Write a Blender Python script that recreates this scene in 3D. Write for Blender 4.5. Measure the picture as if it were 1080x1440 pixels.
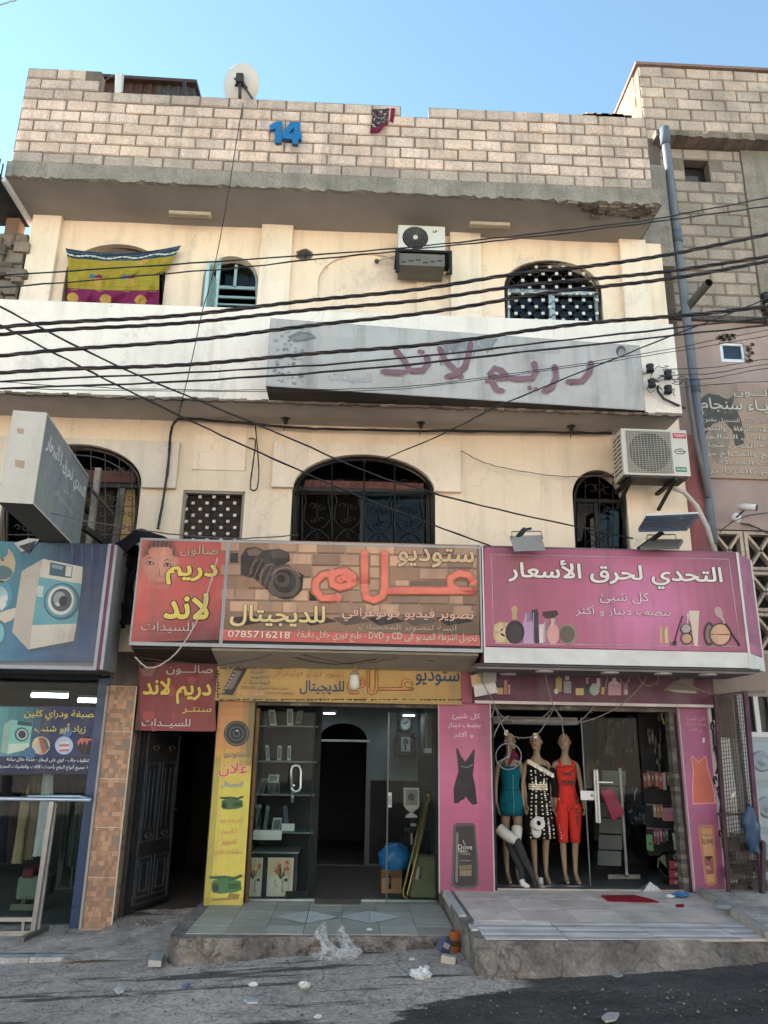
import bpy, math, random, unicodedata
from mathutils import Vector, Matrix
for _o in list(bpy.data.objects):
 bpy.data.objects.remove(_o)
SC = bpy.context.scene
COL = SC.collection
random.seed(7)
rnd = random.uniform
# ------------------------------------------------------------------ camera
F, W0, H0 = 1082.0, 1080.0, 1440.0
PITCH, YAW, ROLL = math.radians(16.778), math.radians(2.258), math.radians(0.937)
CAM = Vector((0.0, -9.6, 1.59))
_cp, _sp, _cy, _sy = math.cos(PITCH), math.sin(PITCH), math.cos(YAW), math.sin(YAW)
FWD = Vector((_sy * _cp, _cy * _cp, _sp))
_r = Vector((_cy, -_sy, 0.0))
_u = _r.cross(FWD)
RIGHT = math.cos(ROLL) * _r + math.sin(ROLL) * _u
UP = -math.sin(ROLL) * _r + math.cos(ROLL) * _u
cd = bpy.data.cameras.new("camera")
cam = bpy.data.objects.new("camera", cd)
COL.objects.link(cam)
cd.sensor_fit = 'VERTICAL'
cd.sensor_height = 24.0
cd.lens = F / H0 * 24.0
cd.clip_start = 0.05
cd.clip_end = 3000
cam.matrix_world = Matrix(((RIGHT.x, UP.x, -FWD.x, CAM.x), (RIGHT.y, UP.y, -FWD.y, CAM.y),
                           (RIGHT.z, UP.z, -FWD.z, CAM.z), (0, 0, 0, 1)))
SC.camera = cam
# ------------------------------------------------------------------ light
SUN_EL, SUN_AZ = 24.0, 302.0            # degrees; azimuth clockwise from +Y: behind and left of the facade
wd = bpy.data.worlds.new("World")
SC.world = wd
wd.use_nodes = True
nt = wd.node_tree
sky = nt.nodes.new('ShaderNodeTexSky')
sky.sky_type = 'NISHITA'
sky.sun_disc = False
sky.sun_elevation = math.radians(SUN_EL)
sky.sun_rotation = math.radians(SUN_AZ)
sky.air_density = 1.0
sky.dust_density = 0.0
sky.ozone_density = 0.0
tint = nt.nodes.new('ShaderNodeVectorMath')
tint.operation = 'MULTIPLY'
tint.inputs[1].default_value = (0.89, 1.01, 0.95)
nt.links.new(sky.outputs[0], tint.inputs[0])
nt.links.new(tint.outputs[0], nt.nodes['Background'].inputs[0])
nt.nodes['Background'].inputs[1].default_value = 0.085
sl = bpy.data.lights.new("sun", 'SUN')
so = bpy.data.objects.new("sun", sl)
COL.objects.link(so)
sl.energy = 5.0
sl.angle = math.radians(0.5)
sl.color = (1.0, 0.90, 0.79)
_az, _el = math.radians(SUN_AZ), math.radians(SUN_EL)
SUNV = Vector((math.sin(_az) * math.cos(_el), math.cos(_az) * math.cos(_el), math.sin(_el)))
so.rotation_euler = SUNV.to_track_quat('Z', 'Y').to_euler()
so.location = SUNV * 30
vs = SC.view_settings
vs.view_transform = 'Standard'
vs.look = 'None'
vs.gamma = 1.0
vs.exposure = 2.32
SC.cycles.use_denoising = True
SC.cycles.use_adaptive_sampling = True
SC.cycles.adaptive_threshold = 0.02
SC.cycles.max_bounces = 8
SC.cycles.transparent_max_bounces = 16
# ------------------------------------------------------------------ geometry helpers
def ray(px, py):
 return FWD + (px - W0 / 2) / F * RIGHT - (py - H0 / 2) / F * UP
def A(px, py, Y=0.0):
 d = ray(px, py)
 return CAM + d * ((Y - CAM.y) / d.y)
def G(px, py, Z=0.0):
 d = ray(px, py)
 return CAM + d * ((Z - CAM.z) / d.z)
ROAD0, ROADX = -0.32, 0.045
def GR(px, py):
 d = ray(px, py)
 return CAM + d * ((ROAD0 + ROADX * CAM.x - CAM.z) / (d.z - ROADX * d.x))
class Plane:
 """a flat sign or wall face: origin, right and up; the outward normal is towards the street"""
 def __init__(s, o, u, v=(0, 0, 1)):
  s.o = Vector(o); s.u = Vector(u).normalized(); s.v = Vector(v).normalized()
  s.n = s.u.cross(s.v).normalized()
 def hit(s, px, py):
  d = ray(px, py)
  p = CAM + d * ((s.o - CAM).dot(s.n) / d.dot(s.n)) - s.o
  return p.dot(s.u), p.dot(s.v)
 def pt(s, a, b, off=0.0):
  return s.o + s.u * a + s.v * b + s.n * off
 def P(s, px, py, off=0.0):
  return s.pt(*s.hit(px, py), off)
def FP(Y):
 return Plane((0, Y, 0), (1, 0, 0))
def c(r, g, b, k=1.0):
 f = lambda x: (x / 12.92 if x <= 0.04045 else ((x + 0.055) / 1.055) ** 2.4)
 return tuple(min(0.95, f(x / 255.0) * k) for x in (r, g, b))
def mixc(a, b, t):
 return tuple(x + (y - x) * t for x, y in zip(a, b))
ORG = {}
class MB:
 def __init__(s, col=(0.5, 0.5, 0.5)):
  s.v = []; s.f = []; s.fc = []; s.col = col; s.smooth = []
 def face(s, pts, col=None, sm=False):
  i = len(s.v); s.v += [Vector(p) for p in pts]
  s.f.append(list(range(i, i + len(pts)))); s.fc.append(col or s.col); s.smooth.append(sm)
 def add(s, verts, faces, col=None, sm=False):
  i = len(s.v); s.v += [Vector(p) for p in verts]
  for f in faces:
   s.f.append([i + k for k in f]); s.fc.append(col or s.col); s.smooth.append(sm)
  return s
 def box(s, x0, x1, y0, y1, z0, z1, col=None):
  x0, x1 = min(x0, x1), max(x0, x1); y0, y1 = min(y0, y1), max(y0, y1); z0, z1 = min(z0, z1), max(z0, z1)
  v = [(x0, y0, z0), (x1, y0, z0), (x1, y1, z0), (x0, y1, z0), (x0, y0, z1), (x1, y0, z1), (x1, y1, z1), (x0, y1, z1)]
  return s.add(v, [(0, 3, 2, 1), (4, 5, 6, 7), (0, 1, 5, 4), (1, 2, 6, 5), (2, 3, 7, 6), (3, 0, 4, 7)], col)
 def hexa(s, p, col=None):     # 4 front points (ccw seen from the front) then the 4 behind them
  return s.add(p, [(0, 1, 2, 3), (7, 6, 5, 4), (0, 4, 5, 1), (1, 5, 6, 2), (2, 6, 7, 3), (3, 7, 4, 0)], col)
 def bar(s, a, b, w, h, up=(0, 0, 1), col=None):
  a, b = Vector(a), Vector(b); d = (b - a).normalized(); up = Vector(up)
  if abs(d.dot(up)) > 0.95: up = Vector((0, 1, 0))
  x = d.cross(up).normalized() * w / 2; y = x.cross(d).normalized() * h / 2
  return s.add([a - x - y, a + x - y, a + x + y, a - x + y, b - x - y, b + x - y, b + x + y, b - x + y],
                     [(0, 3, 2, 1), (4, 5, 6, 7), (0, 1, 5, 4), (1, 2, 6, 5), (2, 3, 7, 6), (3, 0, 4, 7)], col)
 def prism(s, pl, pts, off, depth, col=None, px=True):
  """outline on a plane, front at off, running back by depth"""
  q = [pl.hit(*p) for p in pts] if px else pts
  n = len(q)
  ar = sum(q[i][0] * q[(i + 1) % n][1] - q[(i + 1) % n][0] * q[i][1] for i in range(n))
  if ar < 0: q = q[::-1]
  v = [pl.pt(a, b, off) for a, b in q] + [pl.pt(a, b, off - depth) for a, b in q]
  fs = [tuple(range(n)), tuple(range(2 * n - 1, n - 1, -1))]
  fs += [(i, i + n, (i + 1) % n + n, (i + 1) % n) for i in range(n)]
  return s.add(v, fs, col)
 def rect(s, pl, x0, y0, x1, y1, off, depth, col=None):
  """upright rectangle given by pixel edges of its middle lines"""
  xm, ym = (x0 + x1) / 2, (y0 + y1) / 2
  a0, a1 = pl.hit(x0, ym)[0], pl.hit(x1, ym)[0]; b0, b1 = pl.hit(xm, y1)[1], pl.hit(xm, y0)[1]
  return s.prism(pl, [(a0, b0), (a1, b0), (a1, b1), (a0, b1)], off, depth, col, px=False)
 def poly(s, pl, pts, off, col=None, px=True):
  q = [pl.hit(*p) for p in pts] if px else pts
  n = len(q)
  ar = sum(q[i][0] * q[(i + 1) % n][1] - q[(i + 1) % n][0] * q[i][1] for i in range(n))
  if ar < 0: q = q[::-1]
  s.face([pl.pt(a, b, off) for a, b in q], col)
  return s
 def ell(s, pl, cx, cy, rx, ry, off, col=None, rot=0, n=20, a0=0, a1=360):
  pts = []
  m = n if a1 - a0 >= 360 else n + 1
  for i in range(m):
   t = math.radians(a0 + (a1 - a0) * i / n); x, y = rx * math.cos(t), ry * math.sin(t)
   k = math.radians(rot)
   pts.append((cx + x * math.cos(k) - y * math.sin(k), cy + x * math.sin(k) + y * math.cos(k)))
  return s.poly(pl, pts, off, col)
 def tube(s, path, r, n=6, col=None, cap=True, flat=None):
  path = [Vector(p) for p in path]
  m = len(path)
  rs = list(r) if hasattr(r, '__len__') else [r] * m
  i0 = len(s.v); prev = None
  for i, p in enumerate(path):
   t = (path[min(i + 1, m - 1)] - path[max(i - 1, 0)])
   if t.length < 1e-9: t = Vector((0, 0, 1))
   t.normalize()
   if prev is None:
    ref = Vector((0, 0, 1)) if abs(t.z) < 0.9 else Vector((1, 0, 0))
    x = t.cross(ref).normalized()
   else:
    x = (prev - t * prev.dot(t))
    if x.length < 1e-6: x = t.orthogonal()
    x.normalize()
   prev = x; y = t.cross(x)
   for k in range(n):
    a = 2 * math.pi * k / n
    d = (x * math.cos(a) + y * math.sin(a)) * rs[i]
    if flat is not None: d = d - flat[0] * d.dot(flat[0]) * (1 - flat[1])
    s.v.append(p + d)
  for i in range(m - 1):
   for k in range(n):
    a, b = i0 + i * n + k, i0 + i * n + (k + 1) % n
    s.f.append([a, b, b + n, a + n]); s.fc.append(col or s.col); s.smooth.append(True)
  if cap:
   s.f.append([i0 + k for k in range(n)][::-1]); s.fc.append(col or s.col); s.smooth.append(False)
   e = i0 + (m - 1) * n
   s.f.append([e + k for k in range(n)]); s.fc.append(col or s.col); s.smooth.append(False)
  return s
 def stroke(s, pl, pts, r, off, col=None, flat=0.25, n=8, px=True, closed=False):
  """a rounded pen stroke on a plane (painted or applied letters, scrollwork)"""
  q = [pl.hit(*p) for p in pts] if px else list(pts)
  if closed: q = q + [q[0]]
  path = [pl.pt(a, b, off) for a, b in q]
  fl = (pl.n, flat)
  s.tube(path, r, n, col, True, fl)
  if flat < 0.9:
   for e in (path[0], path[-1]):
    s.ball(e, r, col, flat=fl)
  return s
 def ball(s, p, r, col=None, n=10, m=6, flat=None, sc=(1, 1, 1)):
  p = Vector(p); v = []; f = []
  for j in range(m + 1):
   t = math.pi * j / m
   for k in range(n):
    a = 2 * math.pi * k / n
    d = Vector((math.sin(t) * math.cos(a) * sc[0], math.sin(t) * math.sin(a) * sc[1], math.cos(t) * sc[2])) * r
    if flat is not None: d = d - flat[0] * d.dot(flat[0]) * (1 - flat[1])
    v.append(p + d)
  for j in range(m):
   for k in range(n):
    f.append((j * n + k, (j + 1) * n + k, (j + 1) * n + (k + 1) % n, j * n + (k + 1) % n))
  return s.add(v, f, col, True)
 def lathe(s, o, ax, prof, n=20, col=None, cap=True):
  """profile of (distance along axis, radius)"""
  o = Vector(o); ax = Vector(ax).normalized(); x = ax.orthogonal().normalized(); y = ax.cross(x)
  v = []; f = []
  for h, r in prof:
   for k in range(n):
    a = 2 * math.pi * k / n
    v.append(o + ax * h + (x * math.cos(a) + y * math.sin(a)) * r)
  for j in range(len(prof) - 1):
   for k in range(n):
    f.append((j * n + k, j * n + (k + 1) % n, (j + 1) * n + (k + 1) % n, (j + 1) * n + k))
  s.add(v, f, col, True)
  if cap:
   b = len(s.v) - len(v)
   for base, rev in ((b, True), (b + (len(prof) - 1) * n, False)):
    q = [base + k for k in range(n)]
    s.f.append(q[::-1] if rev else q); s.fc.append(col or s.col); s.smooth.append(False)
  return s
 def loft(s, rings, n=20, col=None, cap=True, cols=None):
  """rings of (x, y, z, rx, ry[, rot])"""
  v = []; f = []
  for R_ in rings:
   x, y, z, rx, ry = R_[:5]; rot = R_[5] if len(R_) > 5 else 0
   for k in range(n):
    a = 2 * math.pi * k / n
    ex, ey = rx * math.cos(a), ry * math.sin(a)
    v.append((x + ex * math.cos(rot) - ey * math.sin(rot), y + ex * math.sin(rot) + ey * math.cos(rot), z))
  b = len(s.v)
  s.v += [Vector(p) for p in v]
  for j in range(len(rings) - 1):
   for k in range(n):
    s.f.append([b + j * n + k, b + j * n + (k + 1) % n, b + (j + 1) * n + (k + 1) % n, b + (j + 1) * n + k])
    s.fc.append((cols(j, k) if cols else None) or col or s.col); s.smooth.append(True)
  if cap:
   q = [b + k for k in range(n)]; s.f.append(q[::-1]); s.fc.append(col or s.col); s.smooth.append(False)
   q = [b + (len(rings) - 1) * n + k for k in range(n)]; s.f.append(q); s.fc.append(col or s.col); s.smooth.append(False)
  return s
 def sheet(s, fn, nu, nv, col=None, cols=None, sm=True):
  v = [fn(i / nu, j / nv) for j in range(nv + 1) for i in range(nu + 1)]
  b = len(s.v); s.v += [Vector(p) for p in v]
  for j in range(nv):
   for i in range(nu):
    a = b + j * (nu + 1) + i
    s.f.append([a, a + 1, a + nu + 2, a + nu + 1])
    s.fc.append((cols((i + .5) / nu, (j + .5) / nv) if cols else None) or col or s.col); s.smooth.append(sm)
  return s
 def build(s, name, m, parent=None, label=None, cat=None, group=None, kind=None, bevel=0, solid=0, subsurf=0, org=None):
  me = bpy.data.meshes.new(name)
  if org is None:
   if parent is not None: org = ORG[parent.name]
   else:
    lo = [min(p[i] for p in s.v) for i in range(3)]; hi = [max(p[i] for p in s.v) for i in range(3)]
    org = Vector(((lo[0] + hi[0]) / 2, (lo[1] + hi[1]) / 2, lo[2]))
  me.from_pydata([tuple(p - org) for p in s.v], [], s.f)
  at = me.attributes.new('Col', 'FLOAT_COLOR', 'CORNER')
  buf = []
  for f, cc in zip(s.f, s.fc):
   buf += [cc[0], cc[1], cc[2], 1.0] * len(f)
  at.data.foreach_set('color', buf)
  me.polygons.foreach_set('use_smooth', s.smooth)
  me.update()
  me.materials.append(m)
  o = bpy.data.objects.new(name, me)
  COL.objects.link(o)
  if parent is not None: o.parent = parent
  else: o.location = org
  ORG[o.name] = org
  if solid:
   k = o.modifiers.new('solid', 'SOLIDIFY'); k.thickness = solid; k.offset = 0
  if bevel:
   k = o.modifiers.new('bevel', 'BEVEL'); k.width = bevel; k.segments = 2; k.limit_method = 'ANGLE'
  if subsurf:
   k = o.modifiers.new('sub', 'SUBSURF'); k.levels = subsurf; k.render_levels = subsurf
  tag(o, label, cat, group, kind)
  return o
def tag(o, label=None, cat=None, group=None, kind=None):
 if label: o['label'] = label
 if cat: o['category'] = cat
 if group: o['group'] = group
 if kind: o['kind'] = kind
 return o
def thing(name, label, cat, loc, group=None):
 o = bpy.data.objects.new(name, None)
 COL.objects.link(o)
 o.location = loc
 o.empty_display_size = 0.1
 ORG[o.name] = Vector(loc)
 return tag(o, label, cat, group)
def copy_thing(o, loc, label=None, rz=None, sc=None):
 def rec(a, par):
  b = a.copy(); COL.objects.link(b)
  if par is not None: b.parent = par
  for ch in a.children: rec(ch, b)
  return b
 r = rec(o, None)
 r.location = loc
 if rz is not None: r.rotation_euler.z = rz
 if sc is not None: r.scale = sc
 if label: r['label'] = label
 return r
def holed(name, m, pl, outer, holes, off, depth, parent, col, label=None):
 cu = bpy.data.curves.new('tmp', 'CURVE')
 cu.dimensions = '2D'; cu.fill_mode = 'BOTH'; cu.extrude = depth / 2
 for loop in [outer] + holes:
  sp = cu.splines.new('POLY'); sp.points.add(len(loop) - 1)
  for i, (a, b) in enumerate(loop): sp.points[i].co = (a, b, 0, 1)
  sp.use_cyclic_u = True
 ob = bpy.data.objects.new('tmp', cu); COL.objects.link(ob)
 dg = bpy.context.evaluated_depsgraph_get()
 me = bpy.data.meshes.new_from_object(ob.evaluated_get(dg))
 b = MB(col)
 b.add([pl.pt(v.co.x, v.co.y, off - depth / 2 + v.co.z) for v in me.vertices], [tuple(p.vertices) for p in me.polygons])
 bpy.data.objects.remove(ob); bpy.data.curves.remove(cu); bpy.data.meshes.remove(me)
 return b.build(name, m, parent, label)
def arch(pl, x0, x1, ytop, yspring, ybot, px=True, n=20, power=1.0, zbot=None):
 """arched opening outline (plane coords) from pixel extents"""
 xm = (x0 + x1) / 2
 a0, a1 = pl.hit(x0, yspring)[0], pl.hit(x1, yspring)[0]
 bt, bs = pl.hit(xm, ytop)[1], pl.hit(xm, yspring)[1]
 bb = zbot if zbot is not None else pl.hit(xm, ybot)[1]
 am, h = (a0 + a1) / 2, (a1 - a0) / 2
 pts = [(a0, bb), (a1, bb)]
 for i in range(n + 1):
  t = math.pi * i / n
  pts.append((am + h * math.cos(t), bs + (bt - bs) * (math.sin(t) ** power)))
 return pts
def rectpx(pl, x0, y0, x1, y1):
 xm, ym = (x0 + x1) / 2, (y0 + y1) / 2
 a0, a1 = pl.hit(x0, ym)[0], pl.hit(x1, ym)[0]; b0, b1 = pl.hit(xm, y1)[1], pl.hit(xm, y0)[1]
 return [(a0, b0), (a1, b0), (a1, b1), (a0, b1)]
# ------------------------------------------------------------------ lettering
FORMS = {}
for _cp_ in list(range(0xFB50, 0xFBFF)) + list(range(0xFE70, 0xFEFD)):
 d = unicodedata.decomposition(chr(_cp_)).split()
 if len(d) >= 2 and d[0] in ('<isolated>', '<initial>', '<medial>', '<final>'):
  k = tuple(int(x, 16) for x in d[1:])
  if 0x20 in k: continue
  FORMS.setdefault(k, {})[d[0][1:-1]] = chr(_cp_)
def shape(txt):
 u = []
 i = 0
 while i < len(txt):
  a = ord(txt[i])
  if a == 0x644 and i + 1 < len(txt) and (a, ord(txt[i + 1])) in FORMS:
   u.append((a, ord(txt[i + 1]))); i += 2
  else:
   u.append((a,)); i += 1
 def dual(k): return k == (0x640,) or 'initial' in FORMS.get(k, {})
 def joins(k): return k == (0x640,) or 'final' in FORMS.get(k, {})
 out = []
 for i, k in enumerate(u):
  if k not in FORMS:
   out.append(''.join(chr(x) for x in k)); continue
  p = i > 0 and dual(u[i - 1]) and joins(k)
  n_ = i + 1 < len(u) and dual(k) and joins(u[i + 1])
  f = FORMS[k]
  key = 'medial' if p and n_ else 'final' if p else 'initial' if n_ else 'isolated'
  out.append(f.get(key) or f.get('isolated') or chr(k[0]))
 res = []; run = []
 for g in out:
  if len(g) == 1 and (g.isascii() and (g.isalnum() or g in '.+&')):
   run.append(g)
  else:
   res += run[::-1]; run = []; res.append(g)
 res += run[::-1]
 return ''.join(res[::-1])
GLY = {}
def glyphs(body, bold):
 key = (body, bold)
 if key in GLY: return GLY[key]
 cu = bpy.data.curves.new('tmp', 'FONT'); cu.body = body; cu.offset = bold; cu.resolution_u = 3
 ob = bpy.data.objects.new('tmp', cu); COL.objects.link(ob)
 dg = bpy.context.evaluated_depsgraph_get(); dg.update()
 me = bpy.data.meshes.new_from_object(ob.evaluated_get(dg))
 vs_ = [(v.co.x, v.co.y) for v in me.vertices]; fs = [tuple(p.vertices) for p in me.polygons]
 par = list(range(len(vs_)))
 def find(x):
  while par[x] != x: par[x] = par[par[x]]; x = par[x]
  return x
 for f in fs:
  for k in f[1:]: par[find(k)] = find(f[0])
 isl = {}; idx = [isl.setdefault(find(i), len(isl)) for i in range(len(vs_))]
 bpy.data.objects.remove(ob); bpy.data.curves.remove(cu); bpy.data.meshes.remove(me)
 GLY[key] = (vs_, fs, idx)
 return GLY[key]
def text(mb, pl, body, x0, y0, x1, y1, off, col, bold=0.0, rtl=True, outline=None, ow=0.03, slant=0):
 """letters filling the pixel box on a plane; bold and outline are stacked shifted layers"""
 s = shape(body) if rtl else body
 v, f, idx = glyphs(s, 0.0)
 if not v: return mb
 X0, X1 = min(p[0] for p in v) - bold, max(p[0] for p in v) + bold; Y0, Y1 = min(p[1] for p in v) - bold, max(p[1] for p in v) + bold
 xm, ym = (x0 + x1) / 2, (y0 + y1) / 2
 a0, a1 = pl.hit(x0, ym)[0], pl.hit(x1, ym)[0]
 bb0, bb1 = pl.hit(xm, y1)[1], pl.hit(xm, y0)[1]
 sx, sy = (a1 - a0) / (X1 - X0), (bb1 - bb0) / (Y1 - Y0)
 def layer(r, o_, cc):
  sh = [(0, 0)] if r <= 0 else [(0, 0)] + [(r * math.cos(k * math.pi / 4), r * math.sin(k * math.pi / 4)) for k in range(8)]
  for n_, (dx, dy) in enumerate(sh):
   mb.add([pl.pt(a0 + (p[0] + dx - X0) * sx, bb0 + (p[1] + dy - Y0) * sy, o_ - 0.00009 * n_ + 0.00001 * (i % 8)) for p, i in zip(v, idx)], f, cc)
 layer(bold, off, col)
 if outline is not None: layer(bold + ow, off - 0.003, outline)
 return mb
# ------------------------------------------------------------------ materials
def mat(name, col=None, rough=0.7, metal=0.0, var=0.15, scale=2.5, bump=0.0, bscale=60.0, streak=0.0, dirt=0.0,
  dcol=(0.12, 0.10, 0.08), spec=0.4, island=0.0, grain=0.0, sat=1.0, val=1.0, patch=0.0, crack=0.0):
 m = bpy.data.materials.new(name); m.use_nodes = True
 n = m.node_tree; L = n.links.new; N = n.nodes.new
 p = n.nodes['Principled BSDF']
 p.inputs['Roughness'].default_value = rough; p.inputs['Metallic'].default_value = metal
 p.inputs['Specular IOR Level'].default_value = spec
 geo = N('ShaderNodeNewGeometry')
 if col is None:
  at = N('ShaderNodeAttribute'); at.attribute_name = 'Col'; cur = at.outputs['Color']
 else:
  rgb = N('ShaderNodeRGB'); rgb.outputs[0].default_value = (*col, 1); cur = rgb.outputs[0]
 def noise(sc, det=5.0, mapscale=None, ro=0.6):
  t = N('ShaderNodeTexNoise'); t.inputs['Scale'].default_value = sc; t.inputs['Detail'].default_value = det
  t.inputs['Roughness'].default_value = ro
  if mapscale:
   k = N('ShaderNodeVectorMath'); k.operation = 'MULTIPLY'; k.inputs[1].default_value = mapscale
   L(geo.outputs['Position'], k.inputs[0]); L(k.outputs[0], t.inputs['Vector'])
  else: L(geo.outputs['Position'], t.inputs['Vector'])
  return t.outputs[0]
 def mr(src, a, b, c_, d):
  k = N('ShaderNodeMapRange'); L(src, k.inputs[0])
  for i, x in enumerate((a, b, c_, d)): k.inputs[i + 1].default_value = x
  return k.outputs[0]
 def mul(src, fac):
  k = N('ShaderNodeVectorMath'); k.operation = 'SCALE'; L(src, k.inputs[0]); L(fac, k.inputs['Scale']); return k.outputs[0]
 if var: cur = mul(cur, mr(noise(scale), 0.3, 0.7, 1 - var, 1 + var * 0.6))
 if grain: cur = mul(cur, mr(noise(42.0, 6.0, None, 0.75), 0.3, 0.7, 1 - grain, 1 + grain))
 if island: cur = mul(cur, mr(geo.outputs['Random Per Island'], 0, 1, 1 - island, 1 + island * 0.6))
 def mixd(fac, colr):
  nonlocal cur
  k = N('ShaderNodeMix'); k.data_type = 'RGBA'; L(fac, k.inputs[0]); L(cur, k.inputs[6]); k.inputs[7].default_value = (*colr, 1)
  cur = k.outputs[2]
 if patch:
  mixd(mr(noise(1.05, 10.0, None, 0.72), 0.585, 0.615, 0.0, patch), (0.44, 0.41, 0.375)); mixd(mr(noise(0.8, 9.0, (1.0, 1.0, 1.6), 0.7), 0.62, 0.66, 0.0, patch * 0.9), (0.66, 0.64, 0.61))
 if crack:
  v = N('ShaderNodeTexVoronoi'); v.feature = 'DISTANCE_TO_EDGE'; v.inputs['Scale'].default_value = 0.9
  wv = N('ShaderNodeVectorMath'); wv.operation = 'MULTIPLY_ADD'; wt = N('ShaderNodeTexNoise'); wt.inputs['Scale'].default_value = 3.0; wt.inputs['Detail'].default_value = 6.0
  L(geo.outputs['Position'], wt.inputs['Vector']); L(wt.outputs[1], wv.inputs[0]); wv.inputs[1].default_value = (0.6, 0.6, 0.6); L(geo.outputs['Position'], wv.inputs[2]); L(wv.outputs[0], v.inputs['Vector'])
  ck = N('ShaderNodeMath'); ck.operation = 'MULTIPLY'; L(mr(v.outputs['Distance'], 0.003, 0.010, crack, 0.0), ck.inputs[0]); L(mr(noise(0.7, 4.0), 0.48, 0.58, 0.0, 1.0), ck.inputs[1])
  mixd(ck.outputs[0], (0.16, 0.14, 0.12))
 if dirt: mixd(mr(noise(1.7, 8.0, None, 0.7), 0.5, 0.78, 0.0, dirt), dcol)
 if streak: mixd(mr(noise(5.0, 6.0, (1.0, 1.0, 0.09), 0.65), 0.5, 0.72, 0.0, streak), dcol)
 if sat != 1.0 or val != 1.0:
  hs = N('ShaderNodeHueSaturation'); hs.inputs['Saturation'].default_value = sat; hs.inputs['Value'].default_value = val; L(cur, hs.inputs['Color']); cur = hs.outputs[0]
 L(cur, p.inputs['Base Color'])
 if bump:
  bp = N('ShaderNodeBump'); bp.inputs['Strength'].default_value = bump; bp.inputs['Distance'].default_value = 0.02
  L(noise(bscale, 6.0), bp.inputs['Height']); L(bp.outputs[0], p.inputs['Normal'])
 if rough < 0.6:
  L(mr(noise(7.0, 5.0), 0.3, 0.7, max(0.05, rough - 0.1), rough + 0.18), p.inputs['Roughness'])
 return m
def glass_mat(name, tint=(0.75, 0.8, 0.8), refl=0.12, rough=0.02, edge=0.9):
 m = bpy.data.materials.new(name); m.use_nodes = True
 n = m.node_tree; n.nodes.clear(); N = n.nodes.new; L = n.links.new
 out = N('ShaderNodeOutputMaterial'); mx = N('ShaderNodeMixShader'); tr = N('ShaderNodeBsdfTransparent'); gl = N('ShaderNodeBsdfGlossy')
 tr.inputs[0].default_value = (*tint, 1); gl.inputs['Roughness'].default_value = rough
 fr = N('ShaderNodeLayerWeight'); fr.inputs[0].default_value = 0.35
 k = N('ShaderNodeMapRange'); L(fr.outputs['Facing'], k.inputs[0])
 for i, x in enumerate((0, 1, refl, edge)): k.inputs[i + 1].default_value = x
 L(k.outputs[0], mx.inputs[0]); L(tr.outputs[0], mx.inputs[1]); L(gl.outputs[0], mx.inputs[2]); L(mx.outputs[0], out.inputs[0])
 return m
def emit_mat(name, col, strength):
 m = bpy.data.materials.new(name); m.use_nodes = True
 p = m.node_tree.nodes['Principled BSDF']
 p.inputs['Emission Color'].default_value = (*col, 1); p.inputs['Emission Strength'].default_value = strength
 return m
PLASTER = mat('weathered_plaster', None, 0.85, var=0.08, scale=1.2, bump=0.22, bscale=18, streak=0.32, dirt=0.2, dcol=(0.36, 0.31, 0.25), grain=0.06, patch=0.32, crack=0.22)
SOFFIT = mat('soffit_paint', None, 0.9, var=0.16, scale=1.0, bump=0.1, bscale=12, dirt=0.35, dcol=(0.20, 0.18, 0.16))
CONCRETE = mat('rough_concrete', None, 0.92, var=0.3, scale=3.0, bump=1.0, bscale=22, streak=0.6, dirt=0.7, dcol=(0.12, 0.108, 0.098), grain=0.34, crack=0.6)
BLOCK = mat('concrete_block', None, 0.93, var=0.2, scale=2.2, bump=1.0, bscale=30, island=0.07, dirt=0.6, streak=0.62, dcol=(0.20, 0.17, 0.15), grain=0.30)
MATTE = mat('painted_matte', None, 0.75, var=0.14, scale=4.0, dirt=0.2, bump=0.08)
CLOTH = mat('woven_cloth', None, 0.9, var=0.16, scale=9.0, bump=1.0, bscale=16, spec=0.15, grain=0.08)
GLOSS = mat('glossy_plastic', None, 0.35, var=0.08, scale=5.0, dirt=0.12)
METAL = mat('brushed_metal', None, 0.38, metal=0.85, var=0.15, scale=9.0)
IRON = mat('painted_iron', None, 0.55, metal=0.2, var=0.3, scale=12.0, dirt=0.3, dcol=(0.16, 0.08, 0.04))
PRINT = mat('printed_vinyl', None, 0.42, var=0.10, scale=1.8, streak=0.44, dirt=0.40, dcol=(0.14, 0.125, 0.11), spec=0.3, sat=0.88, val=0.76, bump=0.25, bscale=5.0)
LETTER = mat('letter_vinyl', None, 0.45, var=0.10, scale=6.0, dirt=0.12, dcol=(0.2, 0.17, 0.14), spec=0.3, sat=0.9, val=0.78)
GLASS = glass_mat('shop_glass', (0.86, 0.90, 0.89), 0.004, 0.02, 0.10)
DARKGLASS = glass_mat('tinted_glass', (0.42, 0.42, 0.40), 0.012, 0.08, 0.2)
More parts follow.
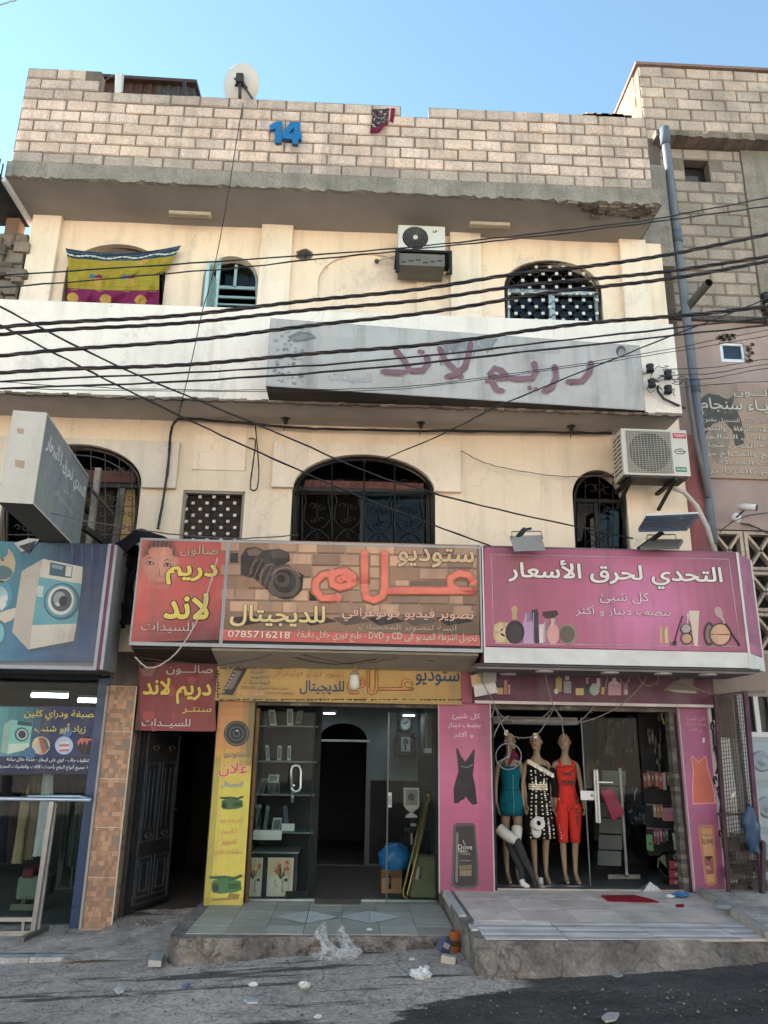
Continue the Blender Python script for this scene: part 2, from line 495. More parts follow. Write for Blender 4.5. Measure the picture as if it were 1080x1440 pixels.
def film_mat(name):
 m = bpy.data.materials.new(name); m.use_nodes = True
 n = m.node_tree; n.nodes.clear(); N = n.nodes.new; L = n.links.new
 out, mx, m2 = N('ShaderNodeOutputMaterial'), N('ShaderNodeMixShader'), N('ShaderNodeMixShader')
 tr, tl, gl = N('ShaderNodeBsdfTransparent'), N('ShaderNodeBsdfTranslucent'), N('ShaderNodeBsdfDiffuse')
 tl.inputs[0].default_value = gl.inputs[0].default_value = (0.75, 0.75, 0.75, 1)
 t = N('ShaderNodeTexNoise'); t.inputs['Scale'].default_value = 14.0; t.inputs['Detail'].default_value = 5.0
 k = N('ShaderNodeMapRange'); L(t.outputs[0], k.inputs[0])
 for i, x in enumerate((0.35, 0.7, 0.15, 0.6)): k.inputs[i + 1].default_value = x
 L(k.outputs[0], mx.inputs[0]); L(tr.outputs[0], mx.inputs[1]); L(m2.outputs[0], mx.inputs[2]); L(tl.outputs[0], m2.inputs[1]); L(gl.outputs[0], m2.inputs[2]); L(mx.outputs[0], out.inputs[0])
 return m
TUBE_ON = emit_mat('lit_tube', (0.8, 0.95, 1.0), 6.0)
# ================================================================== GROUND
CREAM = c(243, 219, 195, 0.94); WHITE_W = c(243, 231, 218, 0.96)
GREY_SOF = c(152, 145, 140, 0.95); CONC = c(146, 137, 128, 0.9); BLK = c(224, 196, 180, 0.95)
def road_z(x): return ROAD0 + ROADX * x
def ground_mat(name, base, dark, thr=(0.5, 0.6), mscale=(0.35, 1.6, 1.0), gr=0.42, rough=0.9, margin=None):
 m = bpy.data.materials.new(name); m.use_nodes = True
 n = m.node_tree; L = n.links.new; N = n.nodes.new; p = n.nodes['Principled BSDF']
 geo = N('ShaderNodeNewGeometry')
 def noise(sc, det, mp=None, ro=0.6):
  t = N('ShaderNodeTexNoise'); t.inputs['Scale'].default_value = sc; t.inputs['Detail'].default_value = det; t.inputs['Roughness'].default_value = ro
  if mp:
   k = N('ShaderNodeVectorMath'); k.operation = 'MULTIPLY'; k.inputs[1].default_value = mp
   L(geo.outputs['Position'], k.inputs[0]); L(k.outputs[0], t.inputs['Vector'])
  else: L(geo.outputs['Position'], t.inputs['Vector'])
  return t.outputs[0]
 def mr(s, a, b, c_, d):
  k = N('ShaderNodeMapRange'); L(s, k.inputs[0])
  for i, x in enumerate((a, b, c_, d)): k.inputs[i + 1].default_value = x
  return k.outputs[0]
 mx = N('ShaderNodeMix'); mx.data_type = 'RGBA'
 L(mr(noise(1.6, 9, mscale, 0.68), thr[0], thr[1], 0, 1), mx.inputs[0])
 mx.inputs[6].default_value = (*base, 1); mx.inputs[7].default_value = (*dark, 1)
 cur = mx.outputs[2]
 if margin:                       # old concrete strip along the steps, its worn edge broken by noise, with tarry streaks
  xyz = N('ShaderNodeSeparateXYZ'); L(geo.outputs['Position'], xyz.inputs[0])
  def mth(op, p_, q_):
   k = N('ShaderNodeMath'); k.operation = op
   for i_, v_ in enumerate((p_, q_)):
    if isinstance(v_, (int, float)): k.inputs[i_].default_value = v_
    else: L(v_, k.inputs[i_])
   return k.outputs[0]
  n1 = noise(1.1, 9, (0.55, 1.5, 1.0), 0.66)
  d = mth('ADD', mth('ADD', xyz.outputs['Y'], 3.95), mth('MULTIPLY', mth('SUBTRACT', n1, 0.5), 2.6))
  d = mth('SUBTRACT', d, mth('MULTIPLY', mth('MAXIMUM', mth('ADD', xyz.outputs['X'], 0.55), 0.0), 0.75))
  mk = mth('MULTIPLY', mr(d, -0.02, 0.10, 0, 1), mr(xyz.outputs['X'], 1.35, 1.55, 1, 0))
  st = mr(noise(1.5, 9, (0.32, 2.4, 1.0), 0.66), 0.555, 0.60, 1, 0.12)
  mk = mth('MULTIPLY', mk, st)
  k = N('ShaderNodeMix'); k.data_type = 'RGBA'; L(mk, k.inputs[0]); L(cur, k.inputs[6]); k.inputs[7].default_value = (*margin, 1); cur = k.outputs[2]
 for sc, a in ((0.9, 0.2), (7.0, 0.22), (30.0, gr)):
  k = N('ShaderNodeVectorMath'); k.operation = 'SCALE'; L(cur, k.inputs[0]); L(mr(noise(sc, 6), 0.3, 0.7, 1 - a, 1 + a), k.inputs['Scale']); cur = k.outputs[0]
 vc = N('ShaderNodeTexVoronoi'); vc.feature = 'DISTANCE_TO_EDGE'; vc.inputs['Scale'].default_value = 1.1
 wv = N('ShaderNodeVectorMath'); wv.operation = 'MULTIPLY_ADD'; wt = N('ShaderNodeTexNoise'); wt.inputs['Scale'].default_value = 3.5; wt.inputs['Detail'].default_value = 7.0
 L(geo.outputs['Position'], wt.inputs['Vector']); L(wt.outputs[1], wv.inputs[0]); wv.inputs[1].default_value = (0.5, 0.5, 0.5); L(geo.outputs['Position'], wv.inputs[2]); L(wv.outputs[0], vc.inputs['Vector'])
 ck = N('ShaderNodeVectorMath'); ck.operation = 'SCALE'; L(cur, ck.inputs[0]); L(mr(vc.outputs['Distance'], 0.004, 0.014, 0.62, 1.0), ck.inputs['Scale']); cur = ck.outputs[0]
 v = N('ShaderNodeTexVoronoi'); v.inputs['Scale'].default_value = 55.0; L(geo.outputs['Position'], v.inputs['Vector'])
 g = N('ShaderNodeMix'); g.data_type = 'RGBA'; L(mr(v.outputs['Distance'], 0.07, 0.15, 0.28, 0.0), g.inputs[0]); L(cur, g.inputs[6]); g.inputs[7].default_value = (0.30, 0.28, 0.26, 1)
 L(g.outputs[2], p.inputs['Base Color'])
 p.inputs['Roughness'].default_value = rough; p.inputs['Specular IOR Level'].default_value = 0.3
 bp = N('ShaderNodeBump'); bp.inputs['Strength'].default_value = 0.9; bp.inputs['Distance'].default_value = 0.025
 L(noise(34, 8, None, 0.75), bp.inputs['Height']); L(bp.outputs[0], p.inputs['Normal'])
 return m
ASPHALT = ground_mat('worn_asphalt', (0.075, 0.066, 0.060), (0.042, 0.038, 0.036), (0.42, 0.62), margin=(0.43, 0.37, 0.32))
FACE_M = ground_mat('dusty_concrete', (0.27, 0.235, 0.205), (0.13, 0.113, 0.10), (0.40, 0.62), (1, 1, 1), 0.3)
PAVE_M = ground_mat('pavement_concrete', (0.50, 0.43, 0.37), (0.24, 0.205, 0.18), (0.44, 0.66), (1, 1, 1), 0.25)
b = MB()
b.face([(-400, -400, road_z(0) - 6), (400, -400, road_z(0) - 6), (400, 400, road_z(0) - 6), (-400, 400, road_z(0) - 6)])
b.build('ground', ASPHALT, kind='structure', org=Vector((0, 0, 0)))
b = MB()
def road_fn(u, v):
 x, y = -30 + 60 * u, -22 + 22.5 * v
 return (x, y, road_z(x) + 0.02 * math.sin(x * 1.3 + y) * math.sin(y * 1.1))
b.sheet(road_fn, 120, 60)
b.build('road', ASPHALT, kind='structure', org=Vector((0, 0, 0)))
from mathutils.geometry import delaunay_2d_cdt
TILE = mat('floor_tile', None, 0.55, var=0.14, scale=2.0, dirt=0.45, dcol=(0.16, 0.15, 0.13), grain=0.06)
STZ = -0.17
def rough_block(name, edge, back, ztop, zbot, m, col, lean=0.0, amp=0.02):
 """a slab whose street edge follows the polyline edge (x, y), with a broken face"""
 b = MB(col)
 pts = []
 for i in range(len(edge) - 1):
  p, q = Vector(edge[i]), Vector(edge[i + 1]); k = max(1, int((q - p).length / 0.05))
  for j in range(k): pts.append(p.lerp(q, j / k))
 pts.append(Vector(edge[-1]))
 rows = 5; grid = []
 for j in range(rows + 1):
  t = j / rows
  for i, p in enumerate(pts):
   a = amp * (0.35 if j == 0 else 1.0)
   n_ = math.sin(i * 0.9 + j) * 0.4 + rnd(-1, 1)
   zb = zbot if not callable(zbot) else zbot(p.x)
   grid.append((p.x + (rnd(-1, 1) * a * .4), p.y - lean * t + a * n_, ztop + (zb - ztop) * t + (0 if j in (0,) else rnd(-.008, .008))))
 n_ = len(pts)
 fs = []
 for j in range(rows):
  for i in range(n_ - 1):
   a = j * n_ + i; fs.append((a, a + n_, a + n_ + 1, a + 1))
 b.add(grid, fs)
 top = [Vector(g) for g in grid[:n_]] + [Vector((x, y, ztop)) for x, y in back[::-1]]
 v2, _, f2, *_x = delaunay_2d_cdt([Vector((p.x, p.y)) for p in top], [], [list(range(len(top)))], 1, 1e-5)
 b.add([(v.x, v.y, ztop) for v in v2], [tuple(f) for f in f2])
 return b.build(name, m, kind='structure', org=Vector((0, 0, 0)))
rough_block('studio_step', [(-1.62, 0.3), (-1.66, -.6), (-1.64, -1.38), (-1.5, -1.53), (-0.6, -1.46), (0.2, -1.42), (1.0, -1.37), (1.15, -1.25)],
   [(-1.62, 0.45), (1.15, 0.45)], STZ, lambda x: road_z(x) - 0.05, FACE_M, c(150, 140, 128, 0.8), 0.04, 0.03)
b = MB()
tg, tw = c(172, 168, 154, 0.95), c(196, 196, 190, 0.95)
nx, ny = 7, 5; x0, x1, y0, y1 = -1.5, 1.1, -1.36, 0.36
dx, dy = (x1 - x0) / nx, (y1 - y0) / ny
for i in range(nx):
 for j in range(ny):
  g_ = 0.003; cc = mixc(tg, c(150, 146, 134, 0.9), random.random())
  b.box(x0 + i * dx + g_, x0 + (i + 1) * dx - g_, y0 + j * dy + g_, y0 + (j + 1) * dy - g_, STZ - 0.01, STZ + 0.006 + rnd(0, .002), cc)
for px, py in ((432, 1291), (520, 1291)):
 o = G(px, py, STZ)
 for k in range(4):
  sx, sy = ((1, 1), (1, -1), (-1, -1), (-1, 1))[k]
  b.face([(o.x + 0.004 * sx, o.y + 0.004 * sy, STZ + .0125), (o.x + .33 * sx, o.y + .004 * sy, STZ + .0125), (o.x + 0.004 * sx, o.y + .30 * sy, STZ + .0125)][:: (1 if sx * sy > 0 else -1)], mixc(tw, tg, .12 * k))
b.build('studio_step_tiles', TILE, kind='structure', org=Vector((0, 0, 0)))
b = MB(c(190, 190, 182, 0.8)); b.box(-1.12, -0.35, .26, .34, STZ - .01, STZ + .02); b.box(0.2, 1.07, .26, .34, STZ - .01, STZ + .02)
b.box(-.34, .19, .05, .36, STZ - .01, STZ + .012, c(112, 100, 84, .7))
b.build('studio_threshold', TILE, kind='structure', org=Vector((0, 0, 0)))
rough_block('shop_platform', [(1.16, 0.4), (1.10, -1.2), (1.13, -2.2), (1.3, -2.33), (2.2, -2.30), (3.2, -2.2), (3.9, -2.12), (5.2, -1.95), (9, -1.8)],
   [(1.16, 0.45), (9, 0.45)], -0.004, lambda x: road_z(x) - 0.03, FACE_M, (0.3, 0.3, 0.3), 0.16, 0.02)
STONE = mat('platform_stone', None, 0.6, var=0.25, scale=1.6, dirt=0.75, dcol=(0.17, 0.15, 0.135), grain=0.12, crack=.5)
MARBLE = mat('streaked_marble', None, 0.45, var=0.3, scale=3.0, grain=0.05)
b = MB()
for i in range(6):
 for j in range(3):
  xa, ya = 1.24 + i * .5, -1.55 + j * .53
  b.box(xa + .002, xa + .497, ya + .002, ya + .527, -0.02, 0.002 + rnd(0, .0015), mixc(c(228, 208, 192, .92), c(206, 186, 172, .92), random.random()))
b.build('platform_paving', STONE, kind='structure', org=Vector((0, 0, 0)))
m = MARBLE.node_tree; P_ = m.nodes['Principled BSDF']
b = MB()
for i, xa in enumerate((1.22, 1.95, 2.75, 3.5, 4.35)):
 w_ = (.72, .79, .74, .84, .9)[i]
 for k in range(9):
  t = k / 9
  b.box(xa + .002, xa + w_, -2.26 + .68 * t + .0 + .05 * (xa - 1.2) * .6, -2.26 + .68 * (t + 1 / 9) + .05 * (xa - 1.2) * .6, -.02, .002 + .0007 * ((k + i) % 3), mixc(c(226, 216, 208, .95), c(172, 164, 158, .88), (math.sin(k * 2.3 + i) * .5 + .5) ** 1.5))
b.build('platform_marble_edge', MARBLE, kind='structure', org=Vector((0, 0, 0)))
b = MB(c(196, 192, 186, .85)); b.box(1.12, 1.19, -1.35, .1, -.06, .012); b.box(1.15, 1.21, -1.95, -1.75, -.05, .014)
b.build('platform_edge_slab', STONE, kind='structure', org=Vector((0, 0, 0)))
b = MB(c(170, 160, 150, .85))
pass
p0, p1 = G(985, 1257, .0), G(1085, 1322, .0)
b.bar(p0 + Vector((0, 0, .03)), p1 + Vector((0, 0, .03)), .09, .07)
b.build('right_step_edge', CONCRETE, kind='structure', org=Vector((0, 0, 0)))
b = MB(c(160, 155, 150, .8))
b.face([p0 + Vector((.04, 0, .045)), p1 + Vector((.04, 0, .045)), Vector((9, p1.y, .045)), Vector((9, .4, .045)), Vector((p0.x, .4, .045))])
b.build('right_pavement', PAVE_M, kind='structure', org=Vector((0, 0, 0)))
b = MB(c(200, 190, 180, .95))
def lp(u, v):
 x, y = -9 + 7.2 * u, -1.0 + 1.5 * v
 return (x, y, -0.42 + 0.03 * (x + 2.7) * .3)
b.sheet(lp, 30, 8)
b.build('left_pavement', PAVE_M, kind='structure', org=Vector((0, 0, 0)))
b = MB(c(175, 175, 178, .8))
x = -9.0
while x < -2.35:
 z = -0.425 + 0.009 * (x + 2.7); w_ = .6
 b.box(x, x + w_ - .008, -1.16, -1.003, z - .3, z + .006 + rnd(-.004, .004), mixc(c(214, 212, 210, .9), c(160, 156, 152, .85), random.random()))
 x += w_
b.build('kerb', CONCRETE, kind='structure', org=Vector((0, 0, 0)), bevel=.008)
b = MB(c(150, 142, 132, .8))
for k in range(2):
 b.box(-9, -2.3 - .2 * k, -1.5 - .3 * k, -1.16 - .34 * k, -.8, -.475 - .03 * k, mixc(c(190, 184, 178, .9), c(140, 132, 124, .8), k))
b.build('kerb_step', CONCRETE, kind='structure', org=Vector((0, 0, 0)))
b = MB(c(150, 142, 132, .8))
def ds(u, v):
 y = 0.5 - 1.75 * v; x = -2.56 + 1.02 * u + (-.10 + .10 * u) * v
 return (x, y, mixc((-.33,), (-.42,), v ** .6)[0] + .05 * u * (1 - v) + rnd(-.006, .006))
b.sheet(ds, 20, 24)
b.build('doorway_ramp', PAVE_M, kind='structure', org=Vector((0, 0, 0)))
# ================================================================== MAIN BUILDING
bld = thing('shop_building', 'cream plastered three storey building with arched windows and a block parapet over the shops', 'building', (0, 2, -0.4))
FW = FP(0.0)
XL, XR = -4.72, 4.42
ZS, ZB = 8.74, 5.70                       # undersides of roof slab and balcony
up_holes = [arch(FW, 92, 233, 343, 386, 0, zbot=6.75), arch(FW, 285, 363, 360, 394, 0, zbot=6.75),
   arch(FW, 709, 846, 366, 408, 0, zbot=6.75, power=.9), arch(FW, 447, 586, 356, 398, 0, zbot=6.0)]
holed('wall', PLASTER, FW, [(XL, ZB), (XR, ZB), (XR, ZS + .02), (XL, ZS + .02)], up_holes, 0, .25, bld, CREAM)
b = MB(mixc(CREAM, (.6, .55, .5), .12)); b.poly(FW, up_holes[3], -.05, px=False); b.build('wall_niche', PLASTER, bld)
lo_holes = [arch(FW, 8, 199, 624, 679, 0, zbot=2.9), arch(FW, 411, 612, 639, 690, 0, zbot=3.0), arch(FW, 805, 881, 661, 698, 0, zbot=3.0),
   rectpx(FW, 254, 690, 342, 770)]
FLZ = 2.62
holed('wall', PLASTER, FW, [(-9, FLZ), (XR, FLZ), (XR, ZB), (-9, ZB)], lo_holes, 0, .25, bld, mixc(CREAM, c(225, 205, 175, .9), .4))
for x0, x1 in ((40, 81), (367, 411), (633, 676), (871, 908)):
 b = MB(mixc(CREAM, WHITE_W, .35)); a0, a1 = A(x0, 340, -.1).x, A(x1, 340, -.1).x
 b.box(a0, a1, -.1, .02, 6.0, ZS + .01); b.build('pilaster', PLASTER, bld, bevel=.008)
F8 = FP(-.08)
h = arch(F8, 411, 612, 639, 690, 0, zbot=4.0)
o4 = rectpx(F8, 383, 624, 648, 688)
def arch_panel(x0, x1, yt, yb, h):
 """band that frames an arch: outline with the arch cut from its lower edge"""
 o = rectpx(F8, x0, yt, x1, yb); zb = o[0][1]
 cut = [p for p in h if p[1] >= zb]
 cut = sorted(cut, key=lambda p: p[0])
 return [o[0]] + [(cut[0][0], zb)] + cut + [(cut[-1][0], zb)] + [o[1], o[2], o[3]]
for args, hh in (((383, 648, 624, 688), h), ((-60, 250, 616, 682), arch(F8, 8, 199, 624, 679, 0, zbot=4.0))):
 out = arch_panel(*args, hh)
 b = MB(mixc(CREAM, c(200, 190, 175, .9), .2 if args[0] > 0 else .6)); b.prism(F8, out, 0, .085, px=False)
 b.build('arch_surround', PLASTER, bld, bevel=.006)
b = MB(CREAM); b.rect(FP(-.02), 272, 612, 346, 661, 0, .03); b.build('wall_panel', PLASTER, bld, bevel=.004)
b = MB(c(120, 105, 90, .8))
for i in range(2):
 pts = [(428 + (13 - i * 3) * math.cos(t / 14 * 6.283) * rnd(.75, 1.1), 358 + (9 - i * 3) * math.sin(t / 14 * 6.283) * rnd(.75, 1.1)) for t in range(14)]
 b.poly(FW, pts, .004 + i * .004, (c(120, 105, 90, .8), c(60, 52, 46, .8))[i])
b.build('wall_hole', CONCRETE, bld)
PY = -.88
PL_X, PR_X = A(8, 250, PY).x - .02, A(931, 285, PY).x
def slab(name, x0, x1, yf, yb, z0, z1, m, col, amp):
 b = MB(col)
 nx = int((x1 - x0) / .06)
 prof = [(yf, z1), (yf, (z0 + z1) / 2), (yf, z0), (yf + .06, z0)]
 v = []
 for j, (y, z) in enumerate(prof):
  for i in range(nx + 1):
   x = x0 + (x1 - x0) * i / nx
   k = amp if j in (1, 2) else 0
   v.append((x, y + rnd(-1, 1) * k * .6, z + (rnd(-1, 1) * k if j == 2 else 0)))
 f = [(j * (nx + 1) + i, (j + 1) * (nx + 1) + i, (j + 1) * (nx + 1) + i + 1, j * (nx + 1) + i + 1) for j in range(3) for i in range(nx)]
 b.add(v, f)
 for x, s in ((x0, 1), (x1, -1)):
  q = [(x, yf, z0), (x, yb, z0), (x, yb, z1), (x, yf, z1)]
  b.face(q[::-1] if s > 0 else q)
 b.face([(x0, yf, z1), (x1, yf, z1), (x1, yb, z1), (x0, yb, z1)])
 return b.build(name, m, bld)
ZB1 = A(480, 247, PY).z
slab('roof_slab', PL_X, PR_X, PY, 8, ZS, ZB1, CONCRETE, CONC, .022)
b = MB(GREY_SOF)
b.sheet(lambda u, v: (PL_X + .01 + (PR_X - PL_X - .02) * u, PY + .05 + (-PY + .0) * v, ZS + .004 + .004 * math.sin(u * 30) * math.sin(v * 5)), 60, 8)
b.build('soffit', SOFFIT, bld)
b = MB(c(110, 98, 88, .8))
for i in range(40):
 t = random.random() ** .6; p = A(780 + 145 * t + rnd(-6, 6), 286 + 12 * t + rnd(-6, 10 + 14 * t), PY + .02)
 q = Vector((min(p.x, PR_X - .03), PY + rnd(.02, .3), ZS + rnd(-.012, .01))); s_ = rnd(.02, .07)
 b.box(q.x - s_, q.x + s_, q.y - s_ * .6, q.y + s_ * .6, q.z - rnd(.01, .03), q.z + .02, mixc(c(88, 78, 70, .7), c(160, 145, 130, .8), random.random()))
b.build('broken_concrete', CONCRETE, bld)
BW, BH = .402, .178
NC = 7
def block_wall(name, x0, x1, z0, courses, yf, depth, parent, skip, bw=BW, bh=BH, m=BLOCK, col=BLK, gap=.012, mort=c(120, 106, 94, .8), grime=lambda j: rnd(0, .2)):
 b = MB(col)
 for j in range(courses):
  x = x0 - (bw * .5 if j % 2 else 0)
  while x < x1 - .02:
   a, e = max(x, x0), min(x + bw, x1); z = z0 + j * bh
   k = skip(a, e, j)
   if e - a > .05 and not k:
    jx, jz, jy = rnd(-.004, .004), rnd(-.003, .003), rnd(-.004, .006)
    g = gap / 2; kk = rnd(.84, 1.06); wm = rnd(-.03, .03); cc = (col[0] * kk * (1 + wm), col[1] * kk, col[2] * kk * (1 - wm)); cc = mixc(cc, c(150, 142, 134, .85), grime(j) * rnd(.6, 1.1))
    X0, X1, Z0_, Z1_ = a + g + jx, e - g + jx, z + g + jz, z + bh - g + jz
    ch = .018
    f0, f1 = yf + jy, yf + jy + ch
    ring = [(X0, f1, Z0_), (X1, f1, Z0_), (X1, f1, Z1_), (X0, f1, Z1_)]
    inn = [(X0 + ch + rnd(-.010, .008), f0, Z0_ + ch * .7 + rnd(-.007, .005)), (X1 - ch + rnd(-.008, .010), f0, Z0_ + ch * .7 + rnd(-.007, .005)), (X1 - ch + rnd(-.008, .010), f0, Z1_ - ch * .7 + rnd(-.008, .006)), (X0 + ch + rnd(-.010, .008), f0, Z1_ - ch * .7 + rnd(-.008, .006))]
    bk = [(X0, yf + depth, Z0_), (X1, yf + depth, Z0_), (X1, yf + depth, Z1_), (X0, yf + depth, Z1_)]
    b.add(inn + ring + bk, [(0, 1, 2, 3)] + [(i + 4, (i + 1) % 4 + 4, (i + 1) % 4, i) for i in range(4)] + [(i + 8, (i + 1) % 4 + 8, (i + 1) % 4 + 4, i + 4) for i in range(4)] + [(11, 10, 9, 8)], cc)
   x += bw
 mc = tuple(mort)
 for j in range(courses):
  z = z0 + j * bh; x = x0; run = None
  N_ = max(1, int((x1 - x0) / (bw / 2)))
  for i in range(N_ + 1):
   xa = x0 + i * bw / 2; xe = min(xa + bw / 2, x1)
   if xe - xa < .02: continue
   if not skip(xa, xe, j): b.box(xa, xe, yf + .018, yf + depth - .012, z, z + bh, mc)
 return b.build(name, m, parent)
xa_, xb_ = A(137, 110, PY).x, A(566, 150, PY).x
xc_, xd_ = A(604, 150, PY).x, A(824, 200, PY).x
def pskip(a, e, j):
 m_ = (a + e) / 2
 if j >= NC: return m_ > xa_
 if j == NC - 1: return xb_ < m_ < xc_
 return False
block_wall('parapet', PL_X + .04, PR_X - .1, ZB1, NC + 2, PY + .01, .2, bld, pskip, gap=.015, mort=c(122, 108, 98, .8), grime=lambda j: .65 if j == 0 else .45 if j >= NC - 1 else rnd(0, .12))
b = MB(CONC); b.box(PR_X - .15, 4.62, .02, .3, 8.4, 10.2); b.build('concrete_column', CONCRETE, bld)
b = MB(BLK)
for i in range(26):
 x = rnd(xd_, PR_X - .3); s_ = rnd(.03, .09)
 b.box(x - s_, x + s_, PY + .02, PY + .2, ZB1 + NC * BH - .02, ZB1 + NC * BH + rnd(.0, .05), mixc(BLK, CONC, random.random()))
b.build('mortar_cap', CONCRETE, bld)
b = MB(CONC); b.box(PL_X, PL_X + .2, PY + .25, 8, ZB1, ZB1 + 1.2); b.box(PR_X - .35, PR_X - .15, PY + .25, 8, ZB1, ZB1 + 1.2); b.build('parapet_side', BLOCK, bld)
BY = -.74
zb0, zb1 = A(370, 563, BY).z, A(360, 434, BY).z
bxr = A(953, 520, BY).x
b = MB(WHITE_W)
b.sheet(lambda u, v: (-9 + (bxr + 9) * u, BY + .006 * math.sin(u * 40) * math.sin(v * 3), zb0 + (zb1 - zb0) * v), 80, 8)
b.box(-9, bxr, BY + .012, BY + .14, zb0, zb1)
b.box(bxr - .14, bxr, BY + .14, .05, zb0, zb1)
b.build('balcony_front', PLASTER, bld)
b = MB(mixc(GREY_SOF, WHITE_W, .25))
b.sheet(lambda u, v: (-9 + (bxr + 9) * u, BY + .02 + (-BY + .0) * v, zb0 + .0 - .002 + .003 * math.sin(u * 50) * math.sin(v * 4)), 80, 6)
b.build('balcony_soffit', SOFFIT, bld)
b = MB(c(110, 98, 86, .8))
for i in range(150):
 x = -9 + (bxr + 9) * i / 150
 b.box(x, x + .085, BY - .003 + rnd(-.004, .004), BY + .05, zb0 - rnd(.012, .035), zb0 + rnd(.0, .018), mixc(c(110, 98, 86, .8), c(165, 150, 135, .9), random.random()))
b.build('slab_edge', CONCRETE, bld)
WALLG = c(84, 76, 70, .7)
b = MB(WALLG)
b.box(-2.9, XR, .02, .25, 2.02, FLZ); b.box(-9, -2.9, .02, .25, 2.34, FLZ)
for x0, x1 in ((-1.56, -1.14), (1.09, 1.71), (4.03, 4.42)): b.box(x0, x1, .04, .3, -.5, 2.05)
b.build('wall', PLASTER, bld)
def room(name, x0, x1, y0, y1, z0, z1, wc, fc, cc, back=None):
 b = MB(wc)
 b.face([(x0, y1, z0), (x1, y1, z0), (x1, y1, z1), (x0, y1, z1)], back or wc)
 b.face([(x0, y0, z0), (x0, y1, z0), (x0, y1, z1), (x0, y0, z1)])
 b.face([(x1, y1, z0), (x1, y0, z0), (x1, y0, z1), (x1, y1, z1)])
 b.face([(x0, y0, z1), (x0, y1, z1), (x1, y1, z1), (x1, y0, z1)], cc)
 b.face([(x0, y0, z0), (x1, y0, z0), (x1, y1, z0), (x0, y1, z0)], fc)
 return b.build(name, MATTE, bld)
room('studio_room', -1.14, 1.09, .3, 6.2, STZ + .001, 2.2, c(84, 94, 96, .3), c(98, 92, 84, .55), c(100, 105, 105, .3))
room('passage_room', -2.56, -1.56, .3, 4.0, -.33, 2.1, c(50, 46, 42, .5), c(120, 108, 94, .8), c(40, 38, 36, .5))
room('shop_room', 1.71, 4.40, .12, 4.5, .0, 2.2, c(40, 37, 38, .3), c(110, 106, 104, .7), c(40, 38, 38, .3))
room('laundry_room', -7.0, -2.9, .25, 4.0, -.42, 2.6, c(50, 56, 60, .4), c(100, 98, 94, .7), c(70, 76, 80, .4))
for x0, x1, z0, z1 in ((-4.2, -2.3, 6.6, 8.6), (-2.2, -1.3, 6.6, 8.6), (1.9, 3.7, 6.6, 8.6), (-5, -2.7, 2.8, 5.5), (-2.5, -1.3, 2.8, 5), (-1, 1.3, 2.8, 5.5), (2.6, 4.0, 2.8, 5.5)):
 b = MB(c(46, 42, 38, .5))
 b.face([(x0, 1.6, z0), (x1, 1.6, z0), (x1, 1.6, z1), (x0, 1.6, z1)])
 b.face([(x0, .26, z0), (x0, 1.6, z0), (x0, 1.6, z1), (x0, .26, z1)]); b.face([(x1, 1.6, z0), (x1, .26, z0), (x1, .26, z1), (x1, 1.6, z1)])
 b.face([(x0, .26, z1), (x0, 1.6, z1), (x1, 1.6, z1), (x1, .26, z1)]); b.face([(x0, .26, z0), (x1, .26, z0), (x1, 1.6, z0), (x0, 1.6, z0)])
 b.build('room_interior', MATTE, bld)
px0, px1 = -2.88, -2.56
pil = MB()
tcols = [c(176, 136, 108, .85), c(164, 126, 100, .85), c(184, 146, 116, .85), c(152, 118, 96, .82), c(140, 112, 92, .95)]
zz = -.45
row = 0
while zz < 2.2:
 hh = .052; x = px0; k = 0
 while x < px1 - .01:
  w_ = random.choice((.026, .045, .06)); w_ = min(w_, px1 - x)
  kk = rnd(.95, 1.05); cc = random.choice(tcols[:4]) if random.random() < .93 else c(136, 118, 102, .9)
  pil.box(x + .0006, x + w_ - .0006, -.02 + rnd(-.0008, .0008), .04, zz + .0006, zz + hh - .0006, tuple(q * kk for q in cc)); x += w_
 y = -.02
 while y < .34:
  w_ = random.choice((.05, .07, .09)); w_ = min(w_, .345 - y); kk = rnd(.85, 1.08)
  cc = c(150, 128, 110, .9) if random.random() < .86 else c(100, 86, 76, .9)
  pil.box(px1 - .02, px1 + .002 + rnd(0, .0008), y + .021, y + w_ + .02, zz + .0006, zz + hh - .0006, tuple(q * kk for q in cc)); y += w_
 zz += hh; row += 1
for z in (-.1, .43, .96, 1.49, 1.93):
 pil.box(px1 - .10, px1 - .012, -.026, 0, z, z + .115, c(140, 122, 108, .8))
for z in [-.42 + .525 * k for k in range(6)]: pil.box(px0, px1, -.0225, .0, z - .003, z + .003, c(210, 190, 170, .9))
pil.box(px1 - .006, px1 + .008, -.028, -.012, -.45, 2.2, c(200, 180, 160, .9))
pil.box(px0 - .03, px0 - .002, -.04, .0, -.45, 2.2, c(150, 146, 140, .9))
pil.build('tiled_pillar', TILE, bld)
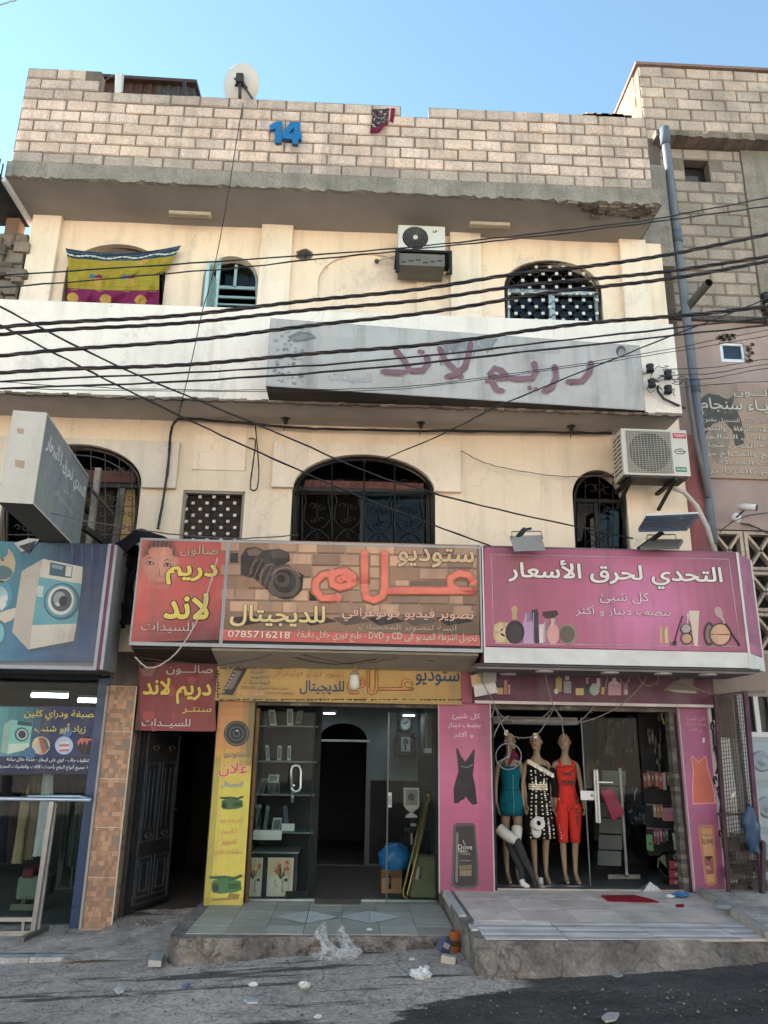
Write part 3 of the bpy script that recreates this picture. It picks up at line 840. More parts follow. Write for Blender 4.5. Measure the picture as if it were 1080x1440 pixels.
# ------------------------------------------------------------------ windows
BLACKI = c(38, 36, 36, .8)
def arc_pts(x0, x1, yt, ys, n=16, power=1.0):
 return [((x0 + x1) / 2 + (x1 - x0) / 2 * math.cos(math.pi - math.pi * i / n), ys - (ys - yt) * math.sin(math.pi * i / n) ** power) for i in range(n + 1)]
def scroll(cx, cy, r, a0, turns, n=16, sgn=1, shrink=.75):
 return [(cx + sgn * r * (1 - shrink * i / n) * math.cos(a0 + turns * 6.283 * i / n), cy + r * (1 - shrink * i / n) * math.sin(a0 + turns * 6.283 * i / n)) for i in range(n + 1)]
def lattice(mb, pl, x0, x1, y0, y1, dx, dy, inside, off):
 """iron rings meeting at small white plates"""
 r = 0.007; row = 0; y = y0
 while y <= y1 + .1:
  x = x0 + (dx / 2 if row % 2 else 0)
  while x <= x1 + .1:
   if inside(x, y):
    mb.rect(pl, x - 2.1, y - 1.9, x + 2.1, y + 1.9, off + .012, .02, c(222, 214, 208, .9))
   for sx in (-1, 1):
    pts = [(x, y), (x + sx * dx * .22, y + dy * .12), (x + sx * dx * .40, y + dy * .42), (x + sx * dx * .5, y + dy)]
    if inside(x + sx * dx * .3, y + dy * .5): mb.stroke(pl, pts, r, off, BLACKI, flat=1.0, n=5)
   x += dx
  y += dy; row += 1
Yw = FP(.10)
W = MB(c(52, 46, 42, .8))
def frame_arch(mb, pl, x0, x1, yt, ys, yb, r, off=0, power=1.0):
 mb.stroke(pl, [(x0, yb)] + arc_pts(x0, x1, yt, ys, 18, power) + [(x1, yb)], r, off, flat=.99, n=4)
frame_arch(W, Yw, 415, 608, 643, 692, 790, .04)
W.rect(Yw, 414, 686, 609, 692, .0, .05); W.rect(Yw, 506, 690, 511, 790, 0, .05); W.rect(Yw, 602, 690, 608, 790, 0, .05); W.rect(Yw, 414, 690, 419, 790, 0, .05)
W.rect(Yw, 428, 676, 596, 687, -.03, .04, c(110, 62, 50, .9))
win = W.build('window', IRON, bld)
b = MB(c(150, 146, 138, .7)); b.rect(FP(.13), 511, 692, 603, 790, 0, .006); b.build('pane', DARKGLASS, win)
b = MB(c(120, 88, 64, .8)); b.poly(FP(.3), [(511, 692), (603, 692), (603, 790), (511, 790)], 0, c(92, 84, 74, .55)); b.poly(FP(.29), [(560, 692), (603, 692), (603, 708), (566, 706)], 0, c(176, 132, 84, .8)); b.build('curtain', CLOTH, win)
b = MB(BLACKI); pl = FP(.03)
frame_arch(b, pl, 413, 610, 646, 694, 790, .014)
for y in (692, 694.5): b.stroke(pl, [(413, y), (610, y)], .009, 0, flat=1, n=5)
for i, x in enumerate((425, 467, 512, 555, 600)):
 yt = 648 + 46 * (1 - math.sqrt(max(0, 1 - ((x - 511.5) / 99) ** 2)))
 b.stroke(pl, [(x, yt), (x, 790)], .009, 0, flat=1, n=5)
for x in (446, 489, 533, 577):
 for s in (-1, 1):
  b.stroke(pl, [(x + s * 19, 692), (x + s * 15, 704), (x + s * 18, 716), (x + s * 19, 730), (x + s * 10, 741), (x + s * 2, 745)], .0065, 0, flat=1, n=5)
  b.stroke(pl, scroll(x + s * 6, 712, 5.5, 3.14 if s < 0 else 0, .8), .006, 0, flat=1, n=5)
  b.stroke(pl, scroll(x + s * 5, 731, 4.5, 3.14 if s < 0 else 0, -.8), .006, 0, flat=1, n=5)
  b.stroke(pl, [(x + s * 19, 770), (x + s * 16, 756), (x + s * 8, 748), (x, 744)], .0065, 0, flat=1, n=5)
  b.stroke(pl, scroll(x + s * 8, 679, 6, 3.14 if s < 0 else 0, .9), .006, 0, flat=1, n=5)
 b.stroke(pl, [(x, 708), (x, 735)], .006, 0, flat=1, n=5)
 b.stroke(pl, [(x, 748), (x - 2, 754), (x, 759), (x + 2, 754), (x, 748)], .005, 0, flat=1, n=5)
for x in (512,):
 b.ball(pl.P(x, 649), .03, BLACKI)
b.build('grille', IRON, win)
W = MB(c(52, 46, 42, .8))
frame_arch(W, Yw, 10, 196, 628, 681, 790, .03)
W.rect(Yw, 8, 678, 197, 684, 0, .05); W.rect(Yw, 160, 684, 170, 790, 0, .05, c(120, 112, 104, .8)); W.rect(Yw, 188, 684, 196, 790, 0, .05, c(88, 70, 62, .8))
W.rect(Yw, 110, 660, 190, 676, -.05, .03, c(104, 60, 50, .8))
win = W.build('window', IRON, bld)
b = MB(); b.poly(FP(.32), [(168, 688), (190, 688), (190, 790), (168, 790)], 0, c(214, 178, 122, .8)); b.poly(FP(.34), [(100, 690), (160, 690), (160, 790), (100, 790)], 0, c(84, 74, 66, .6)); b.build('curtain', CLOTH, win)
b = MB(c(86, 80, 76, .8)); pl = FP(.03)
frame_arch(b, pl, 10, 197, 630, 682, 790, .014)
b.stroke(pl, arc_pts(30, 186, 640, 690), .010, 0, flat=1, n=5)
for x in (40, 62, 84, 106, 128, 148, 168, 186):
 yt = 632 + 50 * (1 - math.sqrt(max(0, 1 - ((x - 103) / 94) ** 2)))
 b.stroke(pl, [(x, yt), (x, 790)], .008, 0, flat=1, n=5)
for x in (30, 51, 73, 95, 117, 138, 158, 178):
 for y in (662, 700, 722, 742):
  for s in (-1, 1): b.stroke(pl, scroll(x + s * 5, y, 5, 3.14 if s < 0 else 0, .9), .006, 0, flat=1, n=5)
for y in (684, 712, 752): b.stroke(pl, [(12, y), (196, y)], .008, 0, flat=1, n=5)
b.build('grille', IRON, win)
W = MB(c(44, 40, 38, .8))
frame_arch(W, Yw, 808, 878, 665, 700, 790, .03)
W.rect(Yw, 808, 702, 878, 707, 0, .05); W.rect(Yw, 838, 706, 843, 790, 0, .05)
win = W.build('window', IRON, bld)
b = MB(); b.rect(FP(.13), 842, 706, 876, 790, 0, .006); b.build('pane', DARKGLASS, win)
b = MB(); b.poly(FP(.4), [(812, 706), (836, 706), (836, 720), (824, 726), (818, 760), (812, 762)], 0, c(120, 112, 106, .55)); b.poly(FP(.42), [(830, 730), (842, 726), (842, 790), (832, 790)], 0, c(190, 188, 186, .6)); b.build('curtain', CLOTH, win)
b = MB(BLACKI); pl = FP(.03)
frame_arch(b, pl, 808, 879, 665, 700, 790, .014)
for x in (823, 843, 862):
 b.stroke(pl, [(x, 672 + abs(x - 843) * .25), (x, 790)], .008, 0, flat=1, n=5)
b.stroke(pl, [(808, 704), (879, 704)], .009, 0, flat=1, n=5)
for s in (-1, 1):
 for (y, r) in ((688, 9), (718, 8), (748, 9), (765, 7)):
  b.stroke(pl, scroll(843 + s * 11, y, r, 3.14 if s < 0 else 0, .9), .006, 0, flat=1, n=5)
 b.stroke(pl, [(843, 708), (843 + s * 18, 716), (843 + s * 24, 735), (843 + s * 12, 752), (843, 756)], .0065, 0, flat=1, n=5)
 b.stroke(pl, [(843, 676), (843 + s * 6, 684), (843, 694)], .006, 0, flat=1, n=5)
b.build('grille', IRON, win)
W = MB(c(150, 138, 126, .9))
for q in ((254, 690, 342, 694), (254, 694, 258, 780), (338, 694, 342, 780)): W.rect(FP(.02), *q, 0, .06)
W.rect(FP(.06), 254, 684, 342, 689, 0, .05, c(60, 52, 46, .8))
win = W.build('window', PLASTER, bld)
b = MB(); b.poly(FP(.2), [(250, 690), (345, 690), (345, 780), (250, 780)], 0, c(84, 68, 58, .6)); b.poly(FP(.195), [(296, 690), (300, 690), (300, 780), (296, 780)], 0, c(50, 42, 38, .6)); b.build('shutter', MATTE, win)
b = MB(BLACKI); lattice(b, FP(.08), 262, 338, 699, 774, 19.5, 8.6, lambda x, y: 257 < x < 340 and 692 < y < 776, 0); b.build('grille', IRON, win)
W = MB(c(60, 54, 50, .8))
frame_arch(W, Yw, 712, 843, 370, 408, 470, .03, power=.9)
for q in ((712, 408, 843, 413), (712, 412, 717, 470), (773, 412, 781, 470), (838, 412, 843, 470)): W.rect(FP(.09), *q, 0, .05, c(178, 196, 206, .9))
win = W.build('window', IRON, bld)
b = MB(); b.rect(FP(.16), 714, 372, 842, 470, 0, .006); b.build('pane', DARKGLASS, win)
b = MB(BLACKI); pl = FP(.03)
ins = lambda x, y: 714 < x < 842 and y < 462 and y > 408 - 36 * math.sqrt(max(0, 1 - ((x - 778) / 66) ** 2))
lattice(b, pl, 716, 842, 376, 460, 19, 9.3, ins, 0)
frame_arch(b, pl, 711, 844, 368, 406, 470, .014, power=.9)
b.build('grille', IRON, win)
W = MB(c(70, 66, 64, .8))
frame_arch(W, Yw, 96, 230, 347, 388, 450, .03)
W.rect(Yw, 94, 388, 230, 392, 0, .04)
W.build('window', IRON, bld)
W = MB(c(150, 178, 182, .9))
frame_arch(W, FP(.14), 296, 361, 366, 396, 440, .02)
for q in ((290, 402, 362, 406), (290, 416, 362, 419), (290, 427, 362, 429), (329, 372, 333, 404)): W.rect(FP(.14), *q, 0, .03)
win = W.build('window', GLOSS, bld)
b = MB(); b.rect(FP(.17), 292, 366, 362, 404, 0, .006); b.build('pane', DARKGLASS, win)
b = MB(c(206, 204, 196, .7)); b.sheet(lambda u, v: FP(.3 + .02 * math.sin(u * 40)).P(335 + 22 * u, 378 + 24 * v), 24, 2); b.build('curtain', CLOTH, win)
b = MB(c(176, 212, 214, .9))
h0, h1 = A(303, 430, -.02), A(288, 430, -.45)
zt, zm = A(309, 366, -.02).z, 6.8
def shp(u, z): return Vector((h0.x + (h1.x - h0.x) * u, h0.y + (h1.y - h0.y) * u, z))
b.bar(shp(0, zm), shp(0, zt), .05, .05, (0, 1, 0)); b.bar(shp(1, zm), shp(1, zt - .35), .04, .05, (0, 1, 0)); b.bar(shp(0, zt - .03), shp(1, zt - .38), .05, .04)
for k in range(34):
 z = zm + .045 * k
 b.bar(shp(.04, z), shp(.96, z + .07), .012, .006) if z < zt - .4 else None
 b.bar(shp(.04, z + .07), shp(.96, z), .012, .006) if z < zt - .4 else None
b.build('shutter', GLOSS, win)
# ================================================================== RIGHT NEIGHBOUR
rb = thing('block_building', 'bare concrete block building with a pinkish plastered lower wall, right of the cream one', 'building', (6.5, 3, -.3))
RY = .35
RX0 = A(897, 93, RY).x
zt_, zl = A(990, 97, RY).z, A(1000, 200, RY).z
n_ = int(round((zt_ - zl) / .205))
GB = c(204, 180, 164, .92)
block_wall('upper_wall', RX0, 11, zl, n_, RY, .2, rb, lambda a, e, j: False, bw=.405, bh=(zt_ - zl) / n_, col=GB, gap=.016, mort=c(120, 108, 98, .8))
b = MB(c(228, 190, 140, .95)); b.box(RX0 - .002, RX0 + .2, RY + .21, 1.42, zl, zt_)  # low sun's orange painted into the side blocks; front blocks stay greyer
for j in range(n_):
 for k in range(3):
  y = RY + .21 + .4 * k + (.2 if j % 2 else 0)
  if y + .38 < 1.42: b.box(RX0 - .016, RX0 + .05, y + .01, y + .385, zl + j * (zt_ - zl) / n_ + .01, zl + (j + 1) * (zt_ - zl) / n_ - .01, mixc(c(226, 186, 138, .95), c(200, 160, 120, .9), random.random()))
b.build('side_wall', BLOCK, rb)
b = MB(c(150, 120, 110, .8)); b.box(RX0 - .05, 11, RY - .04, 1.44, zt_, zt_ + .05); b.build('coping', CONCRETE, rb)
ledge0 = A(925, 196, RY - .25).x
b = MB(c(125, 112, 100, .8))
for i in range(60):
 x = ledge0 + (11 - ledge0) * i / 60
 b.box(x, x + (11 - ledge0) / 60 + .002, RY - .22 + rnd(-.01, .01), RY + .1, zl - .10 - rnd(0, .02), zl + rnd(-.03, .01), mixc(c(112, 98, 88, .8), c(150, 134, 120, .85), random.random()))
b.build('ledge', CONCRETE, rb)
zm_ = A(1000, 447, RY).z
MX0 = A(925, 330, RY).x
ccx = A(1054, 300, RY).x
vx0, vx1 = A(965, 235, RY).x, A(1003, 235, RY).x; vz0, vz1 = A(985, 250, RY).z, A(985, 220, RY).z
zb_top = zl - .13
nm = int(round((zb_top - zm_) / .2)); bh_ = (zb_top - zm_) / nm
vj0, vj1 = round((vz0 - zm_) / bh_), round((vz1 - zm_) / bh_)
block_wall('middle_wall', MX0 + .15, ccx, zm_, nm, RY + .02, .2, rb, lambda a, e, j: vj0 <= j < vj1 and vx0 - .05 < (a + e) / 2 < vx1 + .05, bw=.41, bh=bh_, col=c(190, 168, 152, .9), gap=.02, grime=lambda j: rnd(.35, .85), mort=c(128, 114, 102, .8))
b = MB(c(30, 28, 28, .6)); b.box(vx0 - .25, vx1 + .3, RY + .26, RY + .3, vz0 - .2, vz1 + .2, c(48, 46, 46, .6)); b.box(vx0, vx0 + .28, RY + .2, RY + .24, vz0 - .05, vz0 + .2, c(86, 88, 90, .7)); b.build('vent_opening', MATTE, rb)
b = MB(c(150, 138, 126, .85)); b.box(ccx, 11, RY, RY + .3, zm_, zb_top); b.box(MX0 - .1, MX0 + .15, RY - .02, RY + .2, zm_ - .3, zl, c(112, 102, 94, .8))
b.build('concrete_column', CONCRETE, rb)
b = MB(c(96, 84, 78, .8)); b.box(MX0, 11, RY - .06, RY + .1, zm_ - .07, zm_ + .01); b.build('ledge', CONCRETE, rb)
PINKW = c(172, 148, 140, .9)
LX0 = XR - .02
pw = mat('pinkish_plaster', None, .88, var=.22, scale=1.4, bump=.25, bscale=30, streak=.45, dirt=.6, dcol=(.34, .24, .21), grain=.05)
RF = FP(RY)
wh = rectpx(RF, 1013, 482, 1047, 509)
zscr = A(1040, 745, RY).z
holed('lower_wall', pw, RF, [(LX0, zscr), (11, zscr), (11, zm_ - .05), (LX0, zm_ - .05)], [wh], 0, .25, rb, PINKW)
b = MB(c(150, 80, 84, .8)); b.box(LX0 + .0, LX0 + .36, RY - .25, RY - .005, 2.5, 5.75); b.build('corner_wall', pw, rb)
W = MB(c(222, 226, 230, .95))
for q in ((1013, 482, 1047, 486), (1013, 505, 1047, 509), (1013, 486, 1017, 505), (1043, 486, 1047, 505)): W.rect(FP(RY + .02), *q, 0, .06)
win = W.build('window', GLOSS, rb)
b = MB(c(34, 46, 60, .8)); b.rect(FP(RY + .05), 1015, 484, 1045, 507, 0, .02, c(46, 66, 88, .55)); b.build('pane', GLOSS, win)
b = MB(c(96, 78, 70, .8))
for i in range(46):
 t = i / 46; p = A(1010 + 42 * t, 476 + rnd(-5, 3), RY) if i < 26 else A(1052 + rnd(-2, 8), 484 + (i - 26) * 1.3, RY)
 s_ = rnd(.012, .035); b.box(p.x - s_, p.x + s_, RY - .012, RY + .02, p.z - s_ * .7, p.z + s_ * .7, mixc(c(70, 58, 52, .8), c(150, 128, 116, .8), random.random()))
b.build('window_surround', CONCRETE, rb)
b = MB(c(196, 176, 156, .92))
sx0, sx1 = A(1012, 770, RY - .02).x, 8.2
sz = zscr; u_ = .43
zrows = [sz - .56, sz - 1.12, sz - 1.68]
for z in zrows:
 x = A(1004, 770, RY).x
 while x < 7.5:
  w_, h_ = .42, .54; f = .045
  b.box(x, x + f, RY, RY + .12, z, z + h_); b.box(x + w_ - f, x + w_, RY, RY + .12, z, z + h_)
  b.box(x + f, x + w_ - f, RY, RY + .12, z, z + f); b.box(x + f, x + w_ - f, RY, RY + .12, z + h_ - f, z + h_)
  for (p, q) in (((x + f, z + f), (x + w_ - f, z + h_ - f)), ((x + f, z + h_ - f), (x + w_ - f, z + f))):
   b.bar((p[0], RY + .055, p[1]), (q[0], RY + .055, q[1]), .035, .10, (0, 1, 0))
  x += w_ + .02
b.build('pierced_screen', BLOCK, rb)
b = MB(c(60, 54, 50, .5)); b.box(LX0 + .1, 11, RY + .5, RY + .55, 2.3, zscr + .1); b.box(LX0, 11, RY - .01, RY + .3, 2.25, zrows[-1] - .0, c(150, 132, 120, .85)); b.build('lower_wall', PLASTER, rb)
b = MB(c(150, 148, 146, .8)); b.box(LX0, 5.03, RY + .02, RY + .3, -.3, 2.25, c(160, 156, 152, .8)); b.box(5.85, 11, RY, RY + .3, -.3, 2.25, c(130, 122, 116, .8)); b.build('lower_wall', PLASTER, rb)
d = MB(c(150, 162, 168, .85))
dx0, dx1 = A(1046, 1050, RY - .02).x, A(1046, 1050, RY - .02).x + .95
DZ = .05
zt2, zb2 = A(1065, 1034, RY).z, A(1065, 1160, RY).z
d.box(dx0, dx1, RY, RY + .05, DZ, zt2)
for k in range(3):
 z0 = DZ + .1 + k * (zt2 - DZ - .1) / 3; z1 = z0 + (zt2 - DZ) / 3 - .12
 d.box(dx0 + .08, dx1 - .08, RY - .025, RY, z0, z1, c(160, 172, 178, .85)); d.lathe((dx0 + .2, RY - .025, (z0 + z1) / 2), (0, -1, 0), [(0, .13), (.02, .12), (.022, .09), (.01, .07), (.03, .05), (.035, .0)], 14, c(140, 152, 158, .85), cap=False)
door = d.build('door', GLOSS, rb)
b = MB(c(205, 205, 205, .9))
for k in range(5): b.box(dx0 + k * .2, dx0 + k * .2 + .06, RY - .01, RY + .03, zt2 + .02, 2.25)
b.box(dx0 - .05, dx1, RY - .012, RY + .03, zt2 - .02, zt2 + .04); b.build('transom_bars', GLOSS, rb)
b = MB(c(60, 58, 54, .5)); b.box(dx0, dx1, RY + .06, RY + .08, zt2, 2.25); b.build('transom_pane', GLOSS, rb)
fs = thing('faded_sign', 'faded brown salon sign with rows of white Arabic writing on the pink wall', 'sign', A(1031, 672, RY - .04))
SP = FP(RY - .045)
b = MB(c(186, 152, 124, .95))
r_ = rectpx(SP, 983, 541, 1170, 674)
b.prism(SP, r_, 0, .04, px=False)
b.build('panel', PRINT, fs)
b = MB()
b.poly(SP, [(986, 560), (996, 553), (1010, 556), (1024, 562), (1034, 572), (1042, 590), (1047, 612), (1046, 624), (1034, 628), (1030, 606), (1018, 592), (1002, 596), (992, 612), (988, 630), (984, 600)], .002, c(92, 84, 74, .8))
for k in range(26): b.ell(SP, 990 + rnd(0, 40), 560 + rnd(0, 22), rnd(2, 5), rnd(2, 5), .003 + k * .0001, c(*(rnd(86, 120),) * 2, rnd(76, 90), .8))
b.poly(SP, [(1000, 606), (1010, 600), (1020, 604), (1026, 620), (1022, 640), (1012, 652), (1002, 644), (998, 624)], .0045, c(158, 138, 118, .9))
b.build('hair_picture', PRINT, fs)
rows = [("صالـــون", 1031, 547, 1104, 560), ("وازيـاء سنجام", 985, 561, 1104, 585), ("• شهادات موثقة • التسجيل مفتوح", 986, 589, 1104, 597), ("عرض لبدلات الزفاف والسهرة", 984, 600, 1120, 609), ("عروض داخـل الصالـون", 986, 612, 1120, 620), ("مجانية • القص مجانا", 986, 624, 1120, 632), ("تساريح والمكياج من", 988, 636, 1112, 645), ("بشرات الحديثة", 1010, 648, 1112, 656), ("دائـم بالكرياتين", 990, 660, 1104, 669)]
for t, x0, y0, x1, y1 in rows:
 b = MB(); text(b, SP, t, x0, y0, x1, y1, .009, c(226, 212, 196, .9), .012, outline=c(70, 58, 50, .7), ow=.03); b.build('lettering', LETTER, fs)
# ================================================================== LEFT NEIGHBOUR
lb = thing('stone_house', 'rough stone house with a dark jutting eave at the left edge, beside the hung towel', 'building', (-6, 2, -.4))
LXR = A(34, 380, -.05).x
block_wall('wall', -8.5, LXR, 6.2, 9, -.12, .4, lb, lambda a, e, j: random.random() < .03, bw=.36, bh=.245, col=c(140, 126, 112, .85), gap=.03, mort=c(78, 68, 60, .8))
b = MB(c(120, 106, 94, .8))
for i in range(50):
 x = rnd(-5.6, LXR + .06); s_ = rnd(.04, .13)
 z = rnd(6.3, 8.2); b.box(x - s_, min(x + s_, LXR + .1), -.15 - rnd(0, .05), .1, z, z + rnd(.05, .16), mixc(c(84, 74, 66, .8), c(160, 146, 132, .85), random.random()))
b.build('rubble', CONCRETE, lb)
b = MB(c(140, 126, 112, .85)); b.box(-20, -8.5, -.1, 6, -.5, 9.5); b.box(-8.5, LXR - .05, .3, 6, 5, 8.4); b.build('wall', BLOCK, lb)  # first box is an unseen extension, added to keep sun off the road
e0 = A(44, 312, 0.0); e1 = A(0, 265, -1.25)
b = MB(c(44, 46, 52, .8))
zt3 = e0.z
b.hexa([(-9, -1.6, zt3 - .02), (e0.x - .06, -1.6, zt3 - .02), (e0.x - .06, -1.6, zt3 + .05), (-9, -1.6, zt3 + .05), (-9, .1, zt3 - .02), (e0.x - .06, .1, zt3 - .02), (e0.x - .06, .1, zt3 + .05), (-9, .1, zt3 + .05)])
eave = b.build('eave', IRON, lb)
b = MB(c(225, 228, 232, .95)); b.box(e0.x - .06, e0.x - .01, -.85, .08, zt3 - .015, zt3 + .055); b.build('eave_trim', GLOSS, eave)
b = MB(c(60, 58, 56, .8))
for k in range(7): b.bar((e0.x - .05, -.9 - .09 * k, zt3), (e0.x - .05, -.9 - .09 * k, zt3 + .22), .015, .015)
b.build('eave_railing', IRON, eave)
b = MB(c(150, 120, 100, .8)); b.box(e0.x - .3, e0.x - .12, -.1, .1, zt3 - .5, zt3 - .02); b.build('eave_bracket', CONCRETE, lb)
# ================================================================== SIGNS
def Z(ox, oy, s): return lambda x, y: (ox + x / s, oy + y / s)
def zs(f, pts): return [f(*p) for p in pts]
def zt(mb, pl, f, body, x0, y0, x1, y1, off, col, bold=0.0, **k):
 (X0, Y0), (X1, Y1) = f(x0, y0), f(x1, y1)
 return text(mb, pl, body, X0, Y0, X1, Y1, off, col, bold, **k)
def gradient(mb, pl, quad, off, cols, nx=8, ny=8):
 """printed colour field: cols(u, v) over a pixel quad TL, TR, BR, BL"""
 q = [Vector(p) for p in quad]
 g = [[q[0].lerp(q[1], i / nx).lerp(q[3].lerp(q[2], i / nx), j / ny) for i in range(nx + 1)] for j in range(ny + 1)]
 for j in range(ny):
  for i in range(nx):
   a = [g[j + 1][i], g[j + 1][i + 1], g[j][i + 1], g[j][i]]
   mb.face([pl.P(p.x, p.y, off) for p in a], cols((i + .5) / nx, (j + .5) / ny))
DARKBOX = c(52, 48, 48, .7); ALU = c(168, 166, 164, .9)
SY = -.8
SP8 = FP(SY)
def lightbox(name, label, x0, x1, z0, z1, yf, yb, side=DARKBOX, trim=ALU, tw=.022, cat='sign', under=None):
 t = thing(name, label, cat, ((x0 + x1) / 2, (yf + yb) / 2, z0))
 b = MB(side); b.box(x0, x1, yf + .012, yb, z0, z1)
 b.build('cabinet', MATTE, t)
 b = MB(trim)
 b.box(x0 - .004, x1 + .004, yf - .008, yf + .03, z0 - .004, z0 + tw * 1.6); b.box(x0 - .004, x1 + .004, yf - .008, yf + .03, z1 - tw, z1 + .004)
 b.box(x0 - .004, x0 + tw * .7, yf - .0075, yf + .03, z0 + tw * 1.6, z1 - tw); b.box(x1 - tw * .7, x1 + .004, yf - .0075, yf + .03, z0 + tw * 1.6, z1 - tw)
 b.build('frame', MATTE, t)
 return t
sgx0, sgx1 = A(190, 832, SY).x, A(677, 842, SY).x; sgm = A(316, 832, SY).x
sgz0, sgz1 = A(430, 912, SY).z, A(430, 763, SY).z
salon = lightbox('salon_sign', 'red lightbox sign with a woman\'s face and yellow Arabic letters over the dark doorway', sgx0, sgm - .002, sgz0, sgz1, SY, -.03)
z5 = Z(0, 740, 3.0)
b = MB()
gradient(b, SP8, zs(z5, [(598, 52), (966, 60), (930, 478), (546, 490)]), .002, lambda u, v: mixc(mixc(c(214, 84, 58), c(196, 52, 44), u), c(112, 42, 50), max(0, (v - .55) / .45) ** 1.1 * (.5 + .5 * u)), 14, 16)
b.poly(SP8, zs(z5, [(557, 414), (600, 260), (740, 240), (800, 270), (760, 310), (640, 380)]), .0026, c(206, 66, 50))
FN = 34
for j in range(FN):
 for i in range(FN):
  x, y = 582 + 190 * (i + .5) / FN, 62 + 226 * (j + .5) / FN
  f_ = 1 - ((x - 676) / 86) ** 2 - ((y - 152) / 124) ** 2
  a_ = .86 * max(0, min(1, f_ * 2.2)) * max(0, min(1, (285 - y) / 70))
  if a_ < .05: continue
  sk = mixc(c(228, 150, 116), c(186, 92, 66), max(0, min(1, abs(x - 690) / 110 + .25 * math.sin(y * .03))))
  if y < 112 - 26 * (((x - 676) / 90) ** 2 < .3) + 30 * ((x - 676) / 90) ** 2: sk = mixc(c(64, 46, 44), c(120, 96, 88), (.5 + .5 * math.sin(x * .35 + y * .05)) ** 3)
  nose = math.exp(-((x - 676 - (y - 180) * .06) / 7) ** 2) * (150 < y < 214); sk = mixc(sk, c(236, 168, 132), .5 * nose)
  if 206 < y < 218 and 660 < x < 696: sk = mixc(sk, c(150, 70, 56), .45)
  if 232 < y < 250: sk = mixc(sk, c(176, 60, 54), .8 * math.exp(-((x - 678) / 24) ** 4))
  bg = mixc(c(214, 84, 58), c(196, 52, 44), (x - 560) / 400)
  hx, hy = 190 / FN / 2, 226 / FN / 2
  b.poly(SP8, zs(z5, [(x - hx, y - hy), (x + hx, y - hy), (x + hx, y + hy), (x - hx, y + hy)]), .003, mixc(bg, sk, a_))
for ex, ey, s_ in ((632, 156, 1), (706, 164, .85)):
 b.poly(SP8, zs(z5, [(ex - 20 * s_, ey - 2), (ex - 4, ey - 10), (ex + 14, ey - 6), (ex + 22 * s_, ey + 6), (ex + 4, ey + 8), (ex - 12, ey + 6)]), .0044, c(96, 56, 48))
 b.poly(SP8, zs(z5, [(ex - 14 * s_, ey), (ex - 2, ey - 6), (ex + 12, ey - 2), (ex + 14 * s_, ey + 4), (ex - 2, ey + 5)]), .005, c(214, 190, 176))
 X, Y = z5(ex + 1, ey - 1); b.ell(SP8, X, Y, 1.9, 1.9, .0056, c(40, 30, 30))
 b.poly(SP8, zs(z5, [(ex - 26 * s_, ey - 14), (ex, ey - 26), (ex + 26 * s_, ey - 16), (ex, ey - 22)]), .0046, c(84, 50, 40))
b.poly(SP8, zs(z5, [(672, 170), (678, 205), (662, 212), (668, 206)]), .005, c(186, 96, 70))
b.build('printed_picture', PRINT, salon)
for args in (("صالون", 762, 84, 922, 130, c(196, 160, 124), .012, c(96, 40, 36)), ("دريم", 700, 160, 918, 250, c(228, 200, 66), .03, c(60, 34, 24)), ("لاند", 694, 280, 884, 394, c(228, 200, 66), .03, c(60, 34, 24)), ("للسيدات", 596, 404, 818, 452, c(200, 164, 156), .01, c(96, 40, 44))):
 b = MB(); zt(b, SP8, z5, *args[:5], .012, args[5], args[6], outline=args[7]); b.build('lettering', LETTER, salon)
studio = lightbox('studio_sign', 'long brown photo studio sign with a camera and big coral Arabic letters', sgm + .002, sgx1, sgz0, sgz1, SY, -.03)
z6 = Z(300, 740, 2.7)
b = MB()
gradient(b, SP8, zs(z6, [(62, 50), (1012, 72), (1010, 412), (30, 392)]), .002, lambda u, v: mixc(mixc(c(190, 138, 98), c(110, 78, 58), abs(u - .42) * 1.3), c(50, 40, 36), max(0, v - .72) * 1.8), 20, 8)
random.seed(21)
for j in range(6):
 x = 30 + (j % 2) * 34
 while x < 990:
  w_ = random.choice((56, 74, 92, 110)); y = 54 + j * 46 + x * .02
  if random.random() < .84:
   cc = mixc(c(224, 168, 124), c(130, 92, 70), random.random() * .8 + (.3 if x > 700 else 0)); dz = random.choice((0, 1, 2))
   x_ = min(x + w_ - 6, 1000)
   b.poly(SP8, zs(z6, [(x, y), (x_, y + 1), (x_ - 1, y + 38), (x - 1, y + 37)]), .003 + dz * .0004, cc)
   b.poly(SP8, zs(z6, [(x - 1, y + 37), (x_ - 1, y + 38), (x_ - 7, y + 44), (x - 7, y + 43)]), .0042, tuple(q * .45 for q in cc))
  elif random.random() < .5:
   b.poly(SP8, zs(z6, [(x, y), (x + 30, y), (x + 30, y + 38), (x, y + 38)]), .003, c(34, 27, 26))
  x += w_
for k in range(7):
 x = 60 + k * 130; b.poly(SP8, zs(z6, [(x, 348), (x + 90, 338), (x + 150, 362), (x + 50, 378)]), .0046, c(96, 78, 66) if k % 2 else c(44, 36, 34))
cam_c = c(56, 44, 38); cam_l = c(122, 98, 80)
b.poly(SP8, zs(z6, [(104, 116), (124, 84), (160, 78), (190, 92), (250, 86), (288, 100), (292, 132), (262, 150), (220, 150), (180, 190), (140, 196), (104, 184)]), .006, cam_c)
b.poly(SP8, zs(z6, [(128, 92), (160, 82), (186, 96), (170, 112), (134, 112)]), .0065, cam_l)
b.poly(SP8, zs(z6, [(210, 98), (250, 88), (286, 102), (282, 120), (230, 122)]), .0065, c(84, 68, 58))
b.poly(SP8, zs(z6, [(132, 142), (176, 122), (226, 150), (282, 150), (344, 186), (336, 246), (280, 276), (222, 262), (196, 226), (144, 188)]), .007, cam_c)
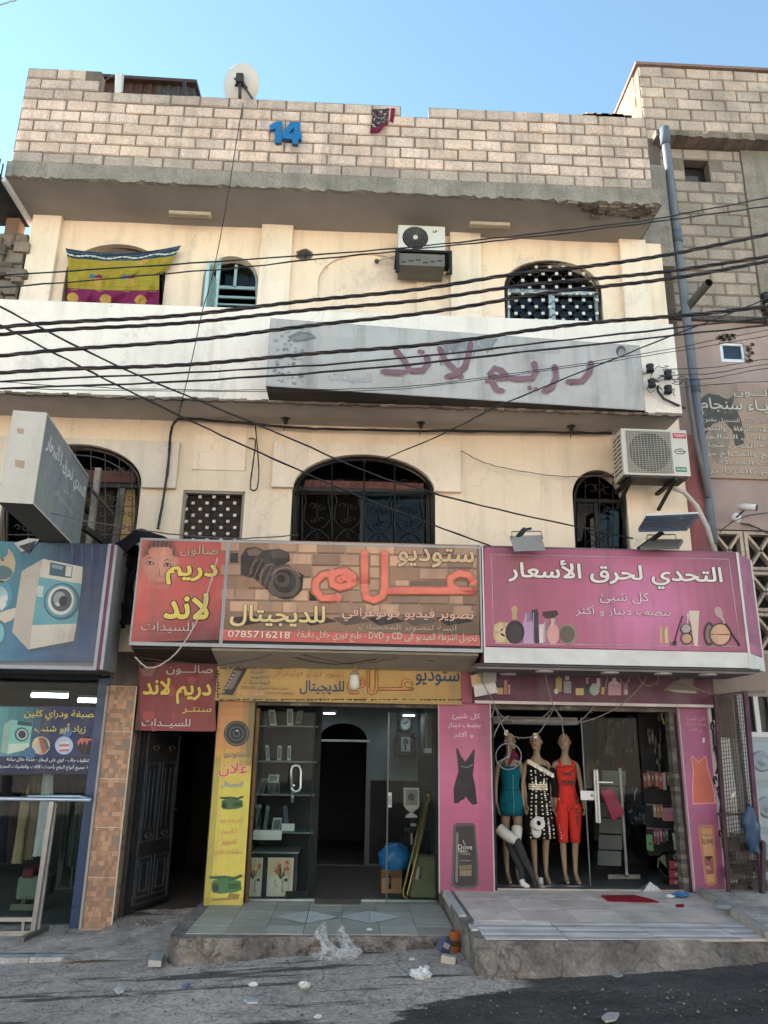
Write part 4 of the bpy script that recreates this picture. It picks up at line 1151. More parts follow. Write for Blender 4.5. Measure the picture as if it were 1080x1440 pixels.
for x, y, rx, ry, cc in ((168, 158, 24, 38, cam_l), (172, 160, 22, 36, cam_c), (208, 186, 30, 46, c(140, 112, 92)), (214, 190, 29, 45, c(70, 54, 46)), (262, 208, 54, 64, c(92, 72, 60)), (274, 216, 66, 62, c(40, 32, 30)), (276, 216, 56, 53, c(96, 76, 62)), (270, 210, 46, 44, c(48, 36, 32)), (262, 204, 30, 28, c(86, 66, 54)), (258, 200, 16, 15, c(30, 24, 24)), (252, 194, 5, 5, c(190, 164, 140))):
 X, Y = z6(x, y); b.ell(SP8, X, Y, rx / 2.7, ry / 2.7, .0075 + .0004 * len(b.f) % .004 + .0003 * (x % 7), cc, rot=25)
for k in range(9):
 x, y = 150 + k * 9, 150 + k * 8; b.stroke(SP8, zs(z6, [(x + 16, y - 34 - k), (x + 4, y - 12), (x - 6, y + 12), (x - 12, y + 34)]), .006, .0125, mixc(c(150, 122, 100), c(40, 30, 28), (k % 2) * .8), n=4, flat=.1)
for k in range(14):
 a_ = -2.6 + k * .16; b.stroke(SP8, [z6(274 + 62 * math.cos(a_), 214 + 58 * math.sin(a_)), z6(274 + 58 * math.cos(a_ + .08), 214 + 54 * math.sin(a_ + .08))], .006, .0125, c(186, 154, 126), n=4, flat=.1)
b.poly(SP8, zs(z6, [(34, 396), (300, 401), (300, 404), (34, 399)]), .0066, c(236, 130, 104)); b.poly(SP8, zs(z6, [(30, 392), (1010, 414), (1014, 455), (26, 433)]), .006, c(212, 78, 62))
b.build('printed_picture', PRINT, studio)
def logo(mb, pl, f, sx, sy, ox, oy, r, off, col, ocol, ro):
 S = [[(985, 212), (968, 186), (930, 180), (900, 198), (900, 228), (930, 246), (985, 246)], [(985, 246), (830, 246), (655, 246)],
         [(650, 108), (650, 235), (640, 268), (608, 283), (580, 272), (576, 246)], [(574, 108), (574, 222)],
         [(482, 204), (500, 196), (520, 204), (515, 226), (480, 234), (452, 222), (448, 196), (470, 176), (505, 172), (530, 190), (530, 215)],
         [(450, 180), (415, 186), (390, 212), (388, 246), (410, 274), (472, 272)]]
 for st in S:
  p = [f(ox + (x - 380) * sx, oy + (y - 95) * sy) for x, y in st]
  mb.stroke(pl, p, ro, off - .006, ocol, flat=.12)
  mb.stroke(pl, p, r, off, col, flat=.14)
b = MB(); logo(b, SP8, z6, 1, 1, 380, 95, .047, .016, c(246, 108, 72), c(190, 150, 108), .060); b.build('lettering', LETTER, studio)
for args in (("ستوديو", 700, 84, 990, 158, c(222, 180, 128), .02, c(50, 38, 32)), ("للديجيتال", 64, 300, 425, 384, c(232, 200, 130), .02, c(70, 48, 34)), ("تصوير فيديو فوتوغرافي", 488, 312, 988, 366, c(232, 176, 150), .014, c(60, 38, 34)), ("آنسة لتصوير المحجبات", 550, 370, 926, 400, c(206, 178, 140), .0, c(60, 40, 34)), ("تحويل اشرطة الفيديو الى CD و DVD - طبع فوري خلال دقيقة", 318, 402, 1000, 444, c(236, 206, 176), .0, c(120, 40, 34)), ("0785716218", 56, 398, 292, 424, c(240, 214, 190), .01, c(120, 40, 34))):
 b = MB(); zt(b, SP8, z6, *args[:5], .012, args[5], args[6], rtl=args[0][0] != '0', outline=args[7], ow=.024); b.build('lettering', LETTER, studio)
b = MB(c(176, 166, 150, .9)); b.hexa([(sgx0 + .9, -.70, sgz0 - .03), (sgx1 - .03, -.70, sgz0 - .03), (sgx1 - .03, -.70, sgz0 - .003), (sgx0 + .9, -.70, sgz0 - .003), (sgx0 + .9, -.06, sgz0 - .16), (sgx1 - .03, -.06, sgz0 - .16), (sgx1 - .03, -.06, sgz0 - .003), (sgx0 + .9, -.06, sgz0 - .003)])
b.build('canopy_board', MATTE, studio)
b = MB(c(60, 54, 52, .7)); b.hexa([(sgx0, -.70, sgz0 - .03), (sgx0 + .88, -.70, sgz0 - .03), (sgx0 + .88, -.70, sgz0 - .003), (sgx0, -.70, sgz0 - .003), (sgx0, -.06, sgz0 - .12), (sgx0 + .88, -.06, sgz0 - .12), (sgx0 + .88, -.06, sgz0 - .003), (sgx0, -.06, sgz0 - .003)])
b.build('canopy_board', MATTE, salon)
pz0, pz1 = A(870, 935, SY).z, A(860, 772, SY).z
pxa, pxb = A(679, 846, SY).x, A(1046, 855, SY).x
sidep = A(1064, 860, -.42)
pink = thing('price_sign', 'big pink sign with white Arabic letters and cosmetics, over the mannequin shop', 'sign', ((pxa + pxb) / 2, -.4, pz0))
b = MB(c(120, 60, 92, .7))
plan = [(pxa, -.79), (pxb, -.79), (sidep.x, -.42), (sidep.x, -.03), (pxa, -.03)]
v = [(x, y, pz0) for x, y in plan] + [(x, y, pz1) for x, y in plan]
b.add(v, [(4, 3, 2, 1, 0), (5, 6, 7, 8, 9)] + [(i, (i + 1) % 5, (i + 1) % 5 + 5, i + 5) for i in range(5)])
b.build('cabinet', MATTE, pink)
b = MB(c(208, 204, 198, .95))
zst = A(870, 914, SY).z
b.box(pxa, pxb, SY, -.785, pz0 - .006, zst)
b.hexa([(pxb - .005, -.798, pz0 - .006), (sidep.x + .01, -.425, pz0 - .006), (sidep.x + .01, -.425, zst - .02), (pxb - .005, -.798, zst), (pxb - .02, -.77, pz0 - .006), (sidep.x - .02, -.40, pz0 - .006), (sidep.x - .02, -.40, zst - .02), (pxb - .02, -.77, zst)])
b.box(pxa, pxa + .016, SY - .006, -.78, zst, pz1); b.box(pxb - .016, pxb + .01, SY - .006, -.78, pz0 - .01, pz1)
b.box(pxa, pxb, SY - .003, -.78, pz1 - .012, pz1 + .004, c(120, 100, 110, .9))
b.bar((sidep.x, -.41, pz0), (sidep.x, -.41, pz1), .03, .03)
b.build('frame', MATTE, pink)
z7 = Z(640, 740, 2.4545)
b = MB()
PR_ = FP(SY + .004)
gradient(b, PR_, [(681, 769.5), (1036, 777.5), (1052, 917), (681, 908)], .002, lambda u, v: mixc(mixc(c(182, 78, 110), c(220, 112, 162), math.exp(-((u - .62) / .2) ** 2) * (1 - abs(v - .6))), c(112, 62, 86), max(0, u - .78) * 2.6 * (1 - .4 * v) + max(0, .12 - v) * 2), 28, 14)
lc = c(226, 176, 196)
ln = zs(z7, [(124, 98), (944, 114), (984, 415), (134, 405)])
for i in range(4):
 p, q = ln[i], ln[(i + 1) % 4]; b.stroke(PR_, [p, q], .006, .0045, lc, flat=.2, n=4)
def flask(pts, col, off=.006):
 b.poly(PR_, zs(z7, pts), off, col)
 xs, ys = [p[0] for p in pts], [p[1] for p in pts]; w_, h_, x_, y_ = max(xs) - min(xs), max(ys) - min(ys), min(xs), min(ys)
 if len(pts) == 4 and w_ > 6:
  for f0, f1, cc in ((.16, .30, (.9, .86, .84)), (.72, .9, (.06, .04, .05))): b.poly(PR_, zs(z7, [(x_ + w_ * f0, y_ + h_ * .1), (x_ + w_ * f1, y_ + h_ * .1), (x_ + w_ * f1, y_ + h_ * .94), (x_ + w_ * f0, y_ + h_ * .94)]), off + .0003, mixc(col, cc, .38))
flask([(134, 350), (150, 330), (192, 334), (200, 402), (140, 404), (130, 380)], c(206, 166, 110))
for x, y in ((150, 350), (172, 366), (156, 385)): X, Y = z7(x, y); b.ell(PR_, X, Y, 7, 6, .0065, c(222, 186, 132))
X, Y = z7(206, 366); b.ell(PR_, X, Y, 13.5, 16.5, .0075, c(44, 34, 38)); b.ell(PR_, X, Y + 1, 10, 12, .008, c(66, 48, 50))
flask([(196, 322), (214, 322), (212, 300), (216, 282), (204, 274), (192, 284), (198, 300)], c(190, 160, 96), .0078)
flask([(232, 340), (240, 312), (262, 312), (270, 340), (272, 404), (236, 404)], c(196, 150, 188)); flask([(238, 300), (266, 300), (260, 330), (242, 330)], c(160, 110, 150), .007)
flask([(264, 290), (284, 286), (290, 404), (274, 404)], c(52, 40, 52), .0074); flask([(288, 340), (314, 336), (316, 402), (290, 404)], c(228, 206, 200), .0076)
flask([(306, 322), (320, 322), (322, 404), (304, 404)], c(170, 120, 130), .008)
flask([(302, 296), (350, 290), (356, 304), (340, 318), (312, 318), (300, 308)], c(72, 44, 44), .0084)
X, Y = z7(338, 372); b.ell(PR_, X, Y, 8.5, 15, .0086, c(222, 150, 140)); flask([(330, 318), (346, 318), (344, 346), (332, 346)], c(200, 170, 150), .0088)
X, Y = z7(388, 374); b.ell(PR_, X, Y, 14, 14.5, .0074, c(150, 130, 108)); b.ell(PR_, X - 1, Y, 11, 12, .0078, c(104, 90, 80))
flask([(705, 404), (708, 350), (716, 340), (720, 404)], c(210, 150, 90)); flask([(724, 404), (722, 360), (732, 345), (738, 404)], c(222, 190, 110), .0065)
b.stroke(PR_, zs(z7, [(756, 402), (770, 350), (784, 312)]), .008, .007, c(60, 40, 50), n=5); flask([(742, 400), (764, 396), (764, 412), (742, 412)], c(58, 40, 48), .0072)
for (x, y, r, cc, k) in ((796, 356, 8.5, c(54, 42, 46), 0), (796, 354, 6.5, c(190, 170, 166), 1), (798, 388, 9, c(54, 42, 46), 2), (798, 388, 7, c(204, 150, 110), 3)):
 X, Y = z7(x, y); b.ell(PR_, X, Y, r, r * .95, .0078 + .0005 * k, cc)
flask([(806, 292), (842, 292), (838, 368), (836, 414), (824, 414)], c(226, 200, 176), .0086); flask([(796, 306), (806, 296), (820, 330), (816, 340)], c(206, 176, 160), .0082)
X, Y = z7(876, 372); b.ell(PR_, X, Y, 8, 17, .0082, c(60, 44, 46)); b.ell(PR_, X, Y, 5, 13, .0086, c(150, 110, 100))
X, Y = z7(914, 374); b.ell(PR_, X, Y, 16, 16.5, .009, c(60, 46, 46)); b.ell(PR_, X, Y, 13.8, 14.4, .0094, c(216, 160, 116)); flask([(882, 372), (946, 373), (946, 376), (882, 375)], c(70, 50, 48), .0098)
b.stroke(PR_, zs(z7, [(920, 320), (940, 350), (980, 412)]), .011, .0100, c(66, 42, 54), n=5); b.stroke(PR_, zs(z7, [(918, 316), (928, 334)]), .016, .0102, c(214, 170, 160), n=6)
X, Y = z7(908, 298); b.ell(PR_, X, Y, 5.5, 8.5, .0105, c(186, 150, 142), rot=-25)
b.build('printed_picture', PRINT, pink)
for args in (("التحدي لحرق الأسعار", 182, 122, 920, 214, c(240, 228, 216), .022, c(66, 36, 50)), ("كل شيئ", 498, 228, 668, 268, c(240, 206, 214), .0, c(128, 60, 90)), ("بنصف دينار و أكثر", 415, 274, 740, 314, c(240, 206, 214), .0, c(128, 60, 90))):
 b = MB(); zt(b, PR_, z7, *args[:5], .012, args[5], args[6], outline=args[7], ow=.03); b.build('lettering', LETTER, pink)
sd = Plane((pxb, -.79, 0), (sidep.x - pxb, .37, 0))
b = MB(); L_ = math.hypot(sidep.x - pxb, .37)
for i in range(10):
 for j in range(3):
  za, zb_ = zst + (pz1 - zst) * i / 10, zst + (pz1 - zst) * (i + 1) / 10
  b.poly(sd, [(.02 + (L_ - .03) * j / 3, za), (.02 + (L_ - .03) * (j + 1) / 3, za), (.02 + (L_ - .03) * (j + 1) / 3, zb_), (.02 + (L_ - .03) * j / 3, zb_)], .004, mixc(c(190, 96, 140), c(168, 80, 128), random.random()), px=False)
b.build('side_panel', PRINT, pink)
b = MB(c(128, 118, 116, .8)); b.hexa([(pxa - .08, -.78, pz0 - .07), (pxb + .05, -.78, pz0 - .07), (pxb + .05, -.78, pz0 - .012), (pxa - .08, -.78, pz0 - .012), (pxa - .08, -.04, pz0 - .07), (pxb + .05, -.04, pz0 - .07), (pxb + .05, -.04, pz0 - .012), (pxa - .08, -.04, pz0 - .012)])
b.tube([(pxa - .1, -.79, pz0 - .03), (pxb + .1, -.79, pz0 - .03)], .016, 8, c(84, 78, 76, .8)); b.build('canopy_board', MATTE, pink)
lamps = []
for i, (px, py) in enumerate(((712, 949), (776, 940), (864, 944), (956, 942), (1024, 943))):
 o = G(px, py, pz0 - .075)
 q = Vector((o.x, max(-.66, min(-.2, o.y)), pz0 - .07))
 b = MB(c(196, 190, 184, .9)); b.lathe(q, (0, 0, -1), [(0, .10), (.012, .105), (.02, .095), (.014, .07), (.012, .0)], 20, cap=False)
 where = ('leftmost', 'second from the left', 'middle one', 'second from the right', 'rightmost')[i]
 b.build('round_ceiling_lamp', GLOSS, None, 'round white lamp under the pink sign, %s of five' % where, 'lamp', 'round lamps under the pink sign')
z8 = Z(640, 920, 2.842)
fas = thing('cosmetics_fascia', 'narrow purple fascia board printed with perfume bottles above the mannequins', 'sign', (2.8, -.08, 1.98))
FPY = FP(-.08)
b = MB(c(104, 38, 74, .8)); b.rect(FPY, 664, 948, 1004, 990, 0, .07); b.build('panel', PRINT, fas)
b = MB(c(198, 186, 186, .9)); b.rect(FP(-.10), 668, 988, 1004, 992, 0, .08); b.build('trim', MATTE, fas)
b = MB(); fz = FP(-.084)
def bt(x0, y0, x1, y1, col, k=0): b.poly(fz, zs(z8, [(x0, y0), (x1, y0), (x1, y1), (x0, y1)]), .001 + .0006 * k, col)
bt(402, 96, 426, 150, c(176, 160, 96)); bt(408, 88, 420, 98, c(160, 130, 70), 1); bt(430, 104, 470, 162, c(46, 50, 60)); bt(434, 108, 464, 156, c(150, 156, 160), 1); bt(440, 72, 456, 104, c(170, 170, 170), 1)
bt(482, 136, 514, 164, c(206, 180, 110)); bt(488, 122, 508, 136, c(60, 50, 50)); bt(516, 118, 536, 164, c(40, 60, 56)); bt(524, 94, 532, 118, c(150, 150, 140)); X, Y = z8(557, 142); b.ell(fz, X, Y, 7, 8, .002, c(160, 176, 170)); bt(548, 118, 568, 130, c(200, 200, 196), 1); bt(566, 96, 580, 132, c(190, 190, 190))
bt(584, 132, 596, 160, c(200, 160, 90)); bt(612, 114, 664, 164, c(196, 150, 164)); bt(620, 108, 652, 120, c(214, 190, 196), 1); bt(628, 94, 644, 110, c(200, 190, 190)); bt(672, 116, 690, 162, c(150, 110, 130)); X, Y = z8(404, 148); b.ell(fz, X, Y, 3, 4, .003, c(206, 200, 190)); X, Y = z8(682, 152); b.ell(fz, X, Y, 3, 4, .003, c(206, 180, 190))
bt(166, 134, 192, 160, c(206, 170, 110)); bt(168, 122, 190, 134, c(60, 50, 48)); bt(196, 104, 208, 160, c(186, 120, 90)); bt(212, 122, 220, 160, c(206, 150, 130))
b.poly(fz, zs(z8, [(832, 146), (868, 112), (950, 118), (978, 158), (900, 156)]), .0012, c(110, 96, 84)); b.poly(fz, zs(z8, [(850, 140), (960, 148), (964, 156), (880, 152)]), .002, c(176, 164, 150)); b.poly(fz, zs(z8, [(870, 112), (920, 92), (956, 98), (950, 118)]), .002, c(128, 118, 112))
b.build('printed_picture', PRINT, fas)
b = MB(c(166, 56, 92, .9)); b.rect(FP(-.07), 648, 940, 664, 988, 0, .05); b.build('end_panel', PRINT, fas)
for i, (q, lab) in enumerate(((((662, 950), (676, 946), (682, 962), (664, 966)), 'crumpled yellowish cardboard scrap hanging under the left end of the pink sign'), (((666, 964), (696, 958), (700, 974), (668, 980)), 'white cardboard flap hanging over the purple fascia'), (((678, 944), (698, 942), (698, 958), (680, 962)), 'grey cardboard flap just under the pink sign'))):
 b = MB((c(206, 180, 140, .9), c(206, 204, 200, .9), c(150, 148, 146, .9))[i])
 b.prism(FP(-.22 - .05 * i), q, 0, .012); b.build('cardboard_flap', MATTE, None, lab, 'cardboard', 'cardboard scraps under the pink sign')
yel = thing('studio_fascia', 'narrow yellow studio fascia with orange logo and torn film edges above the glass doors', 'sign', (-.1, -.07, 1.98))
YP = FP(-.07)
b = MB(c(190, 152, 60, .9)); b.rect(YP, 304, 937, 649, 988, 0, .06); b.build('panel', PRINT, yel)
b = MB(); yq = FP(-.072)
gradient(b, yq, [(305, 938), (648, 938.5), (649, 987), (306, 985)], .001, lambda u, v: mixc(mixc(c(216, 176, 74), c(196, 150, 50), v), c(146, 116, 60), abs(u - .5) * .9), 18, 4)
for x0, st in ((8, 1), (940, -1)):
 pts = [(10, 540)] if x0 == 8 else []
for yb, sg in ((656, -1), (541, 1)):
 x = 22
 while x < 935:
  w_ = rnd(20, 60); b.poly(yq, zs(z6, [(x, yb), (x + w_, yb + rnd(-2, 2)), (x + w_ * .8, yb + sg * rnd(-9, -3)), (x + w_ * .4, yb + sg * rnd(-5, -1)), (x + w_ * .1, yb + sg * rnd(-10, -3))]), .0022, c(52, 44, 30)); x += w_ * rnd(.9, 1.3)
for k in range(10): b.poly(yq, zs(z6, [(14, 545 + k * 11), (14 + rnd(6, 18), 550 + k * 11), (14, 556 + k * 11)]), .0023, c(52, 44, 30))
b.poly(yq, zs(z6, [(30, 638), (74, 642), (130, 540), (80, 538)]), .0025, c(36, 32, 28))
b.poly(yq, zs(z6, [(46, 618), (70, 618), (110, 550), (88, 548)]), .003, c(120, 120, 112))
for k in range(7):
 t = k / 7; b.poly(yq, zs(z6, [(36 + 48 * t, 632 - 90 * t), (41 + 48 * t, 632 - 90 * t), (44 + 48 * t, 625 - 90 * t), (39 + 48 * t, 625 - 90 * t)]), .0035, c(206, 196, 160))
b.build('printed_picture', PRINT, yel)
NAVY = c(34, 66, 96)
for args in (("ستوديو", 768, 550, 934, 606, NAVY, .02), ("للديجيتال", 328, 586, 497, 640, NAVY, .02), ("تصوير فيديو فوتوغرافي", 220, 546, 495, 582, c(176, 112, 50), .01), ("آنسة", 142, 546, 190, 560, NAVY, .0), ("لتصوير", 140, 566, 214, 580, NAVY, 0), ("المحجبات", 116, 586, 214, 602, NAVY, 0), ("تحويل اشرطة الفيديو الى CD و DVD", 106, 608, 284, 622, c(120, 70, 40), 0), ("0785716218", 92, 627, 190, 641, c(226, 170, 140), 0), ("طبع فوري خلال دقيقة", 204, 627, 306, 642, c(120, 70, 40), 0)):
 b = MB(); zt(b, yq, z6, *args[:5], .005, args[5], args[6], rtl=args[0][0] != '0'); b.build('lettering', LETTER, yel)
b = MB(); logo(b, yq, z6, .405, .5, 510, 542, .014, .008, c(216, 140, 70), c(150, 84, 50), .022); b.build('lettering', LETTER, yel)
red = thing('door_sign', 'small square dark red salon sign hanging over the dark doorway', 'sign', (-2.05, -.05, 1.62))
RP = FP(-.06)
b = MB(c(90, 30, 30, .8)); b.rect(RP, 194.5, 931, 303, 1028, 0, .05); b.build('panel', PRINT, red)
b = MB(); rq = FP(-.061)
gradient(b, rq, zs(z5, [(584, 573), (904, 577), (911, 864), (594, 862)]), .001, lambda u, v: mixc(c(150, 34, 36), c(116, 26, 34), abs(u - .5) + .5 * (1 - v)), 8, 8)
b.poly(rq, zs(z5, [(592, 580), (640, 576), (660, 600), (640, 632), (604, 634), (590, 610)]), .002, c(150, 96, 84)); b.poly(rq, zs(z5, [(590, 578), (650, 576), (654, 592), (620, 590), (596, 604)]), .0025, c(60, 34, 36))
for k in range(7): X, Y = z5(rnd(620, 880), rnd(640, 850)); b.ell(rq, X, Y, rnd(2, 8), rnd(2, 8), .0016 + k * .0001, c(164, 44, 44))
b.build('printed_picture', PRINT, red)
for args in (("صالـــون", 702, 586, 898, 628, c(196, 176, 164), .01, c(70, 24, 28)), ("دريم لاند", 602, 640, 892, 750, c(222, 190, 60), .03, c(54, 26, 20)), ("سنتـر", 768, 764, 892, 792, c(216, 184, 80), .01, c(70, 24, 24)), ("للسيــدات", 598, 812, 804, 852, c(206, 186, 180), .01, c(70, 24, 28))):
 b = MB(); zt(b, rq, z5, *args[:5], .007, args[5], args[6], outline=args[7]); b.build('lettering', LETTER, red)
yv = thing('upright_sign', 'tall yellow studio panel with a lens and camcorders beside the dark doorway', 'sign', (-1.35, -.02, -.32))
z2 = Z(280, 960, 4.365)
VP = FP(-.02)
r_ = [VP.hit(*z2(x, y)) for x, y in ((125, 130), (340, 130), (272, 1372), (22, 1375))]
vx0 = (r_[0][0] + r_[3][0]) / 2; vx1 = (r_[1][0] + r_[2][0]) / 2
b = MB(c(170, 140, 40, .9)); b.prism(VP, [(vx0, r_[3][1]), (vx1, r_[3][1]), (vx1, r_[0][1] + .05), (vx0, r_[0][1] + .05)], 0, .05, px=False); b.build('panel', PRINT, yv)
b = MB(); vq = FP(-.021)
H_ = r_[0][1] + .05 - r_[3][1]
for j in range(24):
 for i in range(6):
  u, v = (i + .5) / 6, 1 - (j + .5) / 24
  cc = mixc(c(222, 200, 46), c(208, 134, 44), max(0, min(1, (.42 - v) / .2)))
  cc = mixc(cc, c(150, 84, 44), max(0, .12 - v) * 5)
  cc = mixc(cc, c(96, 108, 66), max(0, min(.8, (u - .62) * 2.5)) * max(0, min(1, (.36 - v) / .06)))
  cc = mixc(cc, c(84, 92, 50), max(0, .25 - u) * 2.2 * (.3 < v))
  cc = mixc(cc, c(120, 100, 40), max(0, v - .93) * 6)
  xa, xb = vx0 + (vx1 - vx0) * i / 6, vx0 + (vx1 - vx0) * (i + 1) / 6; za, zb_ = r_[3][1] + H_ * j / 24, r_[3][1] + H_ * (j + 1) / 24
  b.face([(xa, -.022, za), (xb, -.022, za), (xb, -.022, zb_), (xa, -.022, zb_)], cc)
X, Y = z2(230, 312)
for k, (r, cc) in enumerate(((18, c(50, 50, 46)), (16.5, c(96, 96, 88)), (14.5, c(44, 46, 44)), (10.5, c(84, 90, 88)), (8.5, c(36, 40, 42)), (5, c(90, 104, 108)), (3.4, c(20, 22, 24)))): b.ell(vq, X, Y, r, r, .003 + .0005 * k, cc, n=26)
b.ell(vq, X + 1, Y - 4, 1.6, 1.0, .0075, c(220, 226, 226))
def camcorder(ox, oy, s, f1, f2):
 q = lambda pts: zs(z2, [(ox + x * s, oy + y * s) for x, y in pts])
 b.poly(vq, q([(10, 60), (20, 40), (120, 36), (190, 44), (196, 100), (150, 116), (60, 124), (14, 112)]), .003, f1)
 b.poly(vq, q([(-5, 16), (90, 12), (150, 20), (190, 4), (206, 16), (150, 42), (96, 44), (0, 30)]), .0036, f2)
 b.poly(vq, q([(60, 28), (110, 28), (124, 60), (80, 62)]), .004, f1)
 X, Y = z2(ox + 34 * s, oy + 88 * s); b.ell(vq, X, Y, 5.5 * s, 7 * s, .0045, f2); b.ell(vq, X, Y, 3.5 * s, 4.5 * s, .005, c(40, 60, 44))
 b.poly(vq, q([(110, 60), (180, 56), (184, 90), (116, 98)]), .0046, f2)
camcorder(66, 1172, 1.0, c(66, 124, 66), c(50, 96, 54)); camcorder(130, 690, .72, c(72, 112, 60), c(52, 84, 50))
b.poly(vq, zs(z2, [(60, 1340), (240, 1330), (250, 1300), (190, 1290), (170, 1320), (100, 1325)]), .0032, c(150, 120, 50))
b.build('printed_picture', PRINT, yv)
for args in (("ستوديو", 156, 430, 278, 464, c(150, 144, 130), .01, c(90, 70, 40)), ("علان", 120, 488, 300, 578, c(214, 40, 36), .02, c(236, 220, 190)), ("للديجيتال", 140, 606, 270, 646, c(120, 150, 160), .01, c(206, 206, 190)), ("استديو", 128, 830, 262, 864, c(222, 170, 90), 0, c(196, 110, 60)), ("تكبير", 138, 894, 232, 930, c(222, 170, 90), 0, c(196, 110, 60)), ("تصوير", 136, 960, 230, 1000, c(222, 170, 90), 0, c(196, 110, 60)), ("ملفـات تخرج", 84, 1022, 264, 1064, c(222, 170, 90), 0, c(196, 110, 60))):
 b = MB(); zt(b, vq, z2, *args[:5], .007, args[5], args[6], outline=args[7]); b.build('lettering', LETTER, yv)
def upright(name, lab, quad, art, texts, f, col0, col1, Y):
 t = thing(name, lab, 'sign', A((quad[2][0] + quad[3][0]) / 2, quad[2][1], Y))
 pl = FP(Y); r = [pl.hit(*p) for p in quad]
 x0, x1, z0, z1 = (r[0][0] + r[3][0]) / 2, (r[1][0] + r[2][0]) / 2, r[3][1], r[0][1] + .03
 b = MB(col0); b.prism(pl, [(x0, z0), (x1, z0), (x1, z1), (x0, z1)], 0, .05, px=False); b.build('panel', PRINT, t)
 b = MB()
 for j in range(16):
  for i in range(4):
   xa, xb = x0 + (x1 - x0) * i / 4, x0 + (x1 - x0) * (i + 1) / 4; za, zb_ = z0 + (z1 - z0) * j / 16, z0 + (z1 - z0) * (j + 1) / 16
   b.face([(xa, Y - .002, za), (xb, Y - .002, za), (xb, Y - .002, zb_), (xa, Y - .002, zb_)], mixc(col0, col1, min(1, abs(j / 16 - .55) * 1.4 + (i == 3) * .2)))
 art(b, FP(Y - .002), f); b.build('printed_picture', PRINT, t)
 for a_ in texts:
  b = MB(); zt(b, FP(Y - .002), f, *a_[:5], .005, a_[5], a_[6], rtl=a_[7]); b.build('lettering', LETTER, t)
 b = MB(c(190, 160, 170, .9)); b.box(x1, x1 + .016, Y - .006, Y + .05, z0, z1); b.box(x0 - .012, x0, Y - .006, Y + .05, z0, z1); b.build('edge_trim', MATTE, t)
 return t
z3 = Z(440, 960, 4.154)
def art_mid(b, pl, f):
 b.poly(pl, zs(f, [(836, 386), (846, 384), (866, 430), (890, 462), (914, 430), (936, 392), (947, 390), (942, 470), (934, 540), (948, 600), (954, 660), (960, 708), (934, 714), (910, 690), (892, 664), (884, 680), (862, 690), (846, 706), (824, 702), (822, 620), (834, 570), (850, 520), (844, 450)]), .003, c(44, 38, 42))
 b.poly(pl, zs(f, [(864, 484), (900, 492), (906, 488), (936, 470), (934, 484), (900, 500), (866, 492)]), .0036, c(110, 100, 106))
 b.poly(pl, zs(f, [(820, 836), (836, 820), (936, 820), (948, 836), (968, 1060), (972, 1180), (940, 1204), (840, 1204), (808, 1186), (812, 1060)]), .003, c(92, 84, 84))
 b.poly(pl, zs(f, [(836, 840), (936, 838), (956, 1060), (956, 1170), (940, 1188), (850, 1188), (824, 1172), (826, 1060)]), .0036, c(62, 56, 56))
 b.poly(pl, zs(f, [(836, 880), (850, 870), (846, 1170), (832, 1160)]), .0042, c(126, 118, 116))
 b.poly(pl, zs(f, [(854, 1068), (926, 1064), (928, 1090), (856, 1094)]), .0042, c(120, 110, 70)); b.poly(pl, zs(f, [(856, 1096), (928, 1094), (926, 1128), (858, 1130)]), .0042, c(140, 116, 90))
 b.stroke(pl, zs(f, [(878, 922), (882, 936), (890, 948)]), .004, .005, c(210, 206, 200), n=5)
upright('upright_sign', 'tall pink panel with a black dress and grey shampoo bottle between the two shops', zs(z3, [(738, 125), (1042, 130), (1045, 1232), (742, 1230)]), art_mid,
  [("كل شيئ", 812, 178, 976, 216, c(236, 206, 212), .0, True), ("بنصف دينار", 788, 230, 978, 268, c(236, 206, 212), .0, True), ("و أكثر", 822, 284, 936, 322, c(236, 206, 212), .0, True),
         ("Dove", 848, 946, 930, 974, c(214, 208, 196), 0, False), ("MEN+", 850, 978, 904, 992, c(206, 200, 190), .01, False), ("CARE", 862, 996, 920, 1004, c(190, 180, 170), 0, False), ("FORTIFYING", 856, 1036, 920, 1042, c(190, 180, 170), 0, False)], z3, c(206, 88, 132), c(150, 60, 98), -.02)
z4 = Z(820, 960, 4.154)
def art_right(b, pl, f):
 b.poly(pl, zs(f, [(630, 428), (646, 432), (676, 462), (708, 432), (720, 430), (730, 500), (748, 560), (770, 640), (774, 706), (640, 710), (636, 600), (640, 520)]), .0028, c(236, 150, 140))
 b.poly(pl, zs(f, [(634, 434), (648, 440), (676, 468), (706, 440), (716, 436), (724, 500), (742, 560), (762, 640), (766, 700), (644, 704), (642, 600), (646, 520)]), .0034, c(206, 84, 50))
 b.poly(pl, zs(f, [(668, 840), (690, 828), (750, 832), (764, 850), (778, 1040), (780, 1170), (762, 1184), (728, 1184), (712, 1170), (690, 1000)]), .003, c(190, 116, 70))
 b.poly(pl, zs(f, [(690, 850), (750, 852), (764, 1040), (766, 1160), (728, 1164), (706, 1000)]), .0036, c(206, 150, 96))
 b.poly(pl, zs(f, [(704, 1020), (758, 1016), (764, 1116), (720, 1120)]), .0042, c(150, 84, 70)); b.poly(pl, zs(f, [(706, 1014), (734, 1040), (756, 1012)]), .0048, c(70, 44, 34))
 b.poly(pl, zs(f, [(698, 322), (710, 322), (710, 350), (698, 350)]), .003, c(230, 220, 220))
